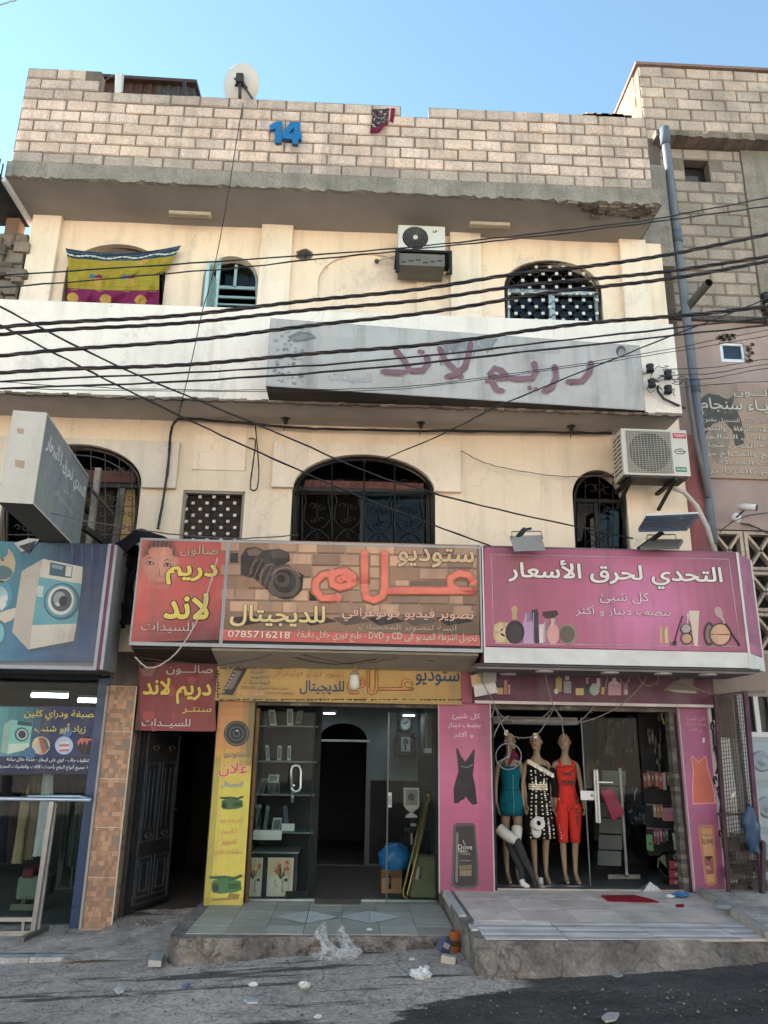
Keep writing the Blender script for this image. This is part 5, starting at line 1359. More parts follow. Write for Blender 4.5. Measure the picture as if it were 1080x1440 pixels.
upright('upright_sign', 'narrow pink panel with an orange dress and brown shampoo bottle, right of the mannequin shop', zs(z4, [(562, 160), (725, 160), (830, 1222), (655, 1222)]), art_right,
  [("كل شيئ", 604, 200, 712, 222, c(206, 170, 178), 0, True), ("بنصف دينار", 594, 232, 718, 254, c(206, 170, 178), 0, True), ("و أكثر", 616, 264, 694, 286, c(206, 170, 178), 0, True),
         ("L'OREAL", 690, 882, 752, 898, c(90, 56, 36), 0, False), ("ELVIVE", 694, 914, 758, 944, c(90, 56, 36), .02, False), ("OIL", 716, 1070, 746, 1090, c(220, 200, 180), 0, False)], z4, c(182, 84, 132), c(140, 66, 104), -.02)
gl = Vector((-1.11, -1.14, 0)); gr_ = Vector((3.64, -.80, 0))
GPL = Plane(gl, gr_ - gl)
gz0, gz1 = 5.68, 6.60
grey = thing('fascia_sign', 'long grey slanting fascia sign with faded purple Arabic script on the white balcony front', 'sign', (1.2, -.9, 5.68))
b = MB(c(190, 188, 186, .9)); GL = (gr_ - gl).length
v = [GPL.pt(0, gz0), GPL.pt(GL, gz0), Vector((3.64, BY + .0, gz0)), Vector((-1.11, BY + .0, gz0))]
v += [p + Vector((0, 0, gz1 - gz0)) for p in v]
b.add(v, [(3, 2, 1, 0), (4, 5, 6, 7), (0, 1, 5, 4), (1, 2, 6, 5), (3, 0, 4, 7)]); b.build('cabinet', PRINT, grey)
b = MB()
for i in range(24):
 for j in range(5):
  b.poly(GPL, [(.01 + (GL - .02) * i / 24, gz0 + .01 + .9 * j / 5), (.01 + (GL - .02) * (i + 1) / 24, gz0 + .01 + .9 * j / 5), (.01 + (GL - .02) * (i + 1) / 24, gz0 + .01 + .9 * (j + 1) / 5), (.01 + (GL - .02) * i / 24, gz0 + .01 + .9 * (j + 1) / 5)], .002, mixc(c(214, 208, 202), c(194, 187, 181), random.random() * .4 + .6 * abs(i / 24 - .5)), px=False)
gk = c(140, 138, 136)
for k in range(60):
 x, y = 386 + rnd(0, 40), 460 + rnd(0, 80); r = rnd(1.2, 3.5); b.ell(GPL, x, y, r, r * .8, .003 + k * .00003, c(*(rnd(130, 176),) * 3), n=8)
b.poly(GPL, [(404, 474), (420, 466), (436, 468), (446, 476), (430, 480), (414, 482)], .005, gk); b.poly(GPL, [(408, 476), (428, 470), (440, 474), (420, 478)], .0055, c(160, 158, 156))
for k in range(22):
 x = 612 + rnd(0, 70); y = 474 + rnd(0, 12); b.poly(GPL, [(x, y), (x + rnd(8, 26), y + rnd(-3, 3)), (x + rnd(4, 20), y + rnd(10, 34))], .0032 + k * .00004, c(*(rnd(140, 176),) * 3))
b.ell(GPL, 873, 494, 7, 8, .004, c(96, 92, 90)); b.ell(GPL, 874, 497, 5, 6, .0045, c(168, 162, 158))
b.build('printed_picture', PRINT, grey)
z9 = Z(370, 440, 1.9636)
PUR = c(146, 104, 112)
S9 = [[(905, 140), (900, 165), (880, 190), (842, 192)], [(805, 150), (808, 180), (795, 208), (775, 218)], [(748, 140), (752, 165), (742, 182), (700, 184), (676, 180), (658, 160), (640, 154), (626, 168), (645, 182), (676, 180)], [(628, 168), (630, 190), (645, 214), (658, 216)],
      [(572, 86), (566, 120), (556, 152), (530, 172), (508, 178)], [(488, 100), (500, 130), (530, 160), (545, 178)], [(452, 122), (454, 144), (440, 160), (406, 162)], [(368, 108), (388, 130), (404, 160), (380, 166), (332, 164)]]
b = MB()
for st in S9:
 b.stroke(GPL, zs(z9, st), .052, .008, c(216, 206, 206), flat=.1); b.stroke(GPL, zs(z9, st), .040, .013, PUR, flat=.1)
for x, y in ((735, 208), (752, 212), (618, 190), (432, 108), (440, 110)): X, Y = z9(x, y); b.ell(GPL, X, Y, 4, 4, .014 + x * .000001, PUR, rot=45, n=4)
b.build('lettering', LETTER, grey)
for t_, x0, y0, x1, y1 in (("صالون", 694, 84, 818, 116), ("للسيدات", 182, 164, 300, 196)):
 b = MB(); zt(b, GPL, z9, t_, x0, y0, x1, y1, .007, c(196, 194, 194), 0, outline=c(164, 160, 160), ow=.035); b.build('lettering', LETTER, grey)
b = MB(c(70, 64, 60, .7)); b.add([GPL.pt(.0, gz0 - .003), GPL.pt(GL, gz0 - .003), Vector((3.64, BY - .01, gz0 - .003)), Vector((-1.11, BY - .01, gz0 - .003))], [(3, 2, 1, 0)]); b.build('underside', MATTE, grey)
n0, n1 = A(66, 581, -2.45), A(125, 668, -.55)
p0_, p1_ = Vector((n0.x, -2.45, 0)), Vector((n1.x, -.55, 0))
JP = Plane(p0_, p1_ - p0_)
jz0, jz1 = 3.73, 4.68; JL = (p1_ - p0_).length; jt = .32
proj = thing('projecting_sign', 'grey weathered box sign jutting out over the street at the left, its end face bare', 'sign', (-3.3, -1.4, jz0))
b = MB(c(196, 190, 180, .9))
q = [JP.pt(0, jz0), JP.pt(JL, jz0), JP.pt(JL, jz0, -jt), JP.pt(0, jz0, -jt)]
b.add(q + [p + Vector((0, 0, jz1 - jz0)) for p in q], [(4, 5, 6, 7), (0, 1, 5, 4), (1, 2, 6, 5), (2, 3, 7, 6), (3, 0, 4, 7)])
b.build('cabinet', PLASTER, proj, bevel=.006)
b = MB(c(92, 86, 80, .8)); b.face([p + Vector((0, 0, .0)) for p in q][::-1]); b.build('underside', MATTE, proj)
b = MB()
for i in range(8):
 for j in range(8):
  u, v = (i + .5) / 8, 1 - (j + .5) / 8
  b.poly(JP, [(.02 + (JL - .04) * i / 8, jz0 + .02 + .91 * j / 8), (.02 + (JL - .04) * (i + 1) / 8, jz0 + .02 + .91 * j / 8), (.02 + (JL - .04) * (i + 1) / 8, jz0 + .02 + .91 * (j + 1) / 8), (.02 + (JL - .04) * i / 8, jz0 + .02 + .91 * (j + 1) / 8)], .002, mixc(c(128, 134, 146), c(164, 168, 176), v * .6 + .3 * u), px=False)
for (a, e, w_, h_) in ((.02, .1, .12, .38), (.16, .12, .10, .30), (.30, .06, .14, .26), (.46, .06, .12, .22), (1.3, .08, .16, .2), (1.55, .06, .2, .3)):
 b.poly(JP, [(a, jz0 + e), (a + w_, jz0 + e), (a + w_ * .9, jz0 + e + h_), (a + w_ * .1, jz0 + e + h_)], .003 + a * .0003, c(150, 164, 156), px=False)
for p, q2 in (((.04, jz1 - .05), (JL - .04, jz1 - .05)),): b.stroke(JP, [p, q2], .005, .004, c(170, 172, 176), px=False, n=4)
b.build('printed_picture', PRINT, proj)
for args in (("التحدي لحرق الأسعار", .10, jz1 - .40, JL - .08, jz1 - .14, c(240, 240, 236), .03), ("كل شيئ", .9, jz1 - .52, 1.3, jz1 - .44, c(216, 218, 220), 0), ("بنصف دينار و أكثر", .6, jz1 - .66, 1.4, jz1 - .56, c(216, 218, 220), 0)):
 b = MB(); s_ = shape(args[0]); vv, ff, ii = glyphs(s_, args[6])
 X0, X1 = min(p[0] for p in vv), max(p[0] for p in vv); Y0, Y1 = min(p[1] for p in vv), max(p[1] for p in vv)
 b.add([JP.pt(args[1] + (p[0] - X0) / (X1 - X0) * (args[3] - args[1]), args[2] + (p[1] - Y0) / (Y1 - Y0) * (args[4] - args[2]), .007 + .0001 * (i % 12)) for p, i in zip(vv, ii)], ff, args[5])
 b.build('lettering', LETTER, proj)
EP = Plane(JP.pt(0, 0, -jt), JP.pt(0, 0) - JP.pt(0, 0, -jt))
b = MB()
for px, py, s_ in ((29, 606, 5), (28, 652, 7)): b.poly(EP, [(px - s_, py - s_ * .8), (px + s_, py - s_ * .5), (px + s_ * .8, py + s_), (px - s_ * .9, py + s_ * .6)], .004, c(190, 160, 130))
b.build('tape_patch', PRINT, proj)
b = MB(c(74, 70, 68, .8))
for z in (jz0 + .15, jz1 - .2): b.bar(JP.pt(JL - .1, z, -.1), JP.pt(JL + .62, z - .1, -.1), .05, .05)
q1 = A(133, 705, -.2); b.bar((q1.x, -.2, 3.5), (q1.x, -.2, 4.9), .07, .07, col=c(150, 140, 128, .8))
b.bar(A(118, 742, -.6), A(148, 764, -.3), .06, .06, col=c(40, 38, 38, .8)); b.bar(A(130, 690, -.35), A(158, 722, -.1), .03, .03)
b.build('bracket', IRON, proj)
LY = -.95
lx1 = A(142, 850, LY).x; lz0, lz1 = A(70, 940, LY).z, A(70, 764, LY).z
ln = thing('laundry_sign', 'large blue lightbox sign with a washing machine picture at the left edge', 'sign', (-4, -.5, lz0))
b = MB(c(126, 122, 122, .8)); b.box(-5.6, lx1 + .10, LY + .012, -.45, lz0, lz1); b.build('cabinet', MATTE, ln)
b = MB(c(160, 160, 164, .9)); b.box(-5.6, lx1, LY - .006, LY + .02, lz0 - .01, lz0 + .03); b.box(lx1 - .0, lx1 + .035, LY - .008, LY + .02, lz0 - .01, lz1 + .01); b.box(lx1 + .035, lx1 + .075, LY - .004, LY + .02, lz0, lz1, c(110, 60, 84, .9)); b.box(lx1 + .075, lx1 + .105, LY - .008, LY + .02, lz0, lz1)
b.box(-5.6, lx1 + .1, LY + .02, -.46, lz0 - .012, lz0, c(60, 58, 58, .7)); b.build('frame', MATTE, ln)
b = MB(); LP_ = FP(LY)
gradient(b, LP_, [(-60, 760), (152, 765), (136, 931), (-80, 930)], .002, lambda u, v: mixc(mixc(c(70, 146, 160), c(38, 54, 92), min(1, max(0, (u - .2) * 1.7))), c(60, 110, 160), max(0, v - .5) * .9), 18, 10)
for k in range(9): X = 30 + k * 14; b.poly(LP_, [(X, 767), (X + rnd(1, 3), 767), (X + rnd(0, 2), 767 + rnd(15, 60))], .0028, c(84, 96, 120))
CR = c(206, 196, 178); TE = c(92, 158, 166)
def lp_(pts, col, off): b.poly(LP_, zs(z5, pts), off, col)
lp_([(92, 190), (182, 138), (166, 214), (136, 416), (124, 526), (52, 446)], c(186, 174, 156), .004)
lp_([(182, 138), (350, 172), (345, 243), (166, 214)], CR, .0045); lp_([(166, 214), (345, 243), (325, 412), (136, 418)], TE, .005); lp_([(136, 418), (325, 411), (310, 488), (124, 526)], CR, .0055)
lp_([(214, 152), (308, 171), (302, 220), (208, 206)], c(60, 92, 104), .006); lp_([(280, 168), (304, 172), (300, 214), (276, 210)], c(206, 200, 190), .0065); lp_([(222, 160), (268, 170), (264, 184), (219, 176)], c(120, 150, 160), .0065); lp_([(160, 250), (186, 254), (180, 300), (156, 296)], c(190, 196, 190), .006)
lp_([(122, 520), (310, 484), (308, 492), (124, 530)], c(84, 90, 100), .006)
for k, (x, y, rx, ry, cc) in enumerate(((262, 318, 76, 78, c(50, 96, 110)), (258, 316, 66, 70, c(84, 150, 160)), (258, 314, 55, 60, c(212, 208, 198)), (260, 312, 44, 49, c(74, 82, 88)), (252, 306, 26, 30, c(150, 156, 156)), (268, 316, 18, 22, c(40, 46, 52)), (244, 330, 10, 8, c(190, 190, 186)))):
 X, Y = z5(x, y); b.ell(LP_, X, Y, rx / 3, ry / 3, .007 + .0006 * k, cc, rot=12, n=26)
X, Y = z5(0, 160); b.ell(LP_, X, Y, 22, 26, .004, c(186, 164, 132)); b.ell(LP_, X + 4, Y - 6, 2, 2, .005, c(110, 80, 60)); b.ell(LP_, X - 6, Y - 18, 18, 12, .0045, c(60, 130, 140)); b.ell(LP_, X + 2, Y + 12, 16, 10, .0048, c(84, 110, 116))
X, Y = z5(8, 290); b.ell(LP_, X, Y, 15, 20, .004, c(70, 140, 160)); b.ell(LP_, X - 3, Y + 3, 12, 15, .0045, c(150, 186, 190)); lp_([(-10, 300), (30, 290), (34, 310), (20, 316), (30, 330), (10, 356), (-20, 350)], c(206, 204, 196), .005)
lp_([(-20, 370), (60, 345), (96, 350), (50, 396), (-10, 420)], c(206, 190, 168), .0035); X, Y = z5(0, 450); b.ell(LP_, X, Y, 9, 18, .004, c(60, 120, 130)); b.ell(LP_, X, Y, 6, 13, .0045, c(120, 176, 184))
b.build('printed_picture', PRINT, ln)
b = MB(c(150, 170, 172, .9)); b.poly(FP(LY - .02), [(20, 764), (40, 757), (56, 758), (44, 772), (30, 776)], 0, c(206, 204, 200, .9)); b.poly(FP(LY - .025), [(26, 768), (52, 760), (40, 778)], 0, c(40, 38, 40, .7)); b.build('torn_corner', PRINT, ln)
zA = Z(0, 960, 3.6)
pos = thing('window_poster', 'blue laundry poster with yellow and white Arabic text inside the left shop window', 'poster', (-3.3, .06, 1.0))
QP = FP(.06)
b = MB(c(34, 60, 110, .9)); b.rect(QP, -30, 993, 136, 1086, 0, .01); b.build('panel', PRINT, pos)
b = MB(); q3 = FP(.058)
gradient(b, q3, zs(zA, [(-80, 120), (508, 130), (478, 374), (-110, 372)]), .001, lambda u, v: mixc(c(84, 170, 176), c(34, 50, 100), min(1, max(0, (u - .12) * 2.2))), 14, 6)
b.poly(q3, zs(zA, [(-110, 373), (478, 375), (468, 464), (-110, 460)]), .0015, c(30, 40, 84))
b.poly(q3, zs(zA, [(22, 210), (56, 188), (46, 300), (38, 360), (4, 350)]), .002, c(150, 190, 170)); b.poly(q3, zs(zA, [(56, 188), (166, 198), (148, 336), (38, 362), (48, 240)]), .0024, c(120, 200, 190)); b.poly(q3, zs(zA, [(90, 192), (164, 199), (162, 222), (88, 214)]), .0028, c(50, 90, 100)); b.poly(q3, zs(zA, [(44, 310), (150, 306), (146, 336), (38, 362)]), .0028, c(200, 220, 200))
for k, (x, y, r, cc) in enumerate(((110, 262, 36, c(40, 100, 110)), (112, 262, 28, c(190, 200, 200)), (112, 262, 20, c(60, 70, 80)), (208, 318, 46, c(210, 200, 170)), (325, 318, 46, c(170, 200, 220)), (435, 318, 46, c(30, 26, 34)), (340, 250, 26, c(60, 110, 170)), (150, 356, 30, c(50, 110, 160)))):
 X, Y = zA(x, y); b.ell(q3, X, Y, r / 3.6, r / 3.6, .0032 + .0003 * k, cc)
b.poly(q3, zs(zA, [(196, 280), (216, 276), (236, 350), (216, 360)]), .006, c(200, 60, 50)); b.poly(q3, zs(zA, [(216, 276), (236, 290), (250, 330), (236, 346)]), .0062, c(60, 110, 90)); 
for k in range(4): b.poly(q3, zs(zA, [(300, 300 + k * 13), (352, 298 + k * 13), (350, 308 + k * 13), (302, 310 + k * 13)]), .0062, c(206, 70, 90) if k % 2 else c(220, 220, 224))
b.poly(q3, zs(zA, [(392, 300), (410, 280), (470, 284), (474, 296), (450, 292), (440, 320), (430, 292), (416, 316), (408, 296), (396, 326)]), .0064, c(206, 90, 80))
b.build('printed_picture', PRINT, pos)
for args in (("مصبغة ودراي كلين", 124, 138, 502, 192, c(216, 206, 84), .01), ("زياد أبو شنب", 178, 206, 436, 258, c(216, 206, 84), .01), ("تنظيف جاف - كوي على البخار - خدمة خلال ساعة", 34, 380, 452, 408, c(226, 228, 230), .012), ("إزالة جميع أنواع البقع بأحدث الآلات والتقنيات الحديثة", -12, 412, 474, 442, c(226, 228, 230), .012)):
 b = MB(); zt(b, q3, zA, *args[:5], .008, args[5], args[6]); b.build('lettering', LETTER, pos)
fr = thing('laundry_shopfront', 'glazed laundry shopfront with a dark blue post beside the tiled pillar', 'shopfront', (-4, .1, -.42))
b = MB(c(34, 62, 100, .85)); a_ = A(118, 1200, .05).x; b.box(a_ - .06, a_ + .10, .03, .12, -.42, 2.3); b.build('post', GLOSS, fr)
b = MB(c(30, 34, 44, .7)); b.box(-7, a_ - .06, .04, .10, 2.28, 2.36); b.build('header', MATTE, fr)
b = MB(); b.box(-7, a_ - .06, .072, .078, -.40, 2.28); b.build('pane', GLASS, fr)
# ================================================================== THINGS ON THE FACADE
random.seed(11)
ZF = lambda s, ox, oy: (lambda x, y: (ox + x / s, oy + y / s))
zu = ZF(2.842, 520, 290); zl_ = ZF(2.4545, 640, 560)
WHITE = c(214, 210, 204, .9)
YA = -.42
p = [A(*zu(112, 178), YA), A(*zu(302, 178), YA)]
ax0, ax1, az0, az1 = p[0].x, p[1].x, A(*zu(206, 178), YA).z, A(*zu(206, 77), YA).z
ac = thing('air_conditioner', 'small white outdoor air conditioner on a black shelf under the roof slab', 'air conditioner', ((ax0 + ax1) / 2, -.25, az0))
b = MB(WHITE); b.box(ax0, ax1, YA, -.14, az0, az1); b.build('casing', GLOSS, ac, bevel=.012)
fx, fz_ = A(*zu(182, 127), YA).x, (az0 + az1) / 2; R_ = (az1 - az0) * .44
b = MB(c(40, 38, 38, .8)); b.lathe((fx, YA + .002, fz_), (0, -1, 0), [(0, R_), (.008, R_ * .99), (.010, R_ * .93), (.004, R_ * .9), (.004, 0)], 28, cap=False)
for k in range(1, 7): b.tube([(fx + R_ * k / 7 * math.cos(t * .2618), YA - .012, fz_ + R_ * k / 7 * math.sin(t * .2618)) for t in range(25)], .0035, 4, c(120, 116, 112, .8))
for k in range(10): b.tube([(fx, YA - .012, fz_), (fx + R_ * math.cos(k * .628), YA - .010, fz_ + R_ * math.sin(k * .628))], .003, 4, c(110, 106, 102, .8))
b.lathe((fx, YA - .008, fz_), (0, -1, 0), [(0, R_ * .2), (.014, R_ * .18), (.016, 0)], 16, c(210, 206, 200, .9), cap=False)
b.build('fan_grille', GLOSS, ac)
b = MB(); text(b, FP(YA), "LP", *zu(252, 97), *zu(270, 107), .004, c(40, 38, 38), .03, rtl=False); b.build('lettering', LETTER, ac)
b = MB(c(34, 32, 32, .8)); b.box(ax0 - .03, ax1 + .09, YA - .03, -.0, az0 - .035, az0 - .002)
for x in (ax0 - .02, ax1 + .05): b.box(x, x + .04, YA - .03, YA + .02, az0 - .36, az0 - .035); b.bar((x + .02, YA, az0 - .34), (x + .02, -.02, az0 - .08), .03, .03)
b.build('shelf', IRON, ac)
b = MB(c(116, 112, 106, .8)); b.box(ax0 + .02, ax1 - .01, YA + .0, -.06, az0 - .24, az0 - .05)
for k in range(6): b.box(ax0 + .05 + .1 * k, ax0 + .12 + .1 * k, YA - .004, YA + .01, az0 - .2 + .02 * (k % 3), az0 - .18 + .02 * (k % 3), c(60, 56, 54, .8))
b.build('tray', MATTE, ac)
b = MB(c(190, 184, 174, .9)); b.tube([A(*zu(105, 200), -.1), A(*zu(60, 210), -.08), A(*zu(28, 218), -.02)], .012, 6); b.tube([A(*zu(215, 240), -.2), A(*zu(235, 252), -.2), A(*zu(262, 240), -.2)], .016, 6); b.ball(A(*zu(28, 220), -.03), .035, c(90, 80, 70, .8)); b.build('hose', MATTE, ac)
YB = -.62
ax0, ax1 = A(*zl_(577, 182), YB).x, A(*zl_(806, 188), YB).x; az0, az1 = A(*zl_(690, 266), YB).z, A(*zl_(690, 107), YB).z
ac = thing('air_conditioner', 'large cream outdoor air conditioner with red and green stickers at the right corner', 'air conditioner', ((ax0 + ax1) / 2, -.4, az0))
b = MB(c(206, 198, 186, .9)); b.box(ax0, ax1, YB, -.26, az0, az1)
for k in range(9):
 z = az0 + .06 + (az1 - az0 - .1) * k / 9
 for s in (0, 1): b.box(ax0 - .004, ax0 + .01, YB + .04 + .15 * s, YB + .17 + .15 * s, z, z + .03, c(62, 58, 54, .7))
b.build('casing', GLOSS, ac, bevel=.008)
g = rectpx(FP(YB), *zl_(593, 114), *zl_(748, 258))
gx0, gx1, gz0_, gz1_ = g[0][0], g[1][0], g[0][1], g[2][1]
b = MB(c(150, 142, 130, .8)); b.box(gx0, gx1, YB - .003, YB + .02, gz0_, gz1_)
cx_, cz_ = (gx0 + gx1) / 2, (gz0_ + gz1_) / 2; R_ = (gz1_ - gz0_) * .46
b.lathe((cx_, YB - .005, cz_), (0, -1, 0), [(0, R_), (.002, R_ * .98), (.002, 0)], 30, c(88, 82, 76, .7), cap=False)
for k in range(3): b.poly(FP(YB - .008), [(cx_ + R_ * .2 * math.cos(a_), cz_ + R_ * .2 * math.sin(a_)) for a_ in (k * 2.1, k * 2.1 + .5)] + [(cx_ + R_ * .9 * math.cos(k * 2.1 + q), cz_ + R_ * .9 * math.sin(k * 2.1 + q)) for q in (1.1, .7, .2)], 0, c(110, 102, 94, .7), px=False)
for k in range(22): z = gz0_ + (gz1_ - gz0_) * (k + .5) / 22; b.bar((gx0, YB - .016, z), (gx1, YB - .016, z), .004, .004, col=c(196, 188, 174, .8))
for k in range(14): x = gx0 + (gx1 - gx0) * (k + .5) / 14; b.bar((x, YB - .019, gz0_), (x, YB - .019, gz1_), .004, .004, col=c(196, 188, 174, .8))
b.build('fan_grille', GLOSS, ac)
b = MB(c(206, 36, 66, .9)); b.rect(FP(YB), *zl_(751, 121), *zl_(796, 139), .003, .004); b.build('brand_sticker', PRINT, ac)
b = MB(); text(b, FP(YB), "TOSOT", *zl_(754, 126), *zl_(793, 134), .006, c(240, 236, 230), .03, rtl=False); text(b, FP(YB), "INVERTER", *zl_(766, 181), *zl_(794, 186), .004, c(90, 88, 84), .02, rtl=False); b.stroke(FP(YB), [(zl_(776 + 18 * math.cos(t * .52), 184 + 9 * math.sin(t * .52))) for t in range(11)], .005, .004, c(80, 78, 76), n=4); text(b, FP(YB), "R410A", *zl_(766, 242), *zl_(796, 250), .006, c(220, 236, 220), .02, rtl=False); b.build('lettering', LETTER, ac)
b = MB(c(30, 134, 80, .9)); b.rect(FP(YB), *zl_(762, 238), *zl_(799, 254), .003, .004); b.build('gas_sticker', PRINT, ac)
b = MB(c(40, 38, 38, .8)); b.box(ax0 + .03, ax1 - .03, YB + .03, -.28, az0 - .02, az0 - .001, c(84, 80, 76, .7))
for x in (ax0 + .1, ax1 - .2): b.bar((x, YB - .02, az0 - .04), (x, .0, az0 - .04), .05, .04); b.bar((x, YB + .05, az0 - .05), (x, -.0, az0 - .26), .04, .03)
b.build('bracket', IRON, ac)
b = MB(c(196, 188, 180, .9)); b.tube([A(940, 684, -.35), A(962, 692, -.3), A(980, 712, -.2), A(995, 742, -.15), A(1004, 775, -.1)], .03, 8); b.build('conduit', MATTE, ac)
fl = thing('floodlight', 'grey floodlight tilted face down on the top edge of the pink sign', 'floodlight', A(740, 772, -.85))
q = [A(*zl_(x, y), Y_) for (x, y), Y_ in (((205, 529), -1.05), ((312, 525), -1.05), ((300, 483), -.86), ((190, 486), -.86))]
b = MB(c(150, 142, 136, .9)); nrm = Vector((0, .045, .05)); b.hexa(q + [p + nrm for p in q])
b.build('lamp_head', MATTE, fl)
b = MB(c(96, 90, 86, .8)); ce = sum((q[i] for i in range(4)), Vector()) / 4; b.hexa([ce + (p - ce) * .86 - nrm * .08 for p in q] + [ce + (p - ce) * .86 for p in q]); b.build('lens', GLOSS, fl)
b = MB(c(30, 28, 28, .8)); b.bar(A(*zl_(215, 482), -.82), A(*zl_(240, 452), -.78), .05, .05); b.tube([A(*zl_(196, 486), -.86), A(*zl_(196, 460), -.8), A(*zl_(296, 459), -.8), A(*zl_(302, 484), -.86)], .008, 5, c(110, 106, 104)); b.bar(A(*zl_(236, 455), -.78), A(*zl_(260, 450), -.7), .04, .03); b.build('bracket', IRON, fl)
fl = thing('floodlight', 'wide dark flat panel lamp above the right end of the pink sign', 'floodlight', A(925, 772, -.8))
q = [A(*zl_(x, y), Y_) for (x, y), Y_ in (((634, 462), -1.25), ((800, 458), -1.25), ((842, 408), -.72), ((662, 416), -.72))]
b = MB(c(62, 64, 72, .8)); nrm = Vector((0, .015, .045)); b.hexa(q + [p + nrm for p in q]); b.build('lamp_head', GLOSS, fl)
b = MB(c(206, 204, 200, .9)); b.bar(q[3] + nrm, q[2] + nrm, .02, .03); b.build('head_trim', GLOSS, fl)
b = MB(c(34, 32, 32, .8)); b.bar(A(*zl_(716, 462), -.95), A(*zl_(632, 522), -.7), .05, .04); b.tube([A(*zl_(660, 500), -.75), A(*zl_(664, 472), -.75), A(*zl_(760, 470), -.75), A(*zl_(764, 496), -.75)], .008, 5, c(110, 106, 104)); b.build('bracket', IRON, fl)
fl = thing('floodlight', 'small grey lamp plate lying under the wide dark panel lamp', 'floodlight', A(925, 772, -.9))
q = [A(*zl_(x, y), Y_) for (x, y), Y_ in (((640, 524), -1.02), ((772, 522), -1.02), ((788, 496), -.84), ((682, 496), -.84))]
b = MB(c(112, 108, 104, .8)); b.hexa(q + [p + Vector((0, .02, .04)) for p in q]); b.build('lamp_head', MATTE, fl)
b = MB(c(60, 58, 56, .8)); b.bar(A(*zl_(700, 500), -.84), A(*zl_(700, 522), -.7), .03, .03); b.build('bracket', IRON, fl)
PXX = (A(938, 200, .1).x + A(1000, 740, .1).x) / 2
b = MB(c(112, 118, 128, .85))
zt_p, zb_p = A(934, 182, .1).z, 3.6
path = [(A(934 + (1003 - 934) * t, 182 + (765 - 182) * t, .1)) for t in (0, .02, .06, .1, .25, .26, .45, .6, .62, .8, .9, 1)]
b.tube(path, .062, 10); 
for i in (1, 5, 8): b.tube([path[i] + Vector((0, 0, .1)), path[i] - Vector((0, 0, .1))], .075, 10, c(96, 104, 116, .85))
b.tube([path[0] + Vector((0, 0, .01)), path[0] - Vector((0, 0, .3))], .078, 10, c(92, 104, 118, .85))
b.build('drain_pipe', MATTE, None, 'long grey drain pipe running down the corner between the two buildings', 'pipe')
b = MB(c(118, 112, 112, .85)); b.tube([A(966, 536, .0), A(972, 580, .0), A(978, 620, .02), A(996, 700, .03)], .036, 8); b.build('drain_pipe', MATTE, None, 'short thinner grey pipe beside the long drain pipe', 'pipe')
b = MB(c(104, 100, 94, .85)); b.tube([A(958, 443, .34), A(997, 397, -.45)], .058, 10, cap=False); b.tube([A(958, 443, .34), A(997, 397, -.45)], .05, 10, c(30, 28, 26), cap=False); b.build('spout_pipe', MATTE, None, 'grey pipe stub sticking out of the block wall', 'pipe')
di = thing('satellite_dish', 'white satellite dish seen from behind on the block parapet', 'dish', A(342, 150, -.65))
ce = A(339, 119, -.6); nrm = Vector((.34, .80, .42)).normalized()
b = MB(c(206, 196, 190, .9)); b.lathe(ce - nrm * .06, nrm, [(0, .0), (.006, .11), (.03, .21), (.064, .288), (.068, .294), (.064, .28), (.035, .2), (.014, .1), (.01, .0)], 32, cap=False); b.build('reflector', GLOSS, di)
b = MB(c(70, 62, 60, .8)); b.box(ce.x - .05, ce.x + .05, ce.y - .16, ce.y - .06, ce.z - .1, ce.z + .05)
for dx, dz in ((-.09, .04), (.09, .06), (-.07, -.1), (.1, -.12), (0, .12)): b.bar(ce + Vector((0, -.1, 0)), ce + Vector((dx, -.06, dz)), .022, .022)
b.tube([ce + Vector((0, -.12, 0)), ce + Vector((.02, -.1, -.34))], .025, 8); b.bar(ce + Vector((.02, -.1, -.05)), ce + Vector((.2, .0, -.28)), .02, .02); b.build('mount', IRON, di)
b = MB(c(206, 204, 200, .9)); p = A(166, 118, -.7); b.hexa([A(161, 132, -.74), A(170, 130, -.70), A(172, 104, -.70), A(162, 102, -.74), A(161, 132, -.62) + Vector((.03, 0, 0)), A(170, 130, -.6) + Vector((.03, 0, 0)), A(172, 104, -.6) + Vector((.03, 0, 0)), A(162, 102, -.62) + Vector((.03, 0, 0))])
an = thing('antenna_box', 'white upright antenna box on the left end of the block parapet', 'antenna', A(166, 134, -.65)); b.build('box', GLOSS, an, bevel=.01)
b = MB(c(190, 186, 180, .9)); b.bar(A(166, 128, -.6), A(167, 140, -.6), .04, .03); b.tube([A(160, 104, -.7), A(150, 112, -.6), A(138, 118, -.5)], .005, 4, c(120, 116, 112)); b.build('mount', IRON, an)
sh = thing('roof_shed', 'low rusty brown shed showing behind the left end of the block parapet', 'shed', (A(205, 130, .6).x, 1.2, 8.9))
s0, s1 = A(128, 118, .6), A(273, 128, .6); zt_ = A(200, 115, .6).z
b = MB(c(104, 70, 60, .8)); 
for k in range(22): x = s0.x + (s1.x - s0.x) * k / 22; b.box(x, x + (s1.x - s0.x) / 22, .6 + .02 * (k % 2), 1.8, 9.0, zt_ - .02, c(84, 56, 48, .7) if k < 14 else c(78, 76, 78, .7))
b.build('wall', IRON, sh); b = MB(c(78, 60, 56, .8)); b.hexa([(s0.x - .05, .5, zt_ - .03), (s1.x + .05, .5, zt_ - .06), (s1.x + .05, .5, zt_ + .0), (s0.x - .05, .5, zt_ + .03), (s0.x - .05, 1.9, zt_ + .1), (s1.x + .05, 1.9, zt_ + .08), (s1.x + .05, 1.9, zt_ + .14), (s0.x - .05, 1.9, zt_ + .16)]); b.build('roof', IRON, sh)
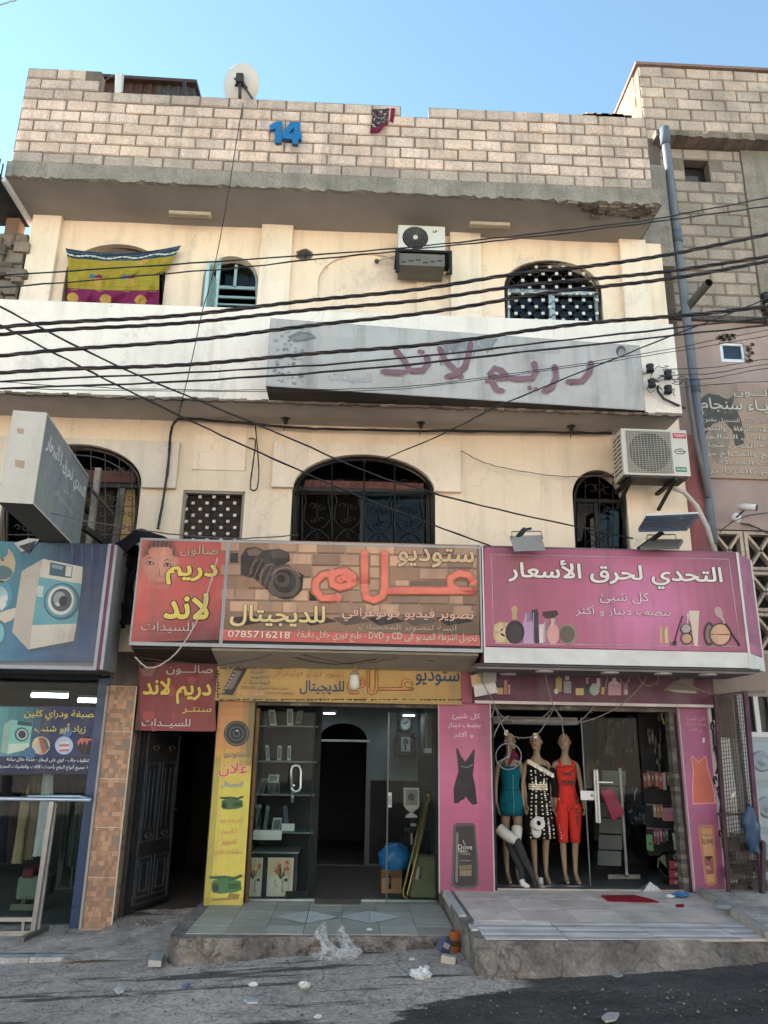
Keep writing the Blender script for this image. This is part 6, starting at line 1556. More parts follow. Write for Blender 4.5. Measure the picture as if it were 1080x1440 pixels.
b = MB(c(60, 52, 48, .8)); x = A(259, 125, -.6).x; b.bar((x, -.62, A(259, 139, -.6).z), (x, -.62, A(259, 116, -.6).z), .04, .04); b.build('iron_post', IRON, None, 'short rusty post standing on the parapet beside the shed', 'post')
zn = ZF(3.857, 300, 80); NP = FP(PY)
nb = thing('house_number', 'blue cut out number 14 on the block parapet', 'number', A(402, 208, PY))
b = MB(c(24, 104, 160, .9)); b.prism(NP, zs(zn, [(305, 386), (345, 363), (376, 363), (371, 478), (336, 478), (338, 402), (308, 413)]), .05, .045); b.build('digit', GLOSS, nb, bevel=.004)
b = MB(c(24, 104, 160, .9))
o4_ = [NP.hit(*p) for p in zs(zn, [(418, 368), (473, 369), (468, 428), (482, 430), (479, 460), (463, 459), (460, 487), (430, 485), (431, 461), (375, 455), (378, 428)])]
h4_ = [NP.hit(*p) for p in zs(zn, [(437, 398), (412, 428), (435, 430)])]
holed('digit', GLOSS, NP, o4_, [h4_], .05, .045, nb, c(24, 104, 160, .9))
RG = (c(70, 40, 62), c(40, 34, 40), c(150, 150, 140), c(110, 40, 60), c(84, 120, 90), c(196, 130, 130))
b = MB()
def rag(u, v):
 px = 524 + 29 * u - (8 - 6 * u) * max(0, v - .3) * (1 - u) * .6 + (5 * u) * (1 - v) * .6; py = 151 + 34 * v - 12 * v * u * .9 + 5 * math.sin(u * 6) * v
 y = PY - .03 - .04 * math.sin(u * 9 + v * 3) * v
 if v < .12: y += .16 * (1 - v / .12)
 return A(px, py, y)
b.sheet(rag, 16, 18, cols=lambda u, v: c(206, 150, 150) if .74 < u < .84 else c(110, 36, 60) if u > .84 or v > .86 else RG[int(abs(math.sin(u * 37 + math.sin(v * 23) * 3)) * 5.99) % 5])
b.build('rag', CLOTH, None, 'dark patterned rag with a red hem hanging over the parapet top', 'cloth', solid=.012)
for i, (x0, y0, x1, y1, lab) in enumerate(((238, 300, 296, 301, 'unlit tube lamp under the roof slab above the left windows'), (661, 315, 717, 317, 'unlit tube lamp under the roof slab right of the small air conditioner'))):
 p, q = G(x0, y0, ZS - .03), G(x1, y1, ZS - .03); q.y = p.y
 t = thing('tube_lamp', lab, 'lamp', (p + q) / 2, 'tube lamps under the roof slab')
 b = MB(c(206, 196, 180, .9)); b.box(p.x, q.x, p.y - .03, p.y + .05, ZS - .05, ZS); b.build('housing', MATTE, t)
 b = MB(c(150, 132, 112, .9)); b.tube([(p.x + .03, p.y - .02, ZS - .065), (q.x - .03, p.y - .02, ZS - .065)], .014, 8); b.build('tube', GLOSS, t)
for i, (px, py, lab) in enumerate(((402, 586, 'left'), (592, 592, 'middle'), (803, 597, 'right'))):
 o = G(px, py, ZB); t = thing('bulb_socket', 'empty black bulb socket under the balcony, the %s one of three' % lab, 'lamp socket', (o.x, o.y, ZB - .1), 'bulb sockets under the balcony')
 b = MB(c(40, 38, 38, .8)); b.lathe((o.x, o.y, ZB + .0), (0, 0, -1), [(0, .02), (.01, .06), (.03, .06), (.035, .03), (.09, .028), (.1, .02)], 14); b.build('holder', GLOSS, t)
 b = MB(c(50, 48, 46, .8)); b.tube([(o.x, o.y, ZB - .1), (o.x - .02, o.y, ZB - .16), (o.x - .01, o.y, ZB - .2)], .006, 4); b.build('wire', GLOSS, t)
b = MB(c(50, 46, 44, .8)); o = A(522, 590, -.4)
ir = thing('insulator_rack', 'cluster of black cable insulators with tangled wire on the white balcony end', 'insulators', A(930, 565, BY - .05))
zi = ZF(6, 900, 380)
b = MB(c(30, 28, 30, .8))
for x, y in ((85, 830), (100, 955), (237, 885), (237, 1010)):
 o = A(*zi(x, y), BY - .12); b.lathe(o + Vector((0, 0, .06)), (0, 0, -1), [(0, .02), (.01, .05), (.04, .05), (.05, .035), (.07, .05), (.10, .052), (.12, .03)], 14); b.bar(o, o + Vector((0, .14, 0)), .02, .02)
b.build('insulator', GLOSS, ir)
b = MB(c(52, 48, 48, .8))
for k in range(14):
 x, y = rnd(60, 320), rnd(830, 1010); pts = []
 for j in range(5): pts.append(A(*zi(x, y), BY - .06 - rnd(0, .1))); x += rnd(-60, 60); y += rnd(-35, 35)
 b.tube(pts, .005, 4)
b.tube([A(*zi(150, 975), BY - .1), A(*zi(150, 1020), BY - .1), A(*zi(200, 1085), BY - .06), A(*zi(300, 1130), BY - .05), A(*zi(380, 1165), BY + .1)], .016, 6, c(62, 56, 54)); b.build('wire', MATTE, ir)
ir2 = MB(c(30, 28, 30, .8))
for dz in (0, .22): o = A(1076, 412, -.1) - Vector((0, 0, dz)); ir2.lathe(o, (0, 0, -1), [(0, .03), (.02, .07), (.06, .07), (.08, .04), (.1, .06), (.14, .05)], 12); ir2.bar(o, o + Vector((.2, .45, 0)), .04, .04)
ir2.build('insulator_bracket', GLOSS, None, 'dark insulator bracket at the right edge on the block wall', 'insulators')
sc_ = thing('security_camera', 'white security camera on a round base on the pinkish wall', 'camera', A(1036, 730, .3))
b = MB(c(226, 224, 220, .9)); o = A(1035, 728, RY - .0); b.lathe(o, (0, -1, 0), [(0, .07), (.025, .065), (.03, .03), (.03, 0)], 18, cap=False); b.build('base', GLOSS, sc_)
b = MB(c(216, 212, 206, .9)); h_ = A(1050, 713, -.05); b.tube([o + Vector((0, -.02, 0)), h_ + Vector((-.02, .02, -.03))], .014, 6, c(90, 86, 84)); b.build('arm', GLOSS, sc_)
b = MB(c(220, 216, 210, .9)); d_ = Vector((.75, -.6, -.25)).normalized(); b.tube([h_ - d_ * .1, h_ + d_ * .12], .05, 8); b.tube([h_ + d_ * .12, h_ + d_ * .13], .045, 8, c(26, 26, 28)); b.build('body', GLOSS, sc_)
zc = ZF(2.842, 80, 320)
hc = MB()
def cl(u, v):
 xl = 35 + 13 * min(1, v * 4) - 8 * v; xr = 497 - 60 * min(1, v / .45) - (27 if v > .5 else 27 * max(0, (v - .42) / .08)) + (0 if v < .5 else -2 * v)
 yt = 82 + 22 * math.sin(u * 3.14) ** .8 - 12 * u * u; yb = 295 + 15 * u
 x = xl + (xr - xl) * u; y = yt + (yb - yt) * v
 if u > .88: y = min(y, 190 + (yb - 190) * (1 if v > .5 else v)) if v < .5 else y
 return A(*zc(x, y), -.14 - .035 * math.sin(u * 22 + v * 4 + math.sin(v * 7)) * (.3 + v) - .012 * math.sin(u * 47 + v * 5) - .015 * math.sin(v * 14 + u * 5))
YC, MG, NV, PE = c(176, 158, 62, .75), c(140, 50, 96, .7), c(52, 66, 86, .8), c(196, 156, 80, .8)
def clc(u, v):
 w = .02 * math.sin(u * 22)
 if v < .16 + w * .4:
  return c(196, 200, 190) if abs(v - .10 - w) < .012 else (NV if (v * 30 + u * 3) % 2 < 1.5 else c(70, 96, 110))
 if v > .76 + w * .3:
  for m_ in (.06, .42, .80):
   if ((u - m_) / .062) ** 2 + ((v - .93) / .10) ** 2 < 1: return PE
  return MG
 if abs(v - .75) < .01: return c(110, 60, 60)
 for m_ in (.33, .68):
  if ((u - m_) / .05) ** 2 + ((v - .52) / .075) ** 2 < 1: return MG if v < .52 else PE
  if abs(u - m_ + .07) < .03 and abs(v - .49) < .045: return c(60, 110, 130)
  if ((u - m_ - .02) / .055) ** 2 + ((v - .17) / .075) ** 2 < 1: return PE if v > .16 else NV
  if ((u - m_) / .05) ** 2 + ((v - .62) / .05) ** 2 < 1: return PE
 if abs(v - .36 - w) < .007 or abs(v - .68 - w) < .007: return c(150, 120, 40)
 return YC
hc.sheet(cl, 90, 70, cols=clc)
hc.build('hung_cloth', CLOTH, None, 'yellow and magenta printed cloth hung over the upper left window', 'cloth', solid=.004)
# ------------------------------------------------------------------ cables
CB = c(30, 28, 30, .8)
def smooth(pts, k=6):
 out = []
 for i in range(len(pts) - 1):
  p0, p1, p2, p3 = pts[max(0, i - 1)], pts[i], pts[i + 1], pts[min(len(pts) - 1, i + 2)]
  for j in range(k):
   t = j / k
   out.append(0.5 * ((2 * p1) + (p2 - p0) * t + (2 * p0 - 5 * p1 + 4 * p2 - p3) * t * t + (3 * p1 - p0 - 3 * p2 + p3) * t ** 3))
 return out + [pts[-1]]
def cable(lab, pts, Y, r, twist=False, col=CB, group='overhead cables', name='overhead_cable'):
 ys = Y if hasattr(Y, '__len__') else [Y] * len(pts)
 p3 = smooth([A(p[0], p[1], y) for p, y in zip(pts, ys)], 8)
 b = MB(col)
 if not twist: b.tube([p + Vector((0, rnd(-.006, .006), rnd(-.005, .005))) for p in p3], [r * rnd(.85, 1.2) for p in p3], 6)
 else:
  fine = []
  for i in range(len(p3) - 1):
   L_ = (p3[i + 1] - p3[i]).length; k = max(1, int(L_ / .05))
   fine += [p3[i].lerp(p3[i + 1], j / k) for j in range(k)]
  fine.append(p3[-1])
  for s in range(3):
   path = []; dist = 0
   for i, p in enumerate(fine):
    if i: dist += (p - fine[i - 1]).length
    a = dist * 2 * math.pi / .62 + s * 2.094 + .8 * math.sin(dist * 1.7); p = p + Vector((0, 0, .012 * math.sin(dist * 2.3 + r * 900)))
    path.append(p + Vector((0, math.cos(a) * r, math.sin(a) * r)))
   b.tube(path, r * .95, 5, (CB, c(34, 31, 32, .8), c(70, 54, 48, .8))[s])
 b.build(name, GLOSS, None, lab, 'cable', group)
X0_, X1_ = -140, 1220
cable('thick twisted cable crossing just under the hung cloth, highest of the thick ones', [(X0_, 476), (0, 461), (270, 441), (540, 412), (710, 388), (850, 372), (1080, 331), (X1_, 304)], -2.3, .012, True)
cable('thick twisted cable just below the highest thick one', [(X0_, 484), (0, 471), (270, 452), (540, 427), (712, 405), (860, 390), (1080, 362), (X1_, 342)], -2.2, .0118, True)
cable('thick twisted cable crossing the top of the grey slanting sign', [(X0_, 512), (0, 501), (270, 477), (540, 447), (740, 417), (900, 397), (1080, 368), (X1_, 344)], -2.4, .0118, True)
cable('thick twisted cable crossing the middle of the grey slanting sign', [(X0_, 533), (0, 525), (270, 511), (540, 490), (740, 466), (900, 448), (1080, 431), (X1_, 414)], -2.3, .0118, True)
cable('thin cable running just below the middle twisted one', [(X0_, 543), (0, 536), (300, 522), (540, 506), (800, 478), (1080, 446), (X1_, 428)], -2.3, .010)
cable('thin cable crossing the script of the grey slanting sign', [(X0_, 554), (0, 547), (300, 534), (540, 516), (800, 488), (1080, 457), (X1_, 440)], -2.2, .011)
cable('hair thin wire below the thin cables over the grey sign', [(X0_, 522), (0, 537), (240, 548), (540, 545), (700, 528), (900, 498), (1080, 464), (X1_, 440)], -2.2, .004)
cable('hair thin wire sagging lowest across the balcony front', [(X0_, 540), (0, 546), (240, 550), (540, 548), (760, 522), (950, 494), (1080, 472), (X1_, 450)], -2.1, .004)
cable('thin cable crossing the hung cloth, upper of the two', [(X0_, 396), (0, 387), (270, 370), (540, 351), (740, 330), (920, 308), (1080, 278), (X1_, 258)], -2.2, .008)
cable('thin cable crossing the hung cloth, lower of the two', [(X0_, 411), (0, 404), (270, 382), (540, 355), (740, 334), (920, 312), (1080, 290), (X1_, 272)], -2.1, .008)
cable('straight cable running down from the upper left over the centre arched window to the floodlight', [(-60, 398), (0, 431), (170, 517), (370, 600), (540, 672), (700, 716), (890, 757)], [-2.6, -2.5, -2.3, -2.0, -1.6, -1.3, -.8], .010)
cable('straight cable running down from the left edge to the middle of the sign tops', [(-60, 426), (0, 457), (130, 524), (260, 588), (400, 652), (540, 712), (690, 768)], [-2.6, -2.5, -2.2, -1.9, -1.5, -1.2, -.8], .010)
cable('cable rising to the right from the centre arched window to the right edge', [(540, 645), (630, 607), (715, 565), (900, 490), (1080, 419), (X1_, 362)], [-.12, -1, -1.4, -1.8, -2, -2.2], .008)
cable('thin wire hanging from the satellite dish down the front', [(342, 144), (330, 215), (318, 290), (300, 382), (284, 440), (270, 505), (258, 556), (250, 590)], [-.93, -.93, -.95, -.96, -.9, -.85, -.8, -.3], .006)
cable('thick black cable along the wall under the balcony, turning down at its left end', [(222, 745), (230, 700), (237, 650), (240, 610), (246, 594), (262, 589), (330, 594), (430, 602), (540, 605), (700, 607), (860, 609)], [-.1] * 5 + [-.12] * 6, .017)
cable('black cable loop hanging on the wall left of the centre arched window', [(359, 596), (361, 620), (364, 660), (362, 684), (357, 690), (352, 684), (356, 650), (359, 620), (350, 617)], -.1, .009)
cable('fine wire curving from the wall to the narrow arched window', [(648, 634), (680, 650), (720, 660), (790, 670), (850, 668), (868, 664)], -.1, .006, col=c(120, 106, 94))
cable('wire along the top of the signs from the left edge', [(-60, 690), (0, 705), (120, 732), (250, 752), (345, 757), (420, 752)], [-2.4, -2.2, -1.6, -.9, -.7, -.2], .007, col=c(86, 84, 84))
cable('grey flex drooping across the red salon sign', [(306, 784), (296, 820), (284, 856), (268, 890), (246, 920), (222, 937), (205, 938), (190, 924)], -.9, .008, col=c(172, 160, 150))
cable('thin wire hanging under the studio sign', [(196, 925), (240, 930), (305, 935), (360, 926), (400, 918), (470, 930), (500, 934), (560, 926)], -.6, .005, col=c(60, 56, 54))
cable('black tangled wires under the studio sign', [(390, 918), (420, 926), (450, 932), (480, 934), (520, 928), (560, 922), (610, 930)], -.5, .006)
cable('thin wire at the top left corner of the sky', [(-30, 16), (10, 4), (40, -8)], -3.0, .008, col=c(150, 160, 170))
for k, (y0, y1) in enumerate(((517, 505), (525, 512), (532, 518))):
 cable('thin wire from the insulator cluster to the right edge, number %s from the top' % ('one', 'two', 'three')[k], [(932 + 4 * k, y0 + 2), (1000, y0 + 0), (1080, y1), (X1_, y1 - 14)], [-.8, -.7, -.6, -.5], .005)
cable('wire across the top of the faded sign', [(940, 548), (1000, 541), (1080, 536), (X1_, 528)], [-.8, -.4, -.3, -.2], .005)
cable('wires tangled by the security camera', [(1012, 748), (1036, 731), (1080, 721), (X1_, 712)], [.3, .3, .28, .28], .006)
cable('loose black wire behind the security camera', [(1042, 736), (1060, 740), (1080, 750), (1130, 775)], [.3, .3, .28, .28], .010)
b = MB(c(38, 36, 40, .7))
def tp(u, v):
 px = 162 + 96 * u; py = 764 - 19 * math.sin(min(1, u * 1.25) * 3.0) + 2 * math.sin(u * 14) + 26 * v * (1 - u * .8)
 return A(px, py, -.25 - .5 * v + .05 * math.sin(u * 17 + v * 6))
b.sheet(tp, 30, 10)
def tp2(u, v):
 px = 168 + 26 * u + 4 * math.sin(v * 9) - 6 * v; py = 766 + 112 * v
 return A(px, py, -.45 + .08 * math.sin(u * 11 + v * 4) + .04 * math.sin(v * 23))
b.sheet(tp2, 10, 30)
b.build('tarpaulin', CLOTH, None, 'crumpled black tarpaulin stuffed between the blue laundry sign and the red salon sign', 'tarpaulin', solid=.006)
bl = thing('hanging_bulb', 'bare white bulb in a brass socket hanging over the yellow studio fascia', 'lamp', A(499, 966, -.45))
p = A(499, 940, -.45); b = MB(c(150, 130, 100, .9)); b.lathe(p + Vector((0, 0, .06)), (0, 0, -1), [(0, .008), (.06, .008), (.065, .03), (.10, .03), (.11, .055), (.13, .055), (.135, .04)], 16); b.build('socket', GLOSS, bl)
b = MB(c(206, 200, 186, .9)); b.lathe(p + Vector((0, 0, -.07)), (0, 0, -1), [(0, .035), (.02, .05), (.08, .058), (.14, .056), (.17, .04), (.18, 0)], 16, cap=False); b.build('bulb', GLOSS, bl)
FLC = c(128, 118, 110, .85); b = MB(FLC)
for st in ([(155, 200), (185, 245), (230, 268), (290, 272), (345, 255), (392, 212)], [(158, 205), (178, 260), (205, 312), (262, 334), (325, 322), (365, 270), (395, 214)], [(358, 60), (366, 110), (384, 180), (396, 214), (424, 262), (436, 345)], [(395, 214), (420, 245), (440, 275), (500, 266), (560, 204)], [(436, 276), (530, 266), (650, 212), (730, 140), (785, 62)], [(596, 150), (612, 80), (630, 2), (642, 70), (680, 120), (706, 66)], [(724, 66), (740, 104), (770, 126), (810, 108), (816, 40), (826, 6), (880, 70), (930, 120), (1020, 158)], [(84, 40), (100, 90), (130, 150), (158, 205), (136, 270)]):
 p3 = smooth([A(*z8(x, y), -.34 + .05 * math.sin(x * .05)) for x, y in st], 5); b.tube(p3, .006, 5)
 for i in range(2, len(p3), 4): b.tube([p3[i], p3[i] + Vector((rnd(-.02, .02), -.01, -.025))], .005, 4)
for x, y in ((205, 312), (322, 324)): b.rect(FP(-.36), *z8(x - 7, y - 9), *z8(x + 7, y + 12), 0, .02, c(190, 186, 160, .9))
b.build('fairy_lights', GLOSS, None, 'tangled pale string of fairy lights drooping over the mannequin shop entrance', 'fairy lights')
# ================================================================== STUDIO INSIDE
random.seed(5)
zz2 = Z(280, 960, 4.365); zz3 = Z(440, 960, 4.154); zz4 = Z(660, 960, 4.3625); zz5 = Z(820, 960, 4.154)
PW = FP(3.0)
o_ = [(-1.14, STZ), (1.09, STZ), (1.09, 2.2), (-1.14, 2.2)]
h_ = arch(PW, 449, 516, 1017, 1040, 0, zbot=STZ + .005)
holed('partition', MATTE, PW, o_, [h_], 0, .12, bld, c(142, 156, 158, .45))
b = MB(c(36, 34, 34, .6)); b.rect(FP(2.98), 520, 1098, 618, 1215, 0, .3); b.build('counter', MATTE, bld)
b = MB(c(180, 190, 190, .8)); b.rect(FP(2.95), 440, 1040, 520, 1043, 0, .04); b.build('shelf_edge', MATTE, bld)
SL = emit_mat('lit_downlight', (.85, .95, 1.0), 9.0)
for i, (px, py, Y) in enumerate(((463, 1003, 2.4), (575, 1006, 2.4))):
 t = thing('ceiling_light', ('lit ceiling light left of the arch inside the studio', 'lit ceiling light above the oval clock inside the studio')[i], 'lamp', A(px, py, Y), 'lit lights in the studio ceiling')
 o = A(px, py, Y); b = MB(c(200, 200, 200, .9)); b.lathe((o.x, o.y, o.z + .05), (0, 0, -1), [(0, .13), (.04, .12), (.05, .09)], 18); b.build('rim', GLOSS, t)
 b = MB(); b.lathe((o.x, o.y, o.z + .005), (0, 0, -1), [(0, .09), (.012, .085), (.016, .0)], 18, cap=False); b.build('bulb', SL, t)
gf = thing('glass_shopfront', 'clear glass front of the photo studio with a long steel door handle', 'shopfront', (0, .2, STZ))
b = MB(c(120, 118, 114, .8)); 
b.rect(FP(.12), 344, 991, 617, 994, 0, .06)
xL, xD, xR0, xR1 = A(362, 1130, .14).x, A(437, 1130, .2).x, A(545, 1130, .14).x, A(616, 1130, .14).x
b.box(-1.13, -1.09, .11, .16, STZ, 1.98, c(110, 88, 66, .8)); b.box(xR0 - .008, xR0 + .008, .13, .15, STZ, 1.96, c(90, 100, 100, .8)); b.build('frame', METAL, gf)
b = MB(); b.box(-1.09, xL, .135, .145, STZ + .03, 1.96); b.box(xR0, xR1, .135, .145, STZ + .03, 1.96); b.build('pane', GLASS, gf)
b = MB(c(60, 78, 76, .6)); dv = Vector((xD - xL, .22, 0)); 
d0 = Vector((xL, .16, 0)); dn = Vector((-dv.y, dv.x, 0)).normalized() * .005
b.hexa([d0 - dn + Vector((0, 0, STZ + .03)), d0 + dv - dn + Vector((0, 0, STZ + .03)), d0 + dv - dn + Vector((0, 0, 1.95)), d0 - dn + Vector((0, 0, 1.95)), d0 + dn + Vector((0, 0, STZ + .03)), d0 + dv + dn + Vector((0, 0, STZ + .03)), d0 + dv + dn + Vector((0, 0, 1.95)), d0 + dn + Vector((0, 0, 1.95))])
leaf = b.build('door_leaf', GLASS, gf)
b = MB(c(40, 52, 50, .7)); b.bar(d0 + dv + Vector((0, 0, STZ + .03)), d0 + dv + Vector((0, 0, 1.95)), .014, .014); b.bar(d0 + dv * .6 + Vector((0, 0, STZ + .06)), d0 + dv + Vector((0, 0, STZ + .06)), .03, .08); b.build('leaf_edge', METAL, leaf)
hp = Plane(d0, dv)
b = MB(c(214, 216, 216, .95)); hx = [hp.hit(*zz2(x, y)) for x, y in ((560, 640), (558, 540), (566, 514), (586, 506), (608, 514), (618, 540), (616, 640), (606, 660), (584, 668), (566, 658), (560, 640))]
b.tube([hp.pt(a, z, .05) for a, z in hx], .014, 8); b.bar(hp.pt(hx[0][0] + .03, hx[0][1] + .02, .0), hp.pt(hx[0][0] + .03, hx[0][1] + .02, .05), .02, .02); q = hp.hit(*zz2(572, 710)); b.stroke(hp, [(q[0], q[1] + .06), (q[0], q[1] - .03)], .02, .01, c(120, 126, 126), flat=.4, px=False)
b.build('handle', METAL, leaf)
b = MB(c(212, 212, 206, .9)); b.rect(FP(.132), *zz3(438, 642), *zz3(460, 728), 0, .003, c(206, 206, 200)); b.rect(FP(.129), *zz3(441, 660), *zz3(457, 715), 0, .002, c(150, 156, 160)); b.build('sticker', PRINT, gf)
ds_ = thing('display_shelf', 'dark display shelf with glass boards behind the left studio pane', 'shelf', (-.85, .7, STZ))
b = MB(c(40, 46, 46, .6)); b.box(-1.13, -.36, .92, .96, STZ, 2.1); b.box(-1.13, -1.11, .4, .92, STZ, 2.1)
b.build('back', MATTE, ds_)
sh_z = []
for y in (262, 480, 682, 912):
 z = A(*zz2(430, y), .5).z; sh_z.append(z)
 b = MB(c(120, 140, 138, .7)); b.box(-1.11, -.40, .42, .9, z - .014, z); b.build('board', GLOSS, ds_)
b = MB(c(214, 214, 208, .9)); b.rect(FP(.40), *zz2(322, 905), *zz2(506, 965), 0, .02); b.rect(FP(.40), *zz2(506, 866), *zz2(585, 912), 0, .02, c(190, 192, 188)); b.build('front_board', MATTE, ds_)
items = [(390, 170, 430, 255, 'dark'), (436, 165, 480, 265, 'white'), (540, 160, 580, 262, 'white'), (590, 170, 628, 250, 'grey'), (412, 385, 436, 478, 'white'), (440, 392, 462, 478, 'dark'), (478, 388, 508, 476, 'white'), (540, 388, 565, 478, 'white'), (352, 590, 400, 684, 'grey'), (420, 566, 486, 612, 'white'), (424, 612, 462, 680, 'pale'), (462, 612, 500, 680, 'pale'), (345, 750, 385, 905, 'grey'), (392, 760, 420, 905, 'grey'), (444, 834, 502, 906, 'framed'), (522, 760, 552, 866, 'blue')]
FC = {'dark': c(58, 60, 62, .7), 'white': c(196, 200, 198, .9), 'grey': c(120, 132, 130, .8), 'pale': c(150, 146, 136, .8), 'framed': c(190, 192, 186, .9), 'blue': c(70, 96, 120, .8)}
LAB = {0: 'small dark photo frame at the left of the top shelf', 1: 'tilted white photo frame on the top shelf', 2: 'tall white photo frame on the top shelf near the door leaf', 3: 'grey photo frame at the right end of the top shelf', 4: 'thin white frame standing at the left of the second shelf', 5: 'thin dark frame between white ones on the second shelf', 6: 'slanted white frame on the second shelf', 7: 'white frame by the door handle on the second shelf', 8: 'slanted grey frame on the third shelf', 9: 'small bright frame standing above the pale ones on the third shelf', 10: 'left one of two pale frames on the third shelf', 11: 'right one of two pale frames on the third shelf', 12: 'tall grey frame leaning at the left of the lowest shelf', 13: 'tall narrow grey frame second from the left on the lowest shelf', 14: 'white bordered frame above the tulip pictures', 15: 'blue frame on the lowest shelf by the door leaf'}
for i, (x0, y0, x1, y1, k) in enumerate(items):
 p, q = A(*zz2(x0, y1), .55), A(*zz2(x1, y0), .55)
 t = thing('framed_photo', LAB[i], 'picture frame', ((p.x + q.x) / 2, .6, p.z), 'picture frames on the studio shelves')
 sl = rnd(-.02, .03) * (2 if i in (1, 6, 8) else 1); w_, hgt = q.x - p.x, q.z - p.z
 f_ = [Vector((p.x, .55, p.z)), Vector((q.x, .55 + rnd(-.05, .05), p.z)), Vector((q.x - sl, .62, q.z)), Vector((p.x - sl, .62, q.z))]
 b = MB(FC[k]); b.hexa(f_ + [v + Vector((0, .025, 0)) for v in f_]); b.build('border', GLOSS, t)
 ce = sum((v for v in f_), Vector()) / 4; b = MB(mixc(FC[k], c(90, 84, 80, .7), .6)); b.face([ce + (v - ce) * .74 + Vector((0, -.003, 0)) for v in f_]); b.build('picture', PRINT, t)
tc = thing('tulip_cabinet', 'low black cabinet with two tulip pictures behind the left studio pane', 'cabinet', (-.85, .4, STZ))
b = MB(c(34, 32, 32, .7)); r_ = rectpx(FP(.3), *zz2(250, 1048), *zz2(600, 1330)); b.box(-1.12, r_[1][0], .32, .85, STZ + .01, r_[2][1]); b.box(-1.13, r_[1][0] + .01, .30, .86, r_[2][1], r_[2][1] + .015, c(110, 110, 108)); b.build('body', MATTE, tc)
TP = FP(.32)
for x0, x1, cxx in ((250, 386, 330), (418, 576, 500)):
 b = MB(c(212, 210, 200, .9)); b.rect(TP, *zz2(x0, 1074), *zz2(x1, 1312), .004, .006); b.rect(TP, *zz2(x0 + 6, 1080), *zz2(x1 - 8, 1300), .006, .002, c(214, 196, 146, .9))
 b.rect(TP, *zz2(x0 + 6, 1190), *zz2(x1 - 8, 1300), .0075, .002, c(220, 210, 186, .9))
 for k in range(16):
  x, y = cxx + rnd(-52, 48), 1135 + rnd(-35, 30); q = [zz2(*p) for p in ((cxx, 1205), ((cxx + x) / 2 + 4, (1200 + y) / 2), (x, y))]
  b.stroke(TP, q, .003, .009, c(60, 96, 54), n=4, flat=.3)
  if k < 9: X, Y = zz2(x, y); b.ell(TP, X, Y, rnd(2.0, 3.2), rnd(2.6, 3.8), .011 + .0003 * k, random.choice((c(190, 44, 44), c(206, 70, 60), c(222, 150, 130))), n=9)
 b.poly(TP, zs(zz2, [(cxx - 24, 1205), (cxx + 22, 1205), (cxx + 14, 1240), (cxx + 18, 1285), (cxx - 24, 1290), (cxx - 18, 1240)]), .012, c(214, 208, 190)); b.poly(TP, zs(zz2, [(cxx + 8, 1206), (cxx + 22, 1205), (cxx + 14, 1240), (cxx + 18, 1285), (cxx + 4, 1288)]), .0126, c(160, 152, 132))
 b.stroke(TP, [zz2(*p) for p in ((cxx - 22, 1208), (cxx - 40, 1216), (cxx - 36, 1238), (cxx - 20, 1250))], .005, .012, c(206, 200, 184), n=4, flat=.3)
 X, Y = zz2(cxx + 34, 1210); b.ell(TP, X, Y, 2.4, 2.4, .012, c(50, 46, 44))
 b.build('tulip_picture', PRINT, tc)
CP = FP(2.86)
ck = thing('wall_clock', 'oval wall clock above the small framed picture inside the studio', 'clock', A(*zz3(540, 285), 2.9))
b = MB(c(44, 52, 62, .7)); X, Y = zz3(540, 240); b.ell(CP, X, Y, 8.8, 10.8, .03, n=26); b.ell(FP(2.88), X, Y, 8.8, 10.8, .0, n=26); b.build('rim', GLOSS, ck)
b = MB(c(190, 200, 204, .9)); b.ell(CP, X, Y, 6.6, 8.4, .034, n=26); b.build('dial', PRINT, ck)
b = MB(c(24, 24, 26)); b.stroke(CP, [(X, Y), (X + 2.5, Y - 3)], .008, .04, n=4); b.stroke(CP, [(X, Y), (X - 3.6, Y - 1)], .006, .04, n=4)
for k in range(12): b.ell(CP, X + 5.4 * math.cos(k * .5236), Y + 7 * math.sin(k * .5236), .5, .5, .038, n=6)
b.build('hands', PRINT, ck)
pf = thing('wall_picture', 'small dark framed flower picture below the oval clock', 'picture', A(*zz3(540, 430), 2.9))
b = MB(c(32, 32, 34, .6)); b.rect(CP, *zz3(488, 292), *zz3(592, 432), .03, .05); b.build('border', GLOSS, pf)
b = MB(c(150, 160, 160, .8)); b.rect(CP, *zz3(514, 318), *zz3(568, 402), .034, .002); X, Y = zz3(540, 345)
for k in range(9): b.ell(CP, X + rnd(-4, 4), Y + rnd(-4, 3), 1.8, 1.6, .036 + .0004 * k, c(60, 72, 64), n=8)
b.stroke(CP, [(X, Y), (X, Y + 11)], .012, .037, c(60, 72, 64), n=4); b.build('picture', PRINT, pf)
wh_ = thing('wall_heater', 'white box unit high on the right wall inside the studio', 'heater', A(*zz3(692, 410), 1.0))
b = MB(c(170, 178, 178, .8)); b.rect(FP(.9), *zz3(656, 384), *zz3(728, 412), 0, .2); b.build('casing', GLOSS, wh_); b = MB(c(70, 80, 82, .7)); b.rect(FP(.9), *zz3(658, 170), *zz3(727, 380), -.02, .05); b.rect(FP(.88), *zz3(664, 176), *zz3(668, 380), 0, .02, c(120, 130, 130)); b.build('panel', GLOSS, wh_)
en = thing('photo_enlarger', 'grey photo machine with a round lens on a black stand inside the studio', 'enlarger', A(*zz3(580, 1010), 1.1))
EP_ = FP(1.0)
b = MB(c(186, 186, 178, .9)); b.prism(EP_, zs(zz3, [(532, 616), (620, 616), (622, 720), (610, 740), (548, 740), (534, 722)]), 0, .2); b.prism(EP_, zs(zz3, [(546, 740), (606, 740), (582, 762), (610, 780), (612, 790), (544, 790), (546, 778), (572, 762)]), -.03, .1); b.build('body', GLOSS, en)
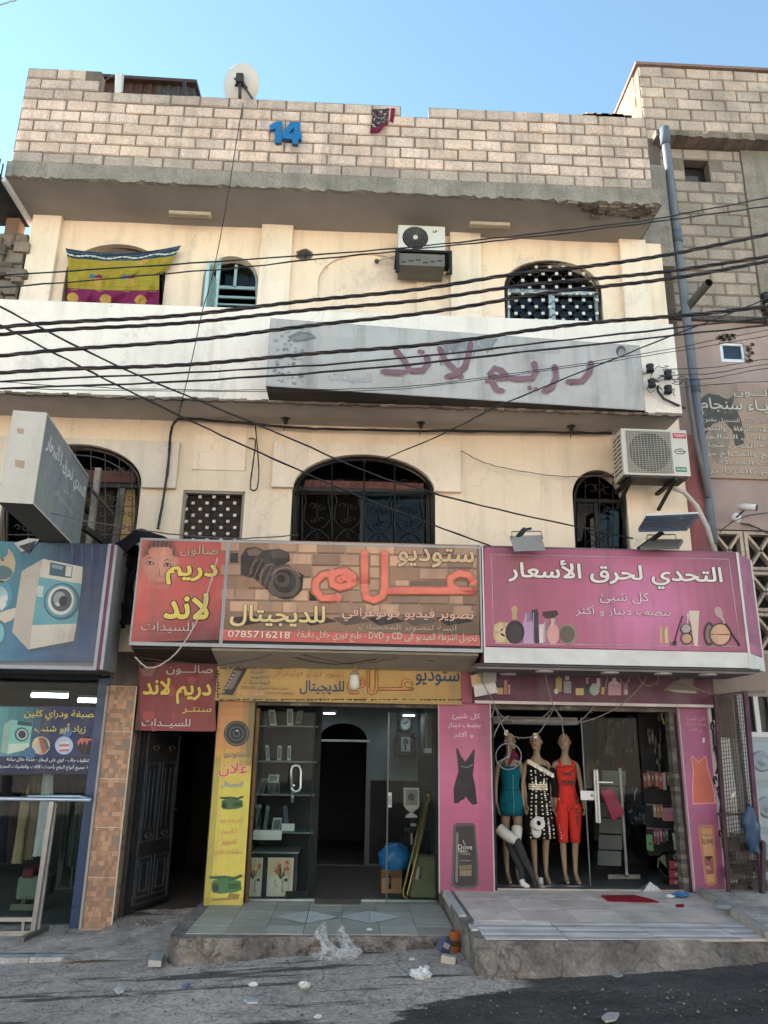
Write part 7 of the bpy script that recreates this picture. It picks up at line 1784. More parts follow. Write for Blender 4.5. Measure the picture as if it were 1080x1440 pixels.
b = MB(c(50, 50, 50, .7)); b.prism(EP_, zs(zz3, [(540, 624), (612, 624), (612, 715), (542, 715)]), .006, .01, c(120, 120, 114)); X, Y = zz3(574, 668); b.ell(EP_, X, Y, 5, 5.5, .012); b.ell(EP_, X, Y, 2.5, 2.8, .016, c(20, 20, 22)); b.build('lens', GLOSS, en)
b = MB(c(42, 42, 42, .6)); b.prism(EP_, zs(zz3, [(536, 590), (600, 575), (640, 600), (680, 602), (684, 640), (622, 640), (620, 616), (534, 614)]), -.05, .2); b.bar(A(*zz3(584, 790), 1.05), A(*zz3(584, 1010), 1.05), .05, .05); b.bar(A(*zz3(570, 830), 1.0), A(*zz3(604, 830), 1.0), .03, .03, col=c(150, 150, 146)); b.bar(A(*zz3(576, 880), 1.0), A(*zz3(576, 945), 1.0), .02, .02, col=c(150, 150, 146)); b.box(A(*zz3(530, 900), 1.2).x, A(*zz3(735, 900), 1.2).x, 1.1, 1.5, STZ, A(*zz3(600, 860), 1.2).z, c(34, 34, 36, .5)); b.build('stand', MATTE, en)
bb = thing('cardboard_box', 'plain brown cardboard box carrying the blue plastic bag inside the studio', 'box', A(*zz3(460, 1200), .75))
b = MB(c(150, 112, 80, .85)); r_ = rectpx(FP(.8), *zz3(402, 1095), *zz3(520, 1198)); b.box(r_[0][0], r_[1][0], .8, 1.15, STZ + .003, r_[2][1]); b.build('carton', MATTE, bb)
b = MB(c(120, 88, 62, .8)); b.hexa([(r_[0][0], .8, r_[2][1] - .09), (r_[1][0], .8, r_[2][1] - .09), (r_[1][0], .76, r_[2][1] - .02), (r_[0][0], .76, r_[2][1] - .02), (r_[0][0], .806, r_[2][1] - .09), (r_[1][0], .806, r_[2][1] - .09), (r_[1][0], .79, r_[2][1] + .0), (r_[0][0], .79, r_[2][1] + .0)]); b.build('flap', MATTE, bb)
b = MB(c(36, 104, 160, .85))
ce = A(*zz3(482, 1030), .95); RX_, RZ_ = .205, .175; v_ = []
for j in range(15):
 for i in range(24):
  t, a = math.pi * j / 14, 2 * math.pi * i / 24
  k = 1 + .09 * math.sin(a * 5 + t * 4) + .06 * math.sin(a * 9 - t * 7) + .05 * math.sin(t * 11 + a * 2)
  z = math.cos(t); z = max(z, -.78)
  v_.append(ce + Vector((math.sin(t) ** .7 * math.cos(a) * RX_ * k, math.sin(t) ** .7 * math.sin(a) * .17 * k, z * RZ_ * (1 + .1 * math.sin(a * 3)))))
b.add(v_, [(j * 24 + i, (j + 1) * 24 + i, (j + 1) * 24 + (i + 1) % 24, j * 24 + (i + 1) % 24) for j in range(14) for i in range(24)], None, True)
b.build('plastic_bag', GLOSS, None, 'full blue plastic bag on the brown cardboard box', 'bag')
tr = thing('folding_trolley', 'folded brass coloured trolley frame leaning beside the olive case', 'trolley', A(*zz3(600, 1270), .45))
b = MB(c(164, 136, 84, .9))
T0, T1, B0, B1 = A(*zz3(664, 655), .75), A(*zz3(694, 660), .75), A(*zz3(528, 1220), .42), A(*zz3(552, 1235), .42)
b.tube([T0, T0.lerp(B0, .5), B0, A(*zz3(530, 1246), .40), A(*zz3(560, 1268), .40), A(*zz3(726, 1268), .42)], .013, 8); b.tube([T1, T1.lerp(B1, .5), B1, A(*zz3(560, 1252), .42)], .013, 8); b.tube([T0, T1], .012, 8); b.build('frame', METAL, tr)
b = MB(c(100, 88, 66, .8)); b.hexa([B0.lerp(T0, .28), B1.lerp(T1, .28), T1, T0] + [p + Vector((.01, .02, 0)) for p in (B0.lerp(T0, .28), B1.lerp(T1, .28), T1, T0)]); b.build('slat', MATTE, tr)
b = MB(c(44, 42, 40, .7)); o = A(*zz3(452, 1190), .55); b.lathe(o + Vector((-.02, 0, .0)), (1, 0, 0), [(0, .03), (.03, .03)], 12); b.bar(o, o + Vector((0, 0, .12)), .02, .02); b.build('caster', METAL, tr)
cs = thing('equipment_case', 'olive grey equipment case with a white paper label in the studio doorway', 'case', A(*zz3(650, 1258), .5))
b = MB(c(112, 112, 82, .8)); q = [A(*zz3(x, y), Y_) for (x, y), Y_ in (((566, 1256), .48), ((722, 1262), .5), ((732, 1018), .62), ((598, 1012), .62))]; b.hexa(q + [p + Vector((0, .16, .01)) for p in q]); b.build('shell', MATTE, cs, bevel=.012)
KP = Plane(q[0], q[1] - q[0], q[3] - q[0] - (q[3] - q[0]).dot((q[1] - q[0]).normalized()) * (q[1] - q[0]).normalized())
b = MB(c(200, 200, 186, .9)); b.prism(KP, zs(zz3, [(612, 1076), (704, 1092), (692, 1168), (598, 1148)]), .004, .003); b.build('label', PRINT, cs)
b = MB(c(50, 48, 44)); b.poly(KP, zs(zz3, [(618, 1120), (640, 1122), (638, 1150), (616, 1146)]), .006); b.poly(KP, zs(zz3, [(650, 1124), (678, 1130), (672, 1156), (648, 1152)]), .006)
for k in range(3): b.poly(KP, zs(zz3, [(624, 1088 + 9 * k), (688, 1098 + 9 * k), (688, 1102 + 9 * k), (624, 1092 + 9 * k)]), .006)
b.poly(KP, zs(zz3, [(636, 1074), (678, 1080), (676, 1090), (634, 1084)]), .0065, c(60, 58, 50)); b.build('label_print', PRINT, cs)
# ================================================================== DOORWAY
idr = thing('iron_door', 'dark iron door with raised panels standing open into the dark passage', 'door', (-2.5, .3, -.33))
zD = Z(160, 1020, 5.14)
e0 = A(*zD(100, 1335), .22); e1 = A(*zD(388, 1245), .95)
e0.z = e1.z = 0
DP = Plane(e0, e1 - e0); DL = (e1 - e0).length; dz0, dz1 = -.29, 1.72
b = MB(c(40, 44, 48, .75)); b.prism(DP, [(0, dz0), (DL, dz0), (DL, dz1), (0, dz1)], 0, .05, px=False)
b.build('leaf', IRON, idr)
b = MB(c(74, 78, 82, .8))
def fr_(x0, z0, x1, z1, w_=.018, o=.012):
 for (a, cc, d, e) in ((x0, z0, x1, z0 + w_), (x0, z1 - w_, x1, z1), (x0, z0 + w_, x0 + w_, z1 - w_), (x1 - w_, z0 + w_, x1, z1 - w_)): b.prism(DP, [(a, cc), (d, cc), (d, e), (a, e)], o, .014, px=False)
for x0, x1 in ((.10, DL * .5 - .02), (DL * .5 + .03, DL - .06)):
 fr_(x0, dz0 + .12, x1, dz0 + .56); fr_(x0 + .06, dz0 + .18, x1 - .06, dz0 + .5); fr_(x0, dz0 + .72, x1, dz0 + 1.62)
 for k in range(3): b.stroke(DP, [(x0 + .05 + k * (x1 - x0 - .1) / 2, dz0 + .86), (x0 + .05 + k * (x1 - x0 - .1) / 2, dz0 + 1.55)], .008, .016, flat=1, px=False, n=5)
 for zc_ in (dz0 + .78, dz0 + 1.78):
  for s in (-1, 1): b.stroke(DP, [((x0 + x1) / 2 + s * .07 * (1 - .7 * i / 12) * math.cos(i * .5), zc_ + .05 * (1 - .7 * i / 12) * math.sin(i * .5)) for i in range(13)], .007, .016, flat=1, px=False, n=5)
fr_(.06, dz0 + .05, DL - .03, dz1 - .05, .02)
b.build('panel_moulding', IRON, idr)
b = MB(c(110, 108, 104, .8)); q = DP.pt(DL - .06, dz0 + 1.05, .02); b.bar(q, q + DP.n * .05, .02, .02); b.bar(q + DP.n * .05, q + DP.n * .05 - DP.u * .1, .018, .018); b.prism(DP, [(DL - .08, dz0 + .95), (DL - .04, dz0 + .95), (DL - .04, dz0 + 1.12), (DL - .08, dz0 + 1.12)], .01, .01, px=False); b.build('handle', METAL, idr)
b = MB(c(52, 48, 46, .7)); b.box(-2.55, -2.50, .18, .26, -.33, 2.0); b.box(-1.6, -1.56, .1, .2, -.33, 2.0); b.box(-2.55, -1.56, .1, .3, 1.74, 2.1); b.build('frame', IRON, idr)
b = MB(c(170, 160, 146, .85))
for k in range(40):
 o = G(192 + rnd(0, 40), 1297 + rnd(-3, 5), -.36); s_ = rnd(.006, .02); b.box(o.x - s_, o.x + s_, o.y - s_, o.y + s_, -.385, -.36 + s_ * .8, mixc(c(176, 160, 140, .85), c(120, 110, 100, .8), random.random()))
b.build('rubble', CONCRETE, None, 'strip of pale cement rubble on the ground before the dark doorway', 'rubble', kind='stuff')
# ================================================================== LAUNDRY INSIDE
zL = Z(0, 1080, 5.76)
for i, (px, py, w_, lab) in enumerate(((70, 978, 22, 'lit tube light deep inside the laundry, left of the two'), (126, 985, 14, 'lit tube light inside the laundry, the shorter one by the blue post'))):
 o = A(px, py, 2.2); b = MB(); b.tube([(o.x - w_ / 85, 2.2, o.z), (o.x + w_ / 85, 2.2, o.z)], .03, 8)
 t = thing('tube_light', lab, 'lamp', o, 'lit tubes in the laundry'); b.build('tube', TUBE_ON, t)
 b = MB(c(170, 176, 180, .8)); b.box(o.x - w_ / 85, o.x + w_ / 85, 2.17, 2.25, o.z + .03, o.z + .07); b.build('housing', GLOSS, t)
rk = thing('steel_rack', 'chrome garment rack with a sloping foot on the pavement before the laundry window', 'rack', A(50, 1318, -.42))
RYY = -.28
b = MB(c(190, 200, 214, .95)); p, q = A(-80, 1122, RYY), A(127, 1125, RYY); b.tube([p, q], .022, 10); b.tube([A(40, 1120, RYY + .15), A(112, 1120, RYY + .15), A(127, 1124, RYY)], .016, 8); b.build('rail', METAL, rk)
b = MB(c(150, 150, 148, .9))
u0, u1 = A(*zL(400, 545), RYY), A(*zL(262, 1335), RYY); b.bar(A(*zL(425, 270), RYY), A(*zL(268, 1330), RYY), .05, .05); b.bar(A(*zL(452, 285), RYY + .06), A(*zL(308, 1310), RYY + .06), .035, .04, col=c(196, 196, 194)); b.bar(A(*zL(190, 1232), RYY), A(*zL(190, 1330), RYY), .03, .03)
b.build('upright', METAL, rk)
b = MB(c(130, 128, 124, .9)); f0, f1 = G(*zL(175, 1392), -.40), G(*zL(378, 1292), -.40); b.bar(f0, f1, .05, .05); b.bar(A(*zL(-300, 1225), RYY), A(*zL(262, 1225), RYY), .04, .04, col=c(160, 160, 156)); b.bar(A(*zL(-300, 1335), RYY), A(*zL(262, 1338), RYY), .05, .05, col=c(160, 160, 156)); b.build('foot', METAL, rk)
def garment(lab, pts, Y, col, th=.05, fold=7):
 """hanging clothes: a folded tube of cloth between left and right pixel edges at several heights"""
 b = MB(col); rings = []
 for (x0, x1, y) in pts:
  p, q = A(*zL(x0, y), Y), A(*zL(x1, y), Y); rings.append(((p.x + q.x) / 2, (q.x - p.x) / 2, p.z))
 n = 28; v = []
 for cx_, w_, z in rings:
  for k in range(n):
   a = 2 * math.pi * k / n; v.append((cx_ + w_ * math.cos(a), Y + th * math.sin(a) * (1 + .5 * math.sin(a * fold + z * 2)), z))
 b.add(v, [(j * n + k, j * n + (k + 1) % n, (j + 1) * n + (k + 1) % n, (j + 1) * n + k)[::-1] for j in range(len(rings) - 1) for k in range(n)], None, True)
 return b.build('hanging_garment', CLOTH, None, lab, 'clothes', 'clothes hanging in the laundry')
garment('long white robe hanging in the laundry window, nearest the blue post', [(350, 430, 50), (335, 430, 200), (310, 415, 400), (270, 370, 690), (262, 340, 712)], .45, c(196, 204, 206, .9))
garment('beige coat hanging in the laundry window beside the white robe', [(250, 330, 60), (235, 335, 250), (215, 320, 450), (190, 270, 740)], .5, c(130, 118, 100, .8))
garment('cream coat with a dark button line in the laundry window', [(180, 240, 130), (165, 235, 300), (140, 200, 500), (95, 175, 770)], .42, c(176, 160, 132, .8))
garment('dark purple coat hanging in the laundry window', [(80, 165, 140), (60, 150, 400), (30, 115, 780)], .5, c(74, 52, 66, .7))
garment('navy coat hanging at the left edge of the laundry window', [(-60, 85, 130), (-80, 70, 400), (-100, 40, 760)], .46, c(36, 42, 58, .7))
garment('clear wrapped dark suit hanging on the right in the laundry window', [(600, 700, 300), (570, 690, 450), (535, 640, 790)], .6, c(70, 84, 84, .6))
garment('black bundle of clothes lying on top of the chrome rail', [(-80, 235, 60), (-90, 230, 120), (-80, 200, 215)], .2, c(24, 24, 26, .7), .12, 5)
tb = thing('ironing_table', 'pale green cloth covered ironing table seen through the laundry window', 'table', A(*zL(210, 1150), 1.0))
b = MB(c(120, 140, 128, .7)); r_ = rectpx(FP(.8), *zL(130, 880), *zL(330, 1070)); b.box(r_[0][0], r_[1][0], .8, 1.3, r_[0][1], r_[2][1]); b.build('cover', CLOTH, tb, bevel=.03)
b = MB(c(110, 60, 66, .7)); b.box(r_[0][0] + .05, r_[1][0] - .1, .78, 1.2, r_[2][1] - .02, r_[2][1] + .1); b.build('pad', CLOTH, tb, bevel=.03)
b = MB(c(120, 126, 120, .7)); b.box(r_[0][0] - .08, r_[1][0] - .1, .9, 1.1, -.41, -.34)
for x in (r_[0][0] + .05, r_[1][0] - .05): b.box(x - .02, x + .02, .95, 1.0, -.36, r_[0][1])
b.build('stand', METAL, tb)
gt = thing('window_grid', 'dark iron grid standing behind the glass beside the blue post', 'grid', A(*zL(560, 970), .9))
b = MB(c(70, 74, 72, .7))
for x0, x1 in ((535, 470), (600, 480), (655, 575), (715, 660)): b.bar(A(*zL(x0, 120), .9), A(*zL(x1, 970), .9), .03, .03)
for y in (130, 300, 970): b.bar(A(*zL(560 if y < 900 else 440, y), .9), A(*zL(745 if y < 900 else 640, y), .9), .03, .03)
b.build('bars', IRON, gt)
# ================================================================== MANNEQUIN SHOP
SKIN = c(156, 130, 106, .75)
def skin_body(name, joints, edges, parent, col=SKIN, root=0):
 me = bpy.data.meshes.new('tmp'); me.from_pydata([j[0] for j in joints], edges, [])
 ob = bpy.data.objects.new('tmp', me); COL.objects.link(ob)
 md = ob.modifiers.new('s', 'SKIN')
 sv = me.skin_vertices[0].data
 for i, j in enumerate(joints):
  r = j[1]; sv[i].radius = r if isinstance(r, tuple) else (r, r); sv[i].use_root = (i == root)
 sb = ob.modifiers.new('u', 'SUBSURF'); sb.levels = 2; sb.render_levels = 2
 dg = bpy.context.evaluated_depsgraph_get(); dg.update()
 m2 = bpy.data.meshes.new_from_object(ob.evaluated_get(dg))
 b = MB(col); b.add([v.co.copy() for v in m2.vertices], [tuple(p.vertices) for p in m2.polygons], None, True)
 bpy.data.objects.remove(ob); bpy.data.meshes.remove(me); bpy.data.meshes.remove(m2)
 return b
MANN = mat('mannequin_skin', None, .45, var=.08, scale=4, dirt=.15, spec=.4)
def mannequin(lab, px, base_y, rz, arms, turn, dress):
 o = G(px, base_y, .012); o = Vector((A(px, base_y, .5).x, .5, .012))
 t = thing('mannequin', lab, 'mannequin', o, 'dressed mannequins in the shop doorway')
 cr, sr = math.cos(rz), math.sin(rz)
 def W(x, y, z): return Vector((o.x + x * cr - y * sr, o.y + x * sr + y * cr, o.z + z))
 tx, ty = math.cos(turn), math.sin(turn)
 J = []; E = []
 def j(x, y, z, r, pr=None):
  J.append((W(x, y, z), r)); 
  if pr is not None: E.append((pr, len(J) - 1))
  return len(J) - 1
 pel = j(0, 0, .93, (.118, .09)); wa = j(0, -.01, 1.10, (.086, .074), pel); ch = j(0, -.005, 1.26, (.110, .088), wa); sh_ = j(0, .01, 1.385, (.09, .065), ch); nk = j(0, .005, 1.47, .043, sh_); nk2 = j(.0, -.005, 1.53, .042, nk); hd = j(.012 * -ty, -.02, 1.60, (.062, .075), nk2); hd2 = j(0, -.008, 1.675, (.068, .082), hd); tp_ = j(0, .0, 1.735, .04, hd2)
 for s, pose in zip((-1, 1), arms):
  a = j(s * .142, .01, 1.375, .038, sh_); e = j(s * pose[0][0] * .9, pose[0][1], pose[0][2], .030, a); w_ = j(s * pose[1][0] * .92, pose[1][1], pose[1][2], .022, e); hnd = j(s * pose[2][0] * .92, pose[2][1], pose[2][2], (.028, .017), w_)
  d = (J[hnd][0] - J[w_][0]).normalized()
 for s in (-1, 1):
  h = j(s * .08, 0, .86, .076, pel); k = j(s * .075, -.015 if s > 0 else .02, .50, .045, h); c2 = j(s * .072, .03, .36, .042, k); an_ = j(s * .065, .025, .11, .024, c2); ft = j(s * .068, -.06, .035, .030, an_); toe = j(s * .072, -.13, .018, .020, ft)
 b = skin_body('body', J, E, t)
 for s, pose in zip((-1, 1), arms):
  w_, hn = W(s * pose[1][0] * .92, pose[1][1], pose[1][2]), W(s * pose[2][0] * .92, pose[2][1], pose[2][2]); d = (hn - w_).normalized()
  side = W(0, 1, 0) - W(0, 0, 0)
  for k in range(4):
   L_ = (.055, .065, .060, .048)[k]; st_ = hn + side * (-.021 + .014 * k) + d * .01
   b.tube([st_, st_ + d * L_ * .5, st_ + d * L_ + W(-s * .012, 0, 0) - W(0, 0, 0)], [.0085, .0078, .006], 6, SKIN)
  st_ = hn.lerp(w_, .45) - side * .02; b.tube([st_, st_ - side * .022 + d * .022, st_ - side * .026 + d * .05], [.009, .0085, .0065], 6, SKIN)
 def H(x, y, z):      # head frame turned by 'turn'
  return W(x * tx - y * ty, x * ty + y * tx, z)
 b.ball(H(0, -.008, 1.64), .090, SKIN, 16, 10, sc=(.78, .92, 1.12))
 b.tube([H(0, -.088, 1.66), H(0, -.104, 1.625), H(0, -.09, 1.612)], [.007, .012, .008], 6, SKIN)
 for s in (-1, 1): b.ball(H(s * .074, .0, 1.635), .022, SKIN, 8, 6, sc=(.5, .8, 1.3))
 b.ball(H(0, -.062, 1.565), .035, SKIN, 10, 6, sc=(1, .9, .8))
 b.build('body', MANN, t)
 b = MB(c(60, 44, 40, .8))
 for s in (-1, 1):
  b.ball(H(s * .030, -.083, 1.645), .011, c(60, 44, 40, .8), 8, 5, sc=(1.3, .5, .6)); b.tube([H(s * .014, -.092, 1.668), H(s * .03, -.09, 1.674), H(s * .048, -.076, 1.668)], .004, 5, c(90, 66, 54))
 b.ball(H(0, -.088, 1.592), .014, c(150, 70, 66, .8), 8, 5, sc=(1.4, .5, .5)); b.build('face_paint', GLOSS, t)
 b = MB(c(150, 146, 140, .8)); b.lathe(o + Vector((0, 0, -.01)), (0, 0, 1), [(0, .17), (.008, .17), (.012, .15), (.012, 0)], 24, cap=False); b.build('stand', METAL, t)
 dress(t, W)
 return t
def ring(W, z, rx, ry, x=0, y=0): p = W(x, y, z); return (p.x, p.y, p.z, rx * .9, ry * .94)
hang = ((.205, .02, 1.13), (.215, -.02, .92), (.205, -.05, .84))
bend = ((.215, .03, 1.14), (.225, -.05, .95), (.19, -.10, .88))
def dress_teal(t, W):
 T = c(14, 92, 104, .9)
 b = MB(T); b.loft([ring(W, .76, .165, .12), ring(W, .85, .168, .125), ring(W, .95, .158, .12), ring(W, 1.05, .128, .10), ring(W, 1.12, .116, .094), ring(W, 1.24, .138, .112, 0, -.008), ring(W, 1.30, .142, .108, 0, -.005), ring(W, 1.335, .12, .085)], 28, cap=False)
 b.build('dress', CLOTH, t, solid=.006)
 b = MB(c(12, 80, 92, .9))
 for s in (-1, 1): b.tube([W(s * .07, -.095, 1.31), W(s * .09, -.05, 1.39), W(s * .09, .03, 1.42), W(s * .07, .08, 1.34)], .008, 6)
 for z in (1.06, .78): b.tube([W(.168 * math.cos(k * .2618) * (.77 if z > 1 else 1), .124 * math.sin(k * .2618) * (.8 if z > 1 else 1), z) for k in range(25)], .006, 5, c(10, 66, 78))
 b.tube([W(-.01, -.125, .78), W(0, -.125, .95), W(0, -.105, 1.06), W(0, -.118, 1.24)], .004, 5, c(120, 150, 150)); b.build('strap', CLOTH, t)
def dress_black(t, W):
 K = c(30, 28, 30, .8)
 b = MB(K); b.loft([ring(W, .50, .21, .15), ring(W, .62, .20, .145), ring(W, .80, .175, .13), ring(W, .95, .160, .122), ring(W, 1.06, .122, .098), ring(W, 1.12, .114, .094), ring(W, 1.24, .137, .11, 0, -.008), ring(W, 1.32, .15, .105), ring(W, 1.36, .13, .09, -.02)], 28, cap=False); b.build('dress', CLOTH, t, solid=.006)
 b = MB(K); b.loft([(W(.205, -.03, .98)) [:] + (.045, .045), (W(.215, .01, 1.10))[:] + (.05, .05), (W(.20, .015, 1.25))[:] + (.052, .052), (W(.185, .01, 1.33))[:] + (.04, .05)], 16, cap=False); b.build('sleeve', CLOTH, t, solid=.004)
 SQ = (c(206, 206, 200, .95), c(160, 160, 154, .9), c(190, 176, 140, .9))
 b = MB(SQ[0])
 def rad(z): 
  T_ = [(.5, .21, .15), (.62, .20, .145), (.8, .175, .13), (.95, .16, .122), (1.06, .122, .098), (1.12, .114, .094), (1.24, .137, .115), (1.33, .15, .11)]
  for (a, r1, s1), (e, r2, s2) in zip(T_, T_[1:]):
   if a <= z <= e: k = (z - a) / (e - a); return r1 + (r2 - r1) * k, s1 + (s2 - s1) * k
  return T_[-1][1:]
 for ang in (-2.35, -1.95, -1.45, -1.05, -.6):
  z = .52
  while z < 1.30:
   rx, ry = rad(z); a = ang + rnd(-.02, .02); p = W((rx * .9 + .004) * math.cos(a), (ry * .94 + .006) * math.sin(a), z); s_ = .010
   if random.random() < .86: b.box(p.x - s_, p.x + s_, p.y - .003, p.y + .003, p.z - s_ * .8, p.z + s_ * .8, random.choice(SQ))
   z += .024 if ang in (-1.95, -1.05) else .045
 for k in range(34):
  for zz_ in (1.075, 1.10, 1.125):
   a = -math.pi + k * math.pi / 33; p = W(.112 * math.cos(a), .10 * math.sin(a), zz_); b.box(p.x - .007, p.x + .007, p.y - .003, p.y + .003, p.z - .009, p.z + .009, random.choice(SQ))
 for k in range(22):
  u = k / 21; p = W(-.13 + .30 * u, -.10 - .03 * math.sin(u * 3.1), 1.385 - .16 * u); s_ = .014; b.box(p.x - s_, p.x + s_, p.y - .003, p.y + .003, p.z - s_, p.z + s_, random.choice(SQ)); b.box(p.x - s_, p.x + s_, p.y - .004, p.y + .002, p.z + s_, p.z + s_ * 2.6, SQ[1])
 for k in range(16): p = W(.245 + .01 * math.sin(k), -.06, .96 - k * .03); b.ball(p, .009, SQ[0], 6, 4)
 b.build('sequins', METAL, t)
def dress_red(t, W):
 R1 = c(206, 58, 48, .85)
 b = MB(R1); b.loft([ring(W, .86, .165, .115), ring(W, .95, .162, .12), ring(W, 1.05, .125, .10), ring(W, 1.11, .113, .094), ring(W, 1.24, .138, .112, 0, -.008), ring(W, 1.30, .14, .106), ring(W, 1.36, .115, .08)], 28, cap=False); b.build('tank_top', CLOTH, t, solid=.005)
 for s in (-1, 1):
  b = MB(R1); b.loft([ring(W, .46, .063, .068, s * .075, .0), ring(W, .55, .066, .07, s * .076, -.004), ring(W, .70, .085, .09, s * .082, 0), ring(W, .84, .10, .112, s * .082, 0), ring(W, .91, .095, .114, s * .072, 0)], 20, cap=False); b.build('legging', CLOTH, t, solid=.005)
 b = MB(R1)
 for s in (-1, 1): b.tube([W(s * .075, -.09, 1.33), W(s * .085, -.045, 1.405), W(s * .085, .03, 1.42), W(s * .075, .08, 1.34)], .02, 8, flat=(W(0, 0, 1) - W(0, 0, 0), .6))
 b.build('strap', CLOTH, t)
 LP = Plane(W(0, -.128, 0), W(1, 0, 0) - W(0, 0, 0)); zz = lambda pts: [(a * .001, z * .001 + .012) for a, z in pts]
 b = MB(c(26, 22, 24, .8))
 b.poly(LP, zz([(-105, 1272), (-70, 1258), (-30, 1256), (10, 1262), (40, 1278), (66, 1284), (60, 1272), (36, 1262), (20, 1248), (30, 1222), (22, 1206), (10, 1224), (-8, 1240), (-34, 1236), (-60, 1218), (-74, 1222), (-56, 1240), (-84, 1250)]), .004, px=False)
 v, f, ii = glyphs("PUMA", 0.0); X0, X1 = min(p[0] for p in v), max(p[0] for p in v)
 for dx in (0, .03, .06, -.03): b.add([LP.pt(-.085 + ((p[0] + dx) - X0) / (X1 - X0) * .165, 1.115 + p[1] / .73 * .062 + .012, -.004 + .010 * abs((p[0] - X0) / (X1 - X0) - .5) * 0 + .0001 * i + abs(dx) * .001) for p, i in zip(v, ii)], f)
 L2 = Plane(W(.082, -.113, 0), W(1, 0, 0) - W(0, 0, 0))
 b.poly(L2, zz([(-20, 936), (6, 930), (30, 940), (40, 932), (24, 922), (28, 900), (14, 914), (0, 912), (-16, 904), (-10, 918)]), .004, px=False)
 for k, ch_ in enumerate("PUMA"):
  v, f, ii = glyphs(ch_, 0.0); X0, X1 = min(p[0] for p in v), max(p[0] for p in v)
  for dx in (0, .04): b.add([L2.pt(-.012 - p[1] / .73 * .04 + .03, .86 - k * .052 - ((p[0] + dx) - X0) / (X1 - X0) * .044, .001 - .00 + .024 * (-.5) * 0 + dx * .002) for p in v], f)
 b.build('printed_logo', PRINT, t)
mannequin('mannequin in a short teal dress behind the ring ornament, left of the three', 722, 1251, .12, (hang, hang), .5, dress_teal)
mannequin('mannequin in a black dress with silver sequins, between the teal and the red one', 762, 1251, .0, (hang, bend), -.55, dress_black)
mannequin('mannequin in a red sports top and leggings, right of the black one', 804, 1251, .0, (hang, hang), -.5, dress_red)
ro = thing('ring_ornament', 'thin white ring with a star hanging in front of the teal mannequin', 'ornament', A(*zz4(240, 530), .14))
OP = FP(.14); b = MB(c(150, 160, 164, .8))
X, Y = zz4(240, 452); b.stroke(OP, [(X + 18 * math.cos(k * .2244), Y + 18.5 * math.sin(k * .2244)) for k in range(29)], .006, 0, flat=1, n=6)
for a in (-1.57, .52, 2.62): b.stroke(OP, [(X, Y), (X + 18 * math.cos(a), Y + 18 * math.sin(a))], .007, 0, flat=1, n=6)
b.stroke(OP, [zz4(*p) for p in ((240, 205), (190, 245), (160, 300), (146, 345))], .008, 0, flat=1, n=6); b.build('ring', GLOSS, ro)
b = MB(c(90, 30, 50, .8)); b.poly(OP, zs(zz4, [(262, 400), (300, 440), (306, 480), (270, 470), (240, 520), (232, 500), (250, 450)]), .01); b.build('tassel', CLOTH, ro)
lg = thing('stocking_display', 'pair of crossed display legs with white thighs and black stockings below the teal dress', 'stockings', A(*zz4(330, 1270), .18))
def limb(pts, Y, rs, col): return MB(col).tube(smooth([A(*zz4(x, y), Y_) for (x, y), Y_ in zip(pts, Y)], 5), [rs[min(len(rs) - 1, int(i / 5))] + (rs[min(len(rs) - 1, int(i / 5) + 1)] - rs[min(len(rs) - 1, int(i / 5))]) * (i % 5) / 5 for i in range((len(pts) - 1) * 5 + 1)], 14)
STK = c(58, 60, 62, .8)
limb([(180, 895), (215, 925), (252, 950), (285, 968)], [.26, .22, .18, .16], [.07, .068, .062, .056], c(190, 186, 174, .9)).build('thigh', MANN, lg)
limb([(285, 968), (315, 1030), (350, 1110), (380, 1165), (398, 1215), (404, 1252)], [.16, .16, .16, .16, .14, .12], [.056, .05, .046, .032, .028, .016], STK).build('stocking', CLOTH, lg)
limb([(292, 890), (290, 930), (285, 968)], [.3, .26, .24], [.068, .064, .058], c(190, 186, 174, .9)).build('thigh', MANN, lg)
limb([(245, 975), (280, 1060), (310, 1130), (325, 1195), (340, 1235)], [.24, .22, .2, .2, .18], [.056, .048, .042, .028, .025], STK).build('stocking', CLOTH, lg)
limb([(322, 1210), (330, 1235), (352, 1245), (368, 1250)], [.16, .14, .12, .1], [.032, .034, .026, .012], c(200, 200, 196, .9)).build('shoe', GLOSS, lg)
limb([(436, 1195), (438, 1240), (450, 1258), (462, 1262)], [.3, .28, .2, .16], [.03, .034, .026, .012], c(176, 170, 160, .9)).build('shoe', GLOSS, lg)
o = A(*zz4(418, 890), .20); b = MB(c(206, 200, 194, .9)); b.lathe(o + Vector((0, .06, .03)), (.1, -1, .25), [(0, .075), (.11, .075), (.111, .03), (.09, .028)], 22, cap=False); b.ball(o + Vector((0, .06, -.05)), .06, None, 12, 8, sc=(1, .6, 1.2))
b.build('paper_roll', CLOTH, None, 'white paper roll hanging at the hip of the black sequinned dress', 'paper roll')
gd = thing('glass_door', 'glass shop door with a vertical steel double handle right of the red mannequin', 'door', A(*zz4(800, 1290), .30))
gx0, gx1 = A(*zz4(712, 700), .3).x, A(*zz4(1060, 700), .3).x
b = MB(); b.box(gx0, gx1, .295, .305, .02, 1.95); b.build('pane', GLASS, gd)
b = MB(c(110, 116, 118, .8)); b.box(gx0 - .006, gx0 + .006, .29, .31, .02, 1.95); b.build('edge', METAL, gd)
b = MB(c(206, 206, 206, .95)); b.bar(A(*zz4(768, 535), .24), A(*zz4(784, 858), .24), .028, .028); b.bar(A(*zz4(782, 535), .2), A(*zz4(800, 860), .2), .022, .022, col=c(170, 172, 172)); b.bar(A(*zz4(762, 610), .22), A(*zz4(880, 612), .24), .012, .012); b.build('handle', METAL, gd)
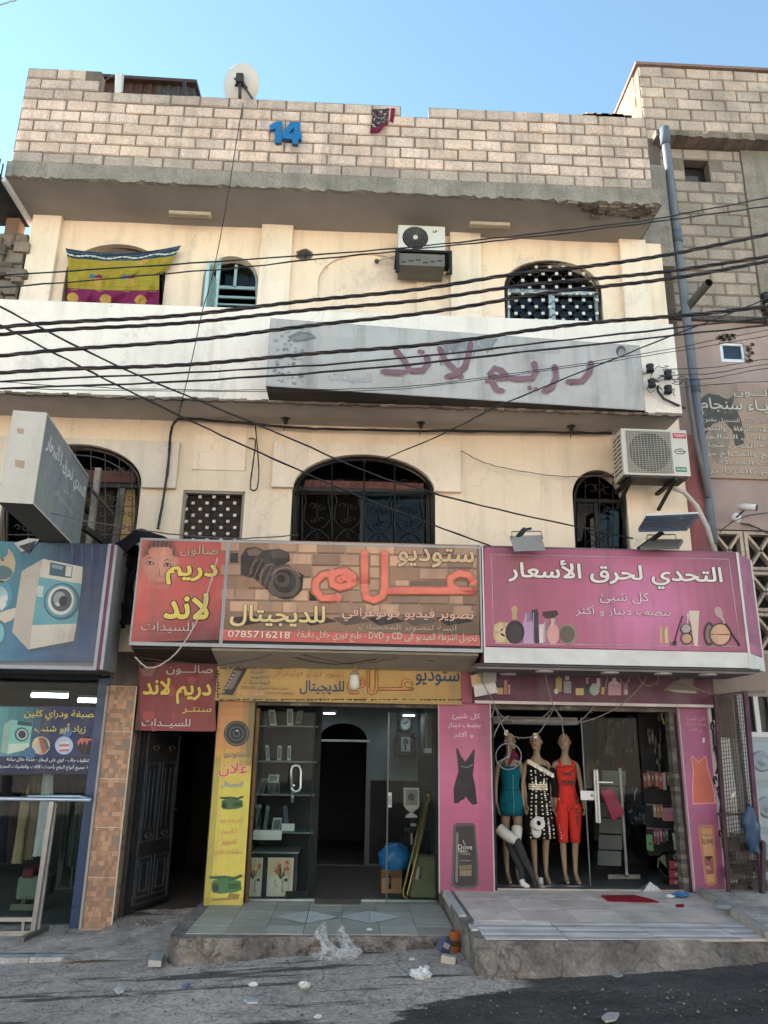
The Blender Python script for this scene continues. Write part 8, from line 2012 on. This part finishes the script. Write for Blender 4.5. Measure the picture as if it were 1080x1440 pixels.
b = MB(c(222, 222, 220, .95)); b.rect(FP(.285), *zz4(684, 664), *zz4(784, 720), 0, .02); X, Y = zz4(752, 692); b.ell(FP(.283), X, Y, 2, 2, .001, c(120, 120, 120)); b.build('lock_plate', GLOSS, gd)
st = thing('slat_stand', 'grey slatted display panel on a T shaped foot behind the glass shop door', 'display stand', A(*zz4(950, 1195), .8))
SPn = Plane(A(*zz4(790, 900), .95), A(*zz4(945, 900), .8) - A(*zz4(790, 900), .95))
b = MB(c(120, 118, 116, .7))
for k in range(6):
 y0 = 540 + k * 98; b.prism(SPn, zs(zz4, [(796, y0), (940, y0 + 14), (944, y0 + 104), (798, y0 + 88)]), 0, .02)
b.build('slats', MATTE, st)
b = MB(c(150, 148, 146, .9)); b.bar(A(*zz4(922, 525), .8), A(*zz4(966, 1190), .8), .03, .03); b.bar(A(*zz4(850, 1190), .8), A(*zz4(1045, 1190), .8), .03, .05); b.bar(A(*zz4(966, 1170), .55), A(*zz4(966, 1195), 1.0), .03, .04); b.build('post', METAL, st)
b = MB(c(170, 40, 78, .9)); q = [A(*zz4(x, y), .62) for x, y in ((880, 856), (958, 800), (876, 642), (806, 660))]; b.hexa([q[0], q[1], q[2], q[3]] + [p + Vector((0, .05, 0)) for p in q]); b.build('pink_bag', GLOSS, None, 'glossy pink bag hanging askew by the glass door handle', 'bag', bevel=.012)
bp_ = thing('backpack', 'dark backpack with a blotchy front pocket hanging in the shop', 'backpack', A(*zz5(305, 845), .8))
b = MB(c(38, 40, 48, .7)); ce = A(*zz5(305, 720), .85); b.ball(ce, .2, None, 16, 12, sc=(.72, .5, 1.25)); b.build('sack', CLOTH, bp_)
b = MB(c(60, 64, 72, .7)); 
for k in range(60):
 a, z = rnd(-.9, .9), rnd(-.2, .02); b.ball(ce + Vector((.13 * math.sin(a), -.10 * math.cos(a), z)), rnd(.012, .03), random.choice((c(50, 54, 64, .7), c(90, 94, 100, .7), c(30, 30, 36, .7))), 6, 4)
b.build('pocket', CLOTH, bp_)
b = MB(c(150, 152, 154, .8)); b.tube([A(*zz5(300, 690), .72), A(*zz5(304, 640), .72), A(*zz5(318, 618), .74)], .006, 5); b.build('piping', CLOTH, bp_)
rack = thing('goods_rack', 'dark back panel with hooks carrying packets at the right of the shop', 'rack', A(*zz5(450, 1000), .7))
b = MB(c(40, 38, 40, .5)); b.rect(FP(.72), *zz5(350, 160), *zz5(600, 1010), 0, .03); b.build('panel', MATTE, rack)
b = MB(c(150, 150, 150, .8))
for y in (520, 712, 850): b.bar(A(*zz5(370, y), .66), A(*zz5(550, y + 8), .66), .012, .012)
b.build('hook_rail', METAL, rack)
GC = [c(170, 150, 150, .8), c(190, 84, 96, .8), c(176, 130, 80, .8), c(110, 110, 120, .8), c(150, 60, 80, .8), c(90, 84, 80, .7), c(200, 196, 190, .8)]
cnt = 0
POSW = ('first', 'second', 'third', 'fourth', 'fifth', 'sixth', 'seventh', 'eighth', 'ninth')
for rname, y0, y1, x0, x1, n in (('top', 528, 630, 352, 512, 7), ('middle', 712, 800, 412, 470, 3), ('lowest', 855, 950, 412, 500, 5)):
 for k in range(n):
  x = x0 + (x1 - x0) * k / n; w_ = (x1 - x0) / n * .82; h = (y1 - y0) * rnd(.7, 1)
  cc = c(196, 150, 84, .85) if (rname, k) == ('top', 3) else c(200, 64, 90, .85) if (rname, k) == ('top', 4) else random.choice(GC)
  b = MB(cc); b.rect(FP(.64 - .01 * (k % 3)), *zz5(x, y0), *zz5(x + w_, y0 + h), 0, .025); b.rect(FP(.638 - .01 * (k % 3)), *zz5(x + w_ * .2, y0 + h * .2), *zz5(x + w_ * .8, y0 + h * .5), 0, .002, mixc(cc, (.8, .8, .8), .4))
  b.build('goods_packet', PRINT, None, 'small hanging packet, %s from the left in the %s row of the goods rack' % (POSW[k], rname), 'packet', 'hanging packets in the shop')
for k in range(2):
 b = MB(c(206, 202, 196, .9)); q = [A(*zz5(x, y), .6) for x, y in ((538 + k * 14, 978), (548 + k * 14, 978), (536 + k * 14, 878), (524 + k * 14, 880))]; b.hexa(q + [p + Vector((0, .03, 0)) for p in q]); b.build('goods_packet', PRINT, None, ('left', 'right')[k] + ' one of two slim white packets beside the weathered door post', 'packet', 'hanging packets in the shop')
b = MB(c(206, 130, 150, .9)); b.rect(FP(.6), *zz5(470, 732), *zz5(545, 808), 0, .05)
for k in range(6): b.rect(FP(.598), *zz5(474 + k * 12, 756), *zz5(478 + k * 12, 804), 0, .002, c(170, 90, 112))
b.build('goods_packet', PRINT, None, 'wide pink pack of sticks hanging in the goods rack', 'packet', 'hanging packets in the shop')
b = MB(c(84, 150, 84, .9)); q = [A(*zz5(x, y), .58) for x, y in ((374, 978), (412, 984), (406, 890), (368, 886))]; b.hexa(q + [p + Vector((0, .012, 0)) for p in q]); b.poly(FP(.579), zs(zz5, [(382, 930), (400, 934), (398, 950), (384, 948)]), .002, c(40, 90, 50)); b.build('price_tag', PRINT, None, 'bright green tag hanging low in the goods rack', 'tag')
for k in range(14):
 x, y = rnd(370, 500), rnd(180, 480); hh = rnd(40, 120)
 b = MB(random.choice((c(52, 50, 54, .6), c(80, 78, 80, .6), c(110, 100, 96, .6)))); q = A(*zz5(x, y), .66); q2 = A(*zz5(x + 4, y + hh), .66); b.tube([q, q.lerp(q2, .3), q.lerp(q2, .7), q2], [.006, .02, .024, .008], 8); b.build('hanging_accessory', GLOSS, None, 'dim accessory hanging in the dark upper part of the goods rack', 'accessory', 'dim accessories high in the goods rack')
b = MB(c(206, 190, 110, .9)); b.tube([A(*zz5(456, 168), .5), A(*zz5(462, 205), .5), A(*zz5(474, 242), .5)], .012, 6); b.build('yellow_strip', GLOSS, None, 'short yellow strip hanging high in the mannequin shop', 'strip')
for k in range(26):
 px, py = 826 + rnd(0, 84), 1010 + 62 * (k % 4) + rnd(-6, 6); hh = rnd(36, 52); w_ = rnd(6, 12)
 g_ = random.choice((c(96, 70, 84, .8), c(70, 84, 100, .8), c(120, 110, 100, .8), c(110, 52, 60, .8), c(60, 60, 66, .8), c(150, 140, 120, .8)))
 b = MB(g_); p = [A(px + w_ * s, py + hh * v, 2.6) for v, s in ((0, -.35), (0, .35), (.35, .8), (1, .7), (1, -.7), (.35, -.8))][::-1]
 n = len(p); b.add(p + [q + Vector((0, .07, 0)) for q in p], [tuple(range(n)), tuple(range(2 * n - 1, n - 1, -1))] + [(i, i + n, (i + 1) % n + n, (i + 1) % n) for i in range(n)])
 b.build('hanging_blouse', CLOTH, None, 'dim blouse hanging deep inside the mannequin shop', 'clothes', 'dim blouses deep in the mannequin shop')
bx = thing('box_stack_rack', 'black counter tower holding red boxes by the weathered door post', 'display stand', A(*zz5(545, 1215), .42))
b = MB(c(30, 28, 30, .7)); r_ = rectpx(FP(.45), *zz5(498, 1000), *zz5(592, 1222)); b.box(r_[0][0], r_[1][0], .45, .62, .0, r_[2][1]); b.build('body', GLOSS, bx); X, Y = zz5(540, 1018); b = MB(c(150, 150, 150, .8)); b.ell(FP(.448), X, Y, 3.5, 3.5, 0); b.ell(FP(.448), X, Y, 2, 2, .002, c(50, 50, 54)); b.build('dial', GLOSS, bx)
for k, (y0, y1) in enumerate(((1040, 1088), (1096, 1142), (1148, 1184))):
 t = thing('red_box', ('highest', 'middle', 'lowest')[k] + ' red box in the black counter tower', 'box', A(*zz5(545, y1), .42), 'red boxes in the counter tower')
 b = MB(c(176, 36, 60, .9)); b.rect(FP(.435), *zz5(506, y0), *zz5(582, y1), 0, .015); b.build('carton', PRINT, t)
 b = MB(c(226, 214, 210)); X, Y = zz5(546, (y0 + y1) / 2); b.ell(FP(.435), X, Y, 2.8, 2.2, .002); b.ell(FP(.435), X + .5, Y, 1.5, 1.1, .003, c(120, 40, 50)); b.stroke(FP(.435), [(X + 2, Y - 1.5), (X + 4.5, Y - 2.4)], .004, .003, n=4); b.build('label', PRINT, t)
b = MB(c(150, 146, 124, .8)); q = [A(*zz5(x, y), .5) for x, y in ((492, 1140), (500, 1100), (478, 1008), (444, 1030), (440, 1080))]; b.face(q); b.add(q + [p + Vector((0, .04, 0)) for p in q], [(0, 1, 2, 3, 4), (9, 8, 7, 6, 5)] + [(i, i + 5, (i + 1) % 5 + 5, (i + 1) % 5) for i in range(5)]); b.build('paper_fan', MATTE, None, 'olive rounded board leaning on the red box tower', 'board')
o = G(*zz5(400, 1216), .004); h = A(*zz5(402, 1165), o.y).z
b = MB(c(176, 172, 168, .9)); r = .125; ap_ = Vector((o.x + .0, o.y + .03, h))
base = [Vector((o.x - r, o.y - .06, .004)), Vector((o.x + r, o.y - .02, .004)), Vector((o.x + r * .8, o.y + .16, .004)), Vector((o.x - r * .8, o.y + .14, .004))]
for i in range(4): b.face([base[i], base[(i + 1) % 4], ap_], mixc(c(190, 186, 182, .9), c(110, 108, 106, .8), i % 2))
for k in range(16):
 t_ = random.random(); p = base[0].lerp(base[1], t_).lerp(ap_, random.random() * .8) + Vector((0, -.003, 0)); b.tube([p, p + Vector((rnd(-.04, .04), 0, rnd(-.02, .03)))], .002, 3, c(220, 218, 214))
b.build('wrapped_pyramid', GLOSS, None, 'small clear wrapped pyramid on the shop floor', 'packaging')
b = MB(c(110, 102, 92, .8))
for k in range(44):
 z = -.0 + k * .05; 
 x = A(948, 1120, .1).x; b.box(x + rnd(0, .012), x + .09, .06 + rnd(-.006, .006), .2, z, z + .05, mixc(c(92, 86, 80, .7), c(128, 120, 112, .8), random.random() ** 2))
b.build('weathered_post', CONCRETE, bld)
b = MB(c(66, 34, 46, .7)); x = A(956, 1120, .05).x; b.box(x + .02, 4.05, .03, .12, 0, 2.0); b.box(1.70, 1.76, .06, .12, 0, 2.0, c(40, 36, 40, .7)); b.build('door_post', MATTE, bld)
b = MB(c(186, 182, 178, .9)); b.box(1.72, 4.0, .07, .115, -.002, .018); b.build('door_sill', METAL, bld)
b = MB(c(150, 148, 146, .7)); b.box(1.8, 2.9, .4, .9, 1.86, 1.95); b.tube([(1.9, .38, 1.9), (2.8, .38, 1.9)], .03, 8); b.build('ceiling_track', MATTE, bld)
def flat(name, pts, z, col, lab, cat, m=CLOTH, th=.006, grp=None, gr=False):
 b = MB(col); q = [(GR(*p) + Vector((0, 0, .006)) if gr else G(*p, z)) for p in pts]
 if sum(q[i].x * q[(i + 1) % len(q)].y - q[(i + 1) % len(q)].x * q[i].y for i in range(len(q))) < 0: q = q[::-1]
 n = len(q); b.add(q + [p + Vector((0, 0, th + rnd(0, th))) for p in q], [tuple(range(n - 1, -1, -1)), tuple(range(n, 2 * n))] + [(i, (i + 1) % n, (i + 1) % n + n, i + n) for i in range(n)])
 return b.build(name, m, None, lab, cat, grp)
flat('door_mat', zs(zz5, [(104, 1247), (300, 1244), (405, 1268), (445, 1286), (300, 1284), (150, 1280)]), .004, c(150, 34, 44, .85), 'torn red mat at the mannequin shop entrance', 'mat')
flat('red_scrap', zs(zz5, [(540, 1300), (590, 1298), (588, 1312), (545, 1313)]), .004, c(140, 40, 54, .85), 'small red scrap on the pavement right of the red mat', 'scrap')
# ================================================================== RIGHT SIDE CAGE
cgY = -.22
cg = thing('mesh_cage', 'rusty wire mesh screen in a purple frame at the right of the shops', 'cage', A(1030, 1255, cgY))
zE = Z(980, 940, 4.11)
pt = [A(*zE(*p), cgY) for p in ((105, 158), (282, 138), (372, 1250), (182, 1290))]
b = MB(c(86, 52, 78, .8)); b.bar(A(*zE(278, 138), cgY), A(*zE(378, 1300), cgY), .05, .05); b.bar(A(*zE(395, 135), cgY), A(*zE(278, 136), cgY), .03, .03, col=c(110, 100, 96, .8)); b.bar(A(*zE(110, 158), cgY), A(*zE(280, 136), cgY), .03, .03, col=c(60, 44, 48, .8)); b.bar(pt[0], pt[3], .035, .035, col=c(70, 40, 56, .8)); b.bar(A(*zE(120, 842), cgY), A(*zE(270, 842), cgY), .03, .03, col=c(70, 58, 54, .8)); b.build('frame', IRON, cg)
b = MB(c(66, 58, 54, .8))
for k in range(1, 13): b.bar(pt[0].lerp(pt[1], k / 13), pt[3].lerp(pt[2], k / 13), .006, .006)
for k in range(48):
 t = (k + .5) / 48; p, q = pt[0].lerp(pt[3], t), pt[1].lerp(pt[2], t); b.bar(p, p.lerp(q, .5) + Vector((0, rnd(-.012, .012), rnd(-.006, .006))), .006, .006); b.bar(p.lerp(q, .5), q, .006, .006)
b.build('wire_mesh', IRON, cg)
b = MB(c(200, 194, 186, .9)); b.rect(FP(.03), *zE(150, 300), *zE(235, 1290), 0, .1); b.rect(FP(.02), *zE(110, 165), *zE(215, 400), 0, .1, c(96, 88, 74, .8)); b.rect(FP(.06), *zE(232, 200), *zE(270, 1290), 0, .1, c(110, 108, 106, .8)); b.rect(FP(.05), *zE(272, 150), *zE(330, 900), 0, .1, c(176, 176, 176, .9)); b.build('lower_wall', PLASTER, rb)
b = MB(c(34, 30, 30, .8)); SI = FP(-.03); b.rect(FP(-.01), *zE(62, 222), *zE(100, 640), 0, .05, c(206, 200, 196, .9)); b.rect(FP(-.01), *zE(100, 640), *zE(130, 880), 0, .05, c(206, 200, 196, .9)); b.rect(FP(-.01), *zE(132, 880), *zE(165, 1150), 0, .05, c(190, 184, 180, .9))
ws = thing('scroll_strip', 'narrow white strip with black iron scrolls right of the orange dress panel', 'ironwork', A(1010, 1250, -.01)); b.build('strip', PLASTER, ws)
b = MB(c(34, 30, 30, .8))
for (x, y, r, s) in ((92, 330, 28, 1), (104, 470, 26, -1), (108, 640, 26, 1), (122, 700, 24, -1), (140, 950, 24, 1), (152, 1030, 22, -1)):
 b.stroke(SI, [zE(x + s * r * (1 - .75 * i / 14) * math.cos(1.57 + i * .42) * .5, y + r * (1 - .75 * i / 14) * math.sin(1.57 + i * .42)) for i in range(15)], .010, 0, flat=1, n=6)
b.stroke(SI, zs(zE, [(92, 360), (98, 440), (112, 500), (124, 560), (110, 610)]), .010, 0, flat=1, n=6); b.stroke(SI, zs(zE, [(122, 720), (140, 780), (132, 840), (142, 930), (158, 1000), (164, 1100)]), .010, 0, flat=1, n=6)
b.build('scrolls', IRON, ws)
bgB = MB(c(40, 72, 108, .7)); v = []
for j in range(16):
 for i in range(14):
  t, a = j / 15, 2 * math.pi * i / 14; px_, py_ = zE(292 + 36 * t + 4 * math.sin(t * 14), 790 + 270 * t)
  o = A(px_, py_, cgY - .06); w_ = .02 + .075 * math.sin(min(1, t * 1.15) * 2.7) + .012 * math.sin(a * 4 + t * 9); v.append(o + Vector((w_ * math.cos(a), .05 * math.sin(a) - .02, .015 * math.sin(a * 3 + t * 20))))
bgB.add(v, [(j * 14 + i, j * 14 + (i + 1) % 14, (j + 1) * 14 + (i + 1) % 14, (j + 1) * 14 + i)[::-1] for j in range(15) for i in range(14)], None, True)
bgB.build('blue_bag', GLOSS, None, 'crumpled blue plastic bag tied to the wire mesh screen', 'bag')
b = MB(c(66, 60, 56, .8))
for k in range(26):
 px_, py_ = zE(rnd(190, 400), rnd(960, 1280)); o = A(px_, py_, rnd(-.15, .05)); s_ = rnd(.03, .10); b.box(o.x - s_, o.x + s_, o.y - s_ * .5, o.y + s_ * .5, o.z - s_ * .6, o.z + s_ * .6, mixc(c(44, 42, 42, .7), c(120, 112, 104, .8), random.random()))
b.build('junk_pile', MATTE, None, 'dark pile of junk behind the wire mesh screen', 'junk', kind='stuff')
b = MB(c(200, 190, 180, .9)); b.tube([A(*zE(200, 752), cgY - .03), A(*zE(208, 732), cgY - .03), A(*zE(222, 716), cgY - .03)], [.022, .02, .006], 8); b.build('brush_tip', GLOSS, None, 'small pale pointed object stuck in the wire mesh', 'object')
b = MB(c(70, 60, 66, .8)); b.bar(A(*zE(384, 1000), cgY - .05), A(*zE(382, 1385), cgY - .05), .04, .04); b.build('leaning_bar', IRON, None, 'dark iron bar standing at the right edge by the mesh screen', 'bar')
# ================================================================== LITTER
random.seed(3)
def crumple(name, px, py, sx, sz, col, lab, cat, seed, m=GLOSS, spiky=.25, z=None, n=14, sy=None):
 rr = random.Random(seed); o = GR(px, py) if z is None else G(px, py, z)
 ph = [rr.uniform(0, 6.28) for _ in range(6)]; b = MB(col); v = []
 for j in range(n + 1):
  for i in range(n * 2):
   t, a = math.pi * j / n, math.pi * i / n
   k = 1 + spiky * (math.sin(a * 3 + ph[0] + t * 2) * .5 + math.sin(a * 5 + ph[1] - t * 5) * .4 + math.sin(t * 7 + ph[2] + a * 2) * .4) + spiky * .3 * rr.uniform(-1, 1)
   v.append(o + Vector((math.sin(t) * math.cos(a) * sx * k, math.sin(t) * math.sin(a) * (sy or sx) * .7 * k, max(0, (math.cos(t) * .5 + .45)) * sz * k + .004)))
 b.add(v, [(j * n * 2 + i, (j + 1) * n * 2 + i, (j + 1) * n * 2 + (i + 1) % (n * 2), j * n * 2 + (i + 1) % (n * 2)) for j in range(n) for i in range(n * 2)])
 return b.build(name, m, None, lab, cat, 'litter on the street')
BAGM = film_mat('thin_plastic')
b = MB(c(200, 200, 200)); o = GR(470, 1354)
def bagf(u, v):
 a = u * 6.283; w_ = (.19 - .08 * v) * (1 + .25 * math.sin(a * 3 + v * 5) + .15 * math.sin(a * 7 - v * 3))
 return o + Vector((w_ * math.cos(a) + .03 * math.sin(v * 5), .10 + .55 * w_ * math.sin(a) + .06 * v, .01 + (.17 + .10 * math.sin(a * 2 + .6)) * v + .02 * math.sin(a * 5 + v * 8) + .015 * math.sin(a * 11 + v * 17)))
b.sheet(bagf, 60, 22)
b.build('plastic_bag', BAGM, None, 'torn translucent plastic bag standing against the studio step', 'bag', 'litter on the street')
crumple('plastic_bag', 488, 1352, .10, .10, c(206, 206, 204, .8), 'crumpled end of white film lying beside the translucent bag', 'bag', 4, BAGM, .4)
cup = thing('paper_cup', 'orange paper cup standing between the studio step and the shop platform', 'cup', GR(640, 1338), 'litter on the street')
o = GR(640, 1338); b = MB(c(176, 100, 54, .9)); b.lathe(o + Vector((0, 0, .003)), (.05, 0, 1), [(0, .042), (.16, .058), (.164, .061), (.168, .056), (.03, .04)], 20, cap=False); b.build('body', GLOSS, cup); b = MB(c(96, 70, 40, .8)); b.lathe(o + Vector((.004, 0, .05)), (.05, 0, 1), [(0, .0495), (.05, .0555)], 20, cap=False); b.build('sleeve', GLOSS, cup)
def carton(px, py, dims, rot, col, lab, tilt=.3, col2=None):
 o = GR(px, py); b = MB(col); x, y, z = dims; R = Matrix.Rotation(rot, 3, 'Z') @ Matrix.Rotation(tilt, 3, 'Y'); i0 = len(b.v)
 b.box(-x / 2, x / 2, -y / 2, y / 2, 0, z); 
 if col2: b.box(-x / 2 + .01, x / 2 - .02, -y / 2 - .002, y / 2 - .01, z * .35, z * .7, col2)
 lo = min((R @ p).z for p in b.v); b.v = [o + R @ p + Vector((0, 0, -lo + .004)) for p in b.v]
 return b.build('carton', PRINT, None, lab, 'carton', 'litter on the street', bevel=.003)
carton(622, 1345, (.10, .06, .13), .5, c(70, 84, 130, .9), 'small blue and white drink carton below the orange cup', .5, c(206, 206, 210))
carton(631, 1356, (.13, .08, .06), -.3, c(206, 196, 180, .9), 'crushed cream carton below the blue drink carton', .1)
crumple('plastic_lump', 592, 1378, .085, .08, c(206, 206, 206, .9), 'crumpled white plastic lump on the road below the cartons', 'plastic', 9)
flat('paper_scrap', [(342, 1409), (350, 1406), (365, 1408), (362, 1413), (348, 1413)], 0, c(206, 208, 214, .9), 'white and blue paper scrap on the road below the tulip pictures', 'paper', PRINT, .01, 'litter on the street', True)
flat('paper_scrap', [(846, 1434), (855, 1428), (871, 1430), (866, 1437), (852, 1440)], 0, c(196, 190, 190, .9), 'pale wrapper on the dark road at the bottom right', 'paper', PRINT, .012, 'litter on the street', True)
flat('paper_scrap', [(256, 1389), (263, 1386), (268, 1388), (261, 1391)], 0, c(90, 120, 180, .9), 'small blue scrap on the dusty strip', 'paper', PRINT, .008, 'litter on the street', True)
flat('tile_scrap', [(208, 1361), (214, 1348), (231, 1347), (226, 1361)], 0, c(170, 168, 164, .9), 'broken pale tile lying left of the studio step', 'tile', STONE, .03, 'litter on the street', True)
flat('paper_scrap', [(160, 1394), (166, 1390), (174, 1396), (166, 1400)], 0, c(220, 220, 218, .9), 'white scrap near the left kerb', 'paper', PRINT, .012, 'litter on the street', True)
flat('paper_scrap', [(939, 1357), (944, 1352), (948, 1357)], 0, c(226, 226, 224, .9), 'small white triangle of paper at the foot of the platform', 'paper', PRINT, .01, 'litter on the street', True)
flat('paper_scrap', [(862, 1374), (870, 1372), (876, 1374), (868, 1376)], 0, c(170, 168, 166, .9), 'grey flat scrap on the dark road under the marble edge', 'paper', PRINT, .006, 'litter on the street', True)
crumple('paper_ball', 428, 1391, .045, .05, c(206, 200, 190, .9), 'crumpled cream paper ball on the road below the door leaf', 'paper', 12)
crumple('paper_ball', 356, 1388, .04, .03, c(214, 214, 212, .9), 'small white paper ball on the dusty strip left of the cream one', 'paper', 13)
crumple('wrapper', 958, 1262, .09, .05, c(60, 110, 160, .9), 'blue and white crumpled wrapper at the foot of the weathered door post', 'wrapper', 21, z=.003)
crumple('wrapper', 942, 1263, .05, .03, c(206, 206, 204, .9), 'white crumpled wrapper beside the blue one', 'wrapper', 22, z=.003)
o = G(1016, 1280, .05); b = MB(c(120, 126, 130, .8)); b.tube([o + Vector((-.07, .02, .03)), o + Vector((.05, -.03, .03)), o + Vector((.08, -.04, .03))], [.032, .032, .012], 12); b.build('crushed_bottle', GLOSS, None, 'crushed dark bottle lying on the right step edge', 'bottle', 'litter on the street')
for k, (px, py, lab) in enumerate(((634, 1268, 'crumpled grey paper at the corner of the pink panel'), (580, 1352, 'tiny white scrap below the studio step corner'), (600, 1363, 'tiny scrap left of the cream carton'), (447, 1433, 'white speck at the bottom of the road'), (520, 1310, 'tiny white scrap on the studio tiles'))):
 crumple('paper_scrap', px, py, .028, .025, c(196, 194, 190, .9), lab, 'paper', 40 + k, z=STZ + .01 if py in (1268, 1310) else None)
b = MB(c(120, 112, 104, .8))
for k in range(520):
 px, py = rnd(-40, 1100), 1336 + rnd(0, 1) ** .6 * 95
 if px > 640 and py < 1388: continue
 o = GR(px, py); s_ = rnd(.003, .011) * (1.6 if random.random() < .06 else 1); cc = mixc(c(84, 78, 72, .8), c(150, 142, 134, .9), random.random() ** 2)
 z = o.z + 0.02 * math.sin(o.x * 1.3 + o.y) * math.sin(o.y * 1.1) + .010
 b.add([(o.x - s_, o.y - s_ * rnd(.6, 1), z), (o.x + s_, o.y - s_ * rnd(.5, 1), z), (o.x + s_ * rnd(.6, 1), o.y + s_, z), (o.x - s_, o.y + s_ * rnd(.6, 1), z), (o.x + rnd(-.3, .3) * s_, o.y, z + s_ * rnd(.8, 1.4))], [(0, 1, 4), (1, 2, 4), (2, 3, 4), (3, 0, 4)], cc)
b.build('gravel', CONCRETE, None, 'loose gravel and grit scattered over the street edge', 'gravel', kind='stuff')
ob_ = thing('bounce_house', 'unseen pale house row behind the viewer, added to bounce sunlight', 'building', (0, -17.5, -.4))
b = MB(c(228, 220, 212, .98))  # unseen block, added so sunlight bounces warmly onto the shaded facade
b.box(-30, 30, -24, -17, -1.5, 8.0); b.build('wall', PLASTER, ob_)
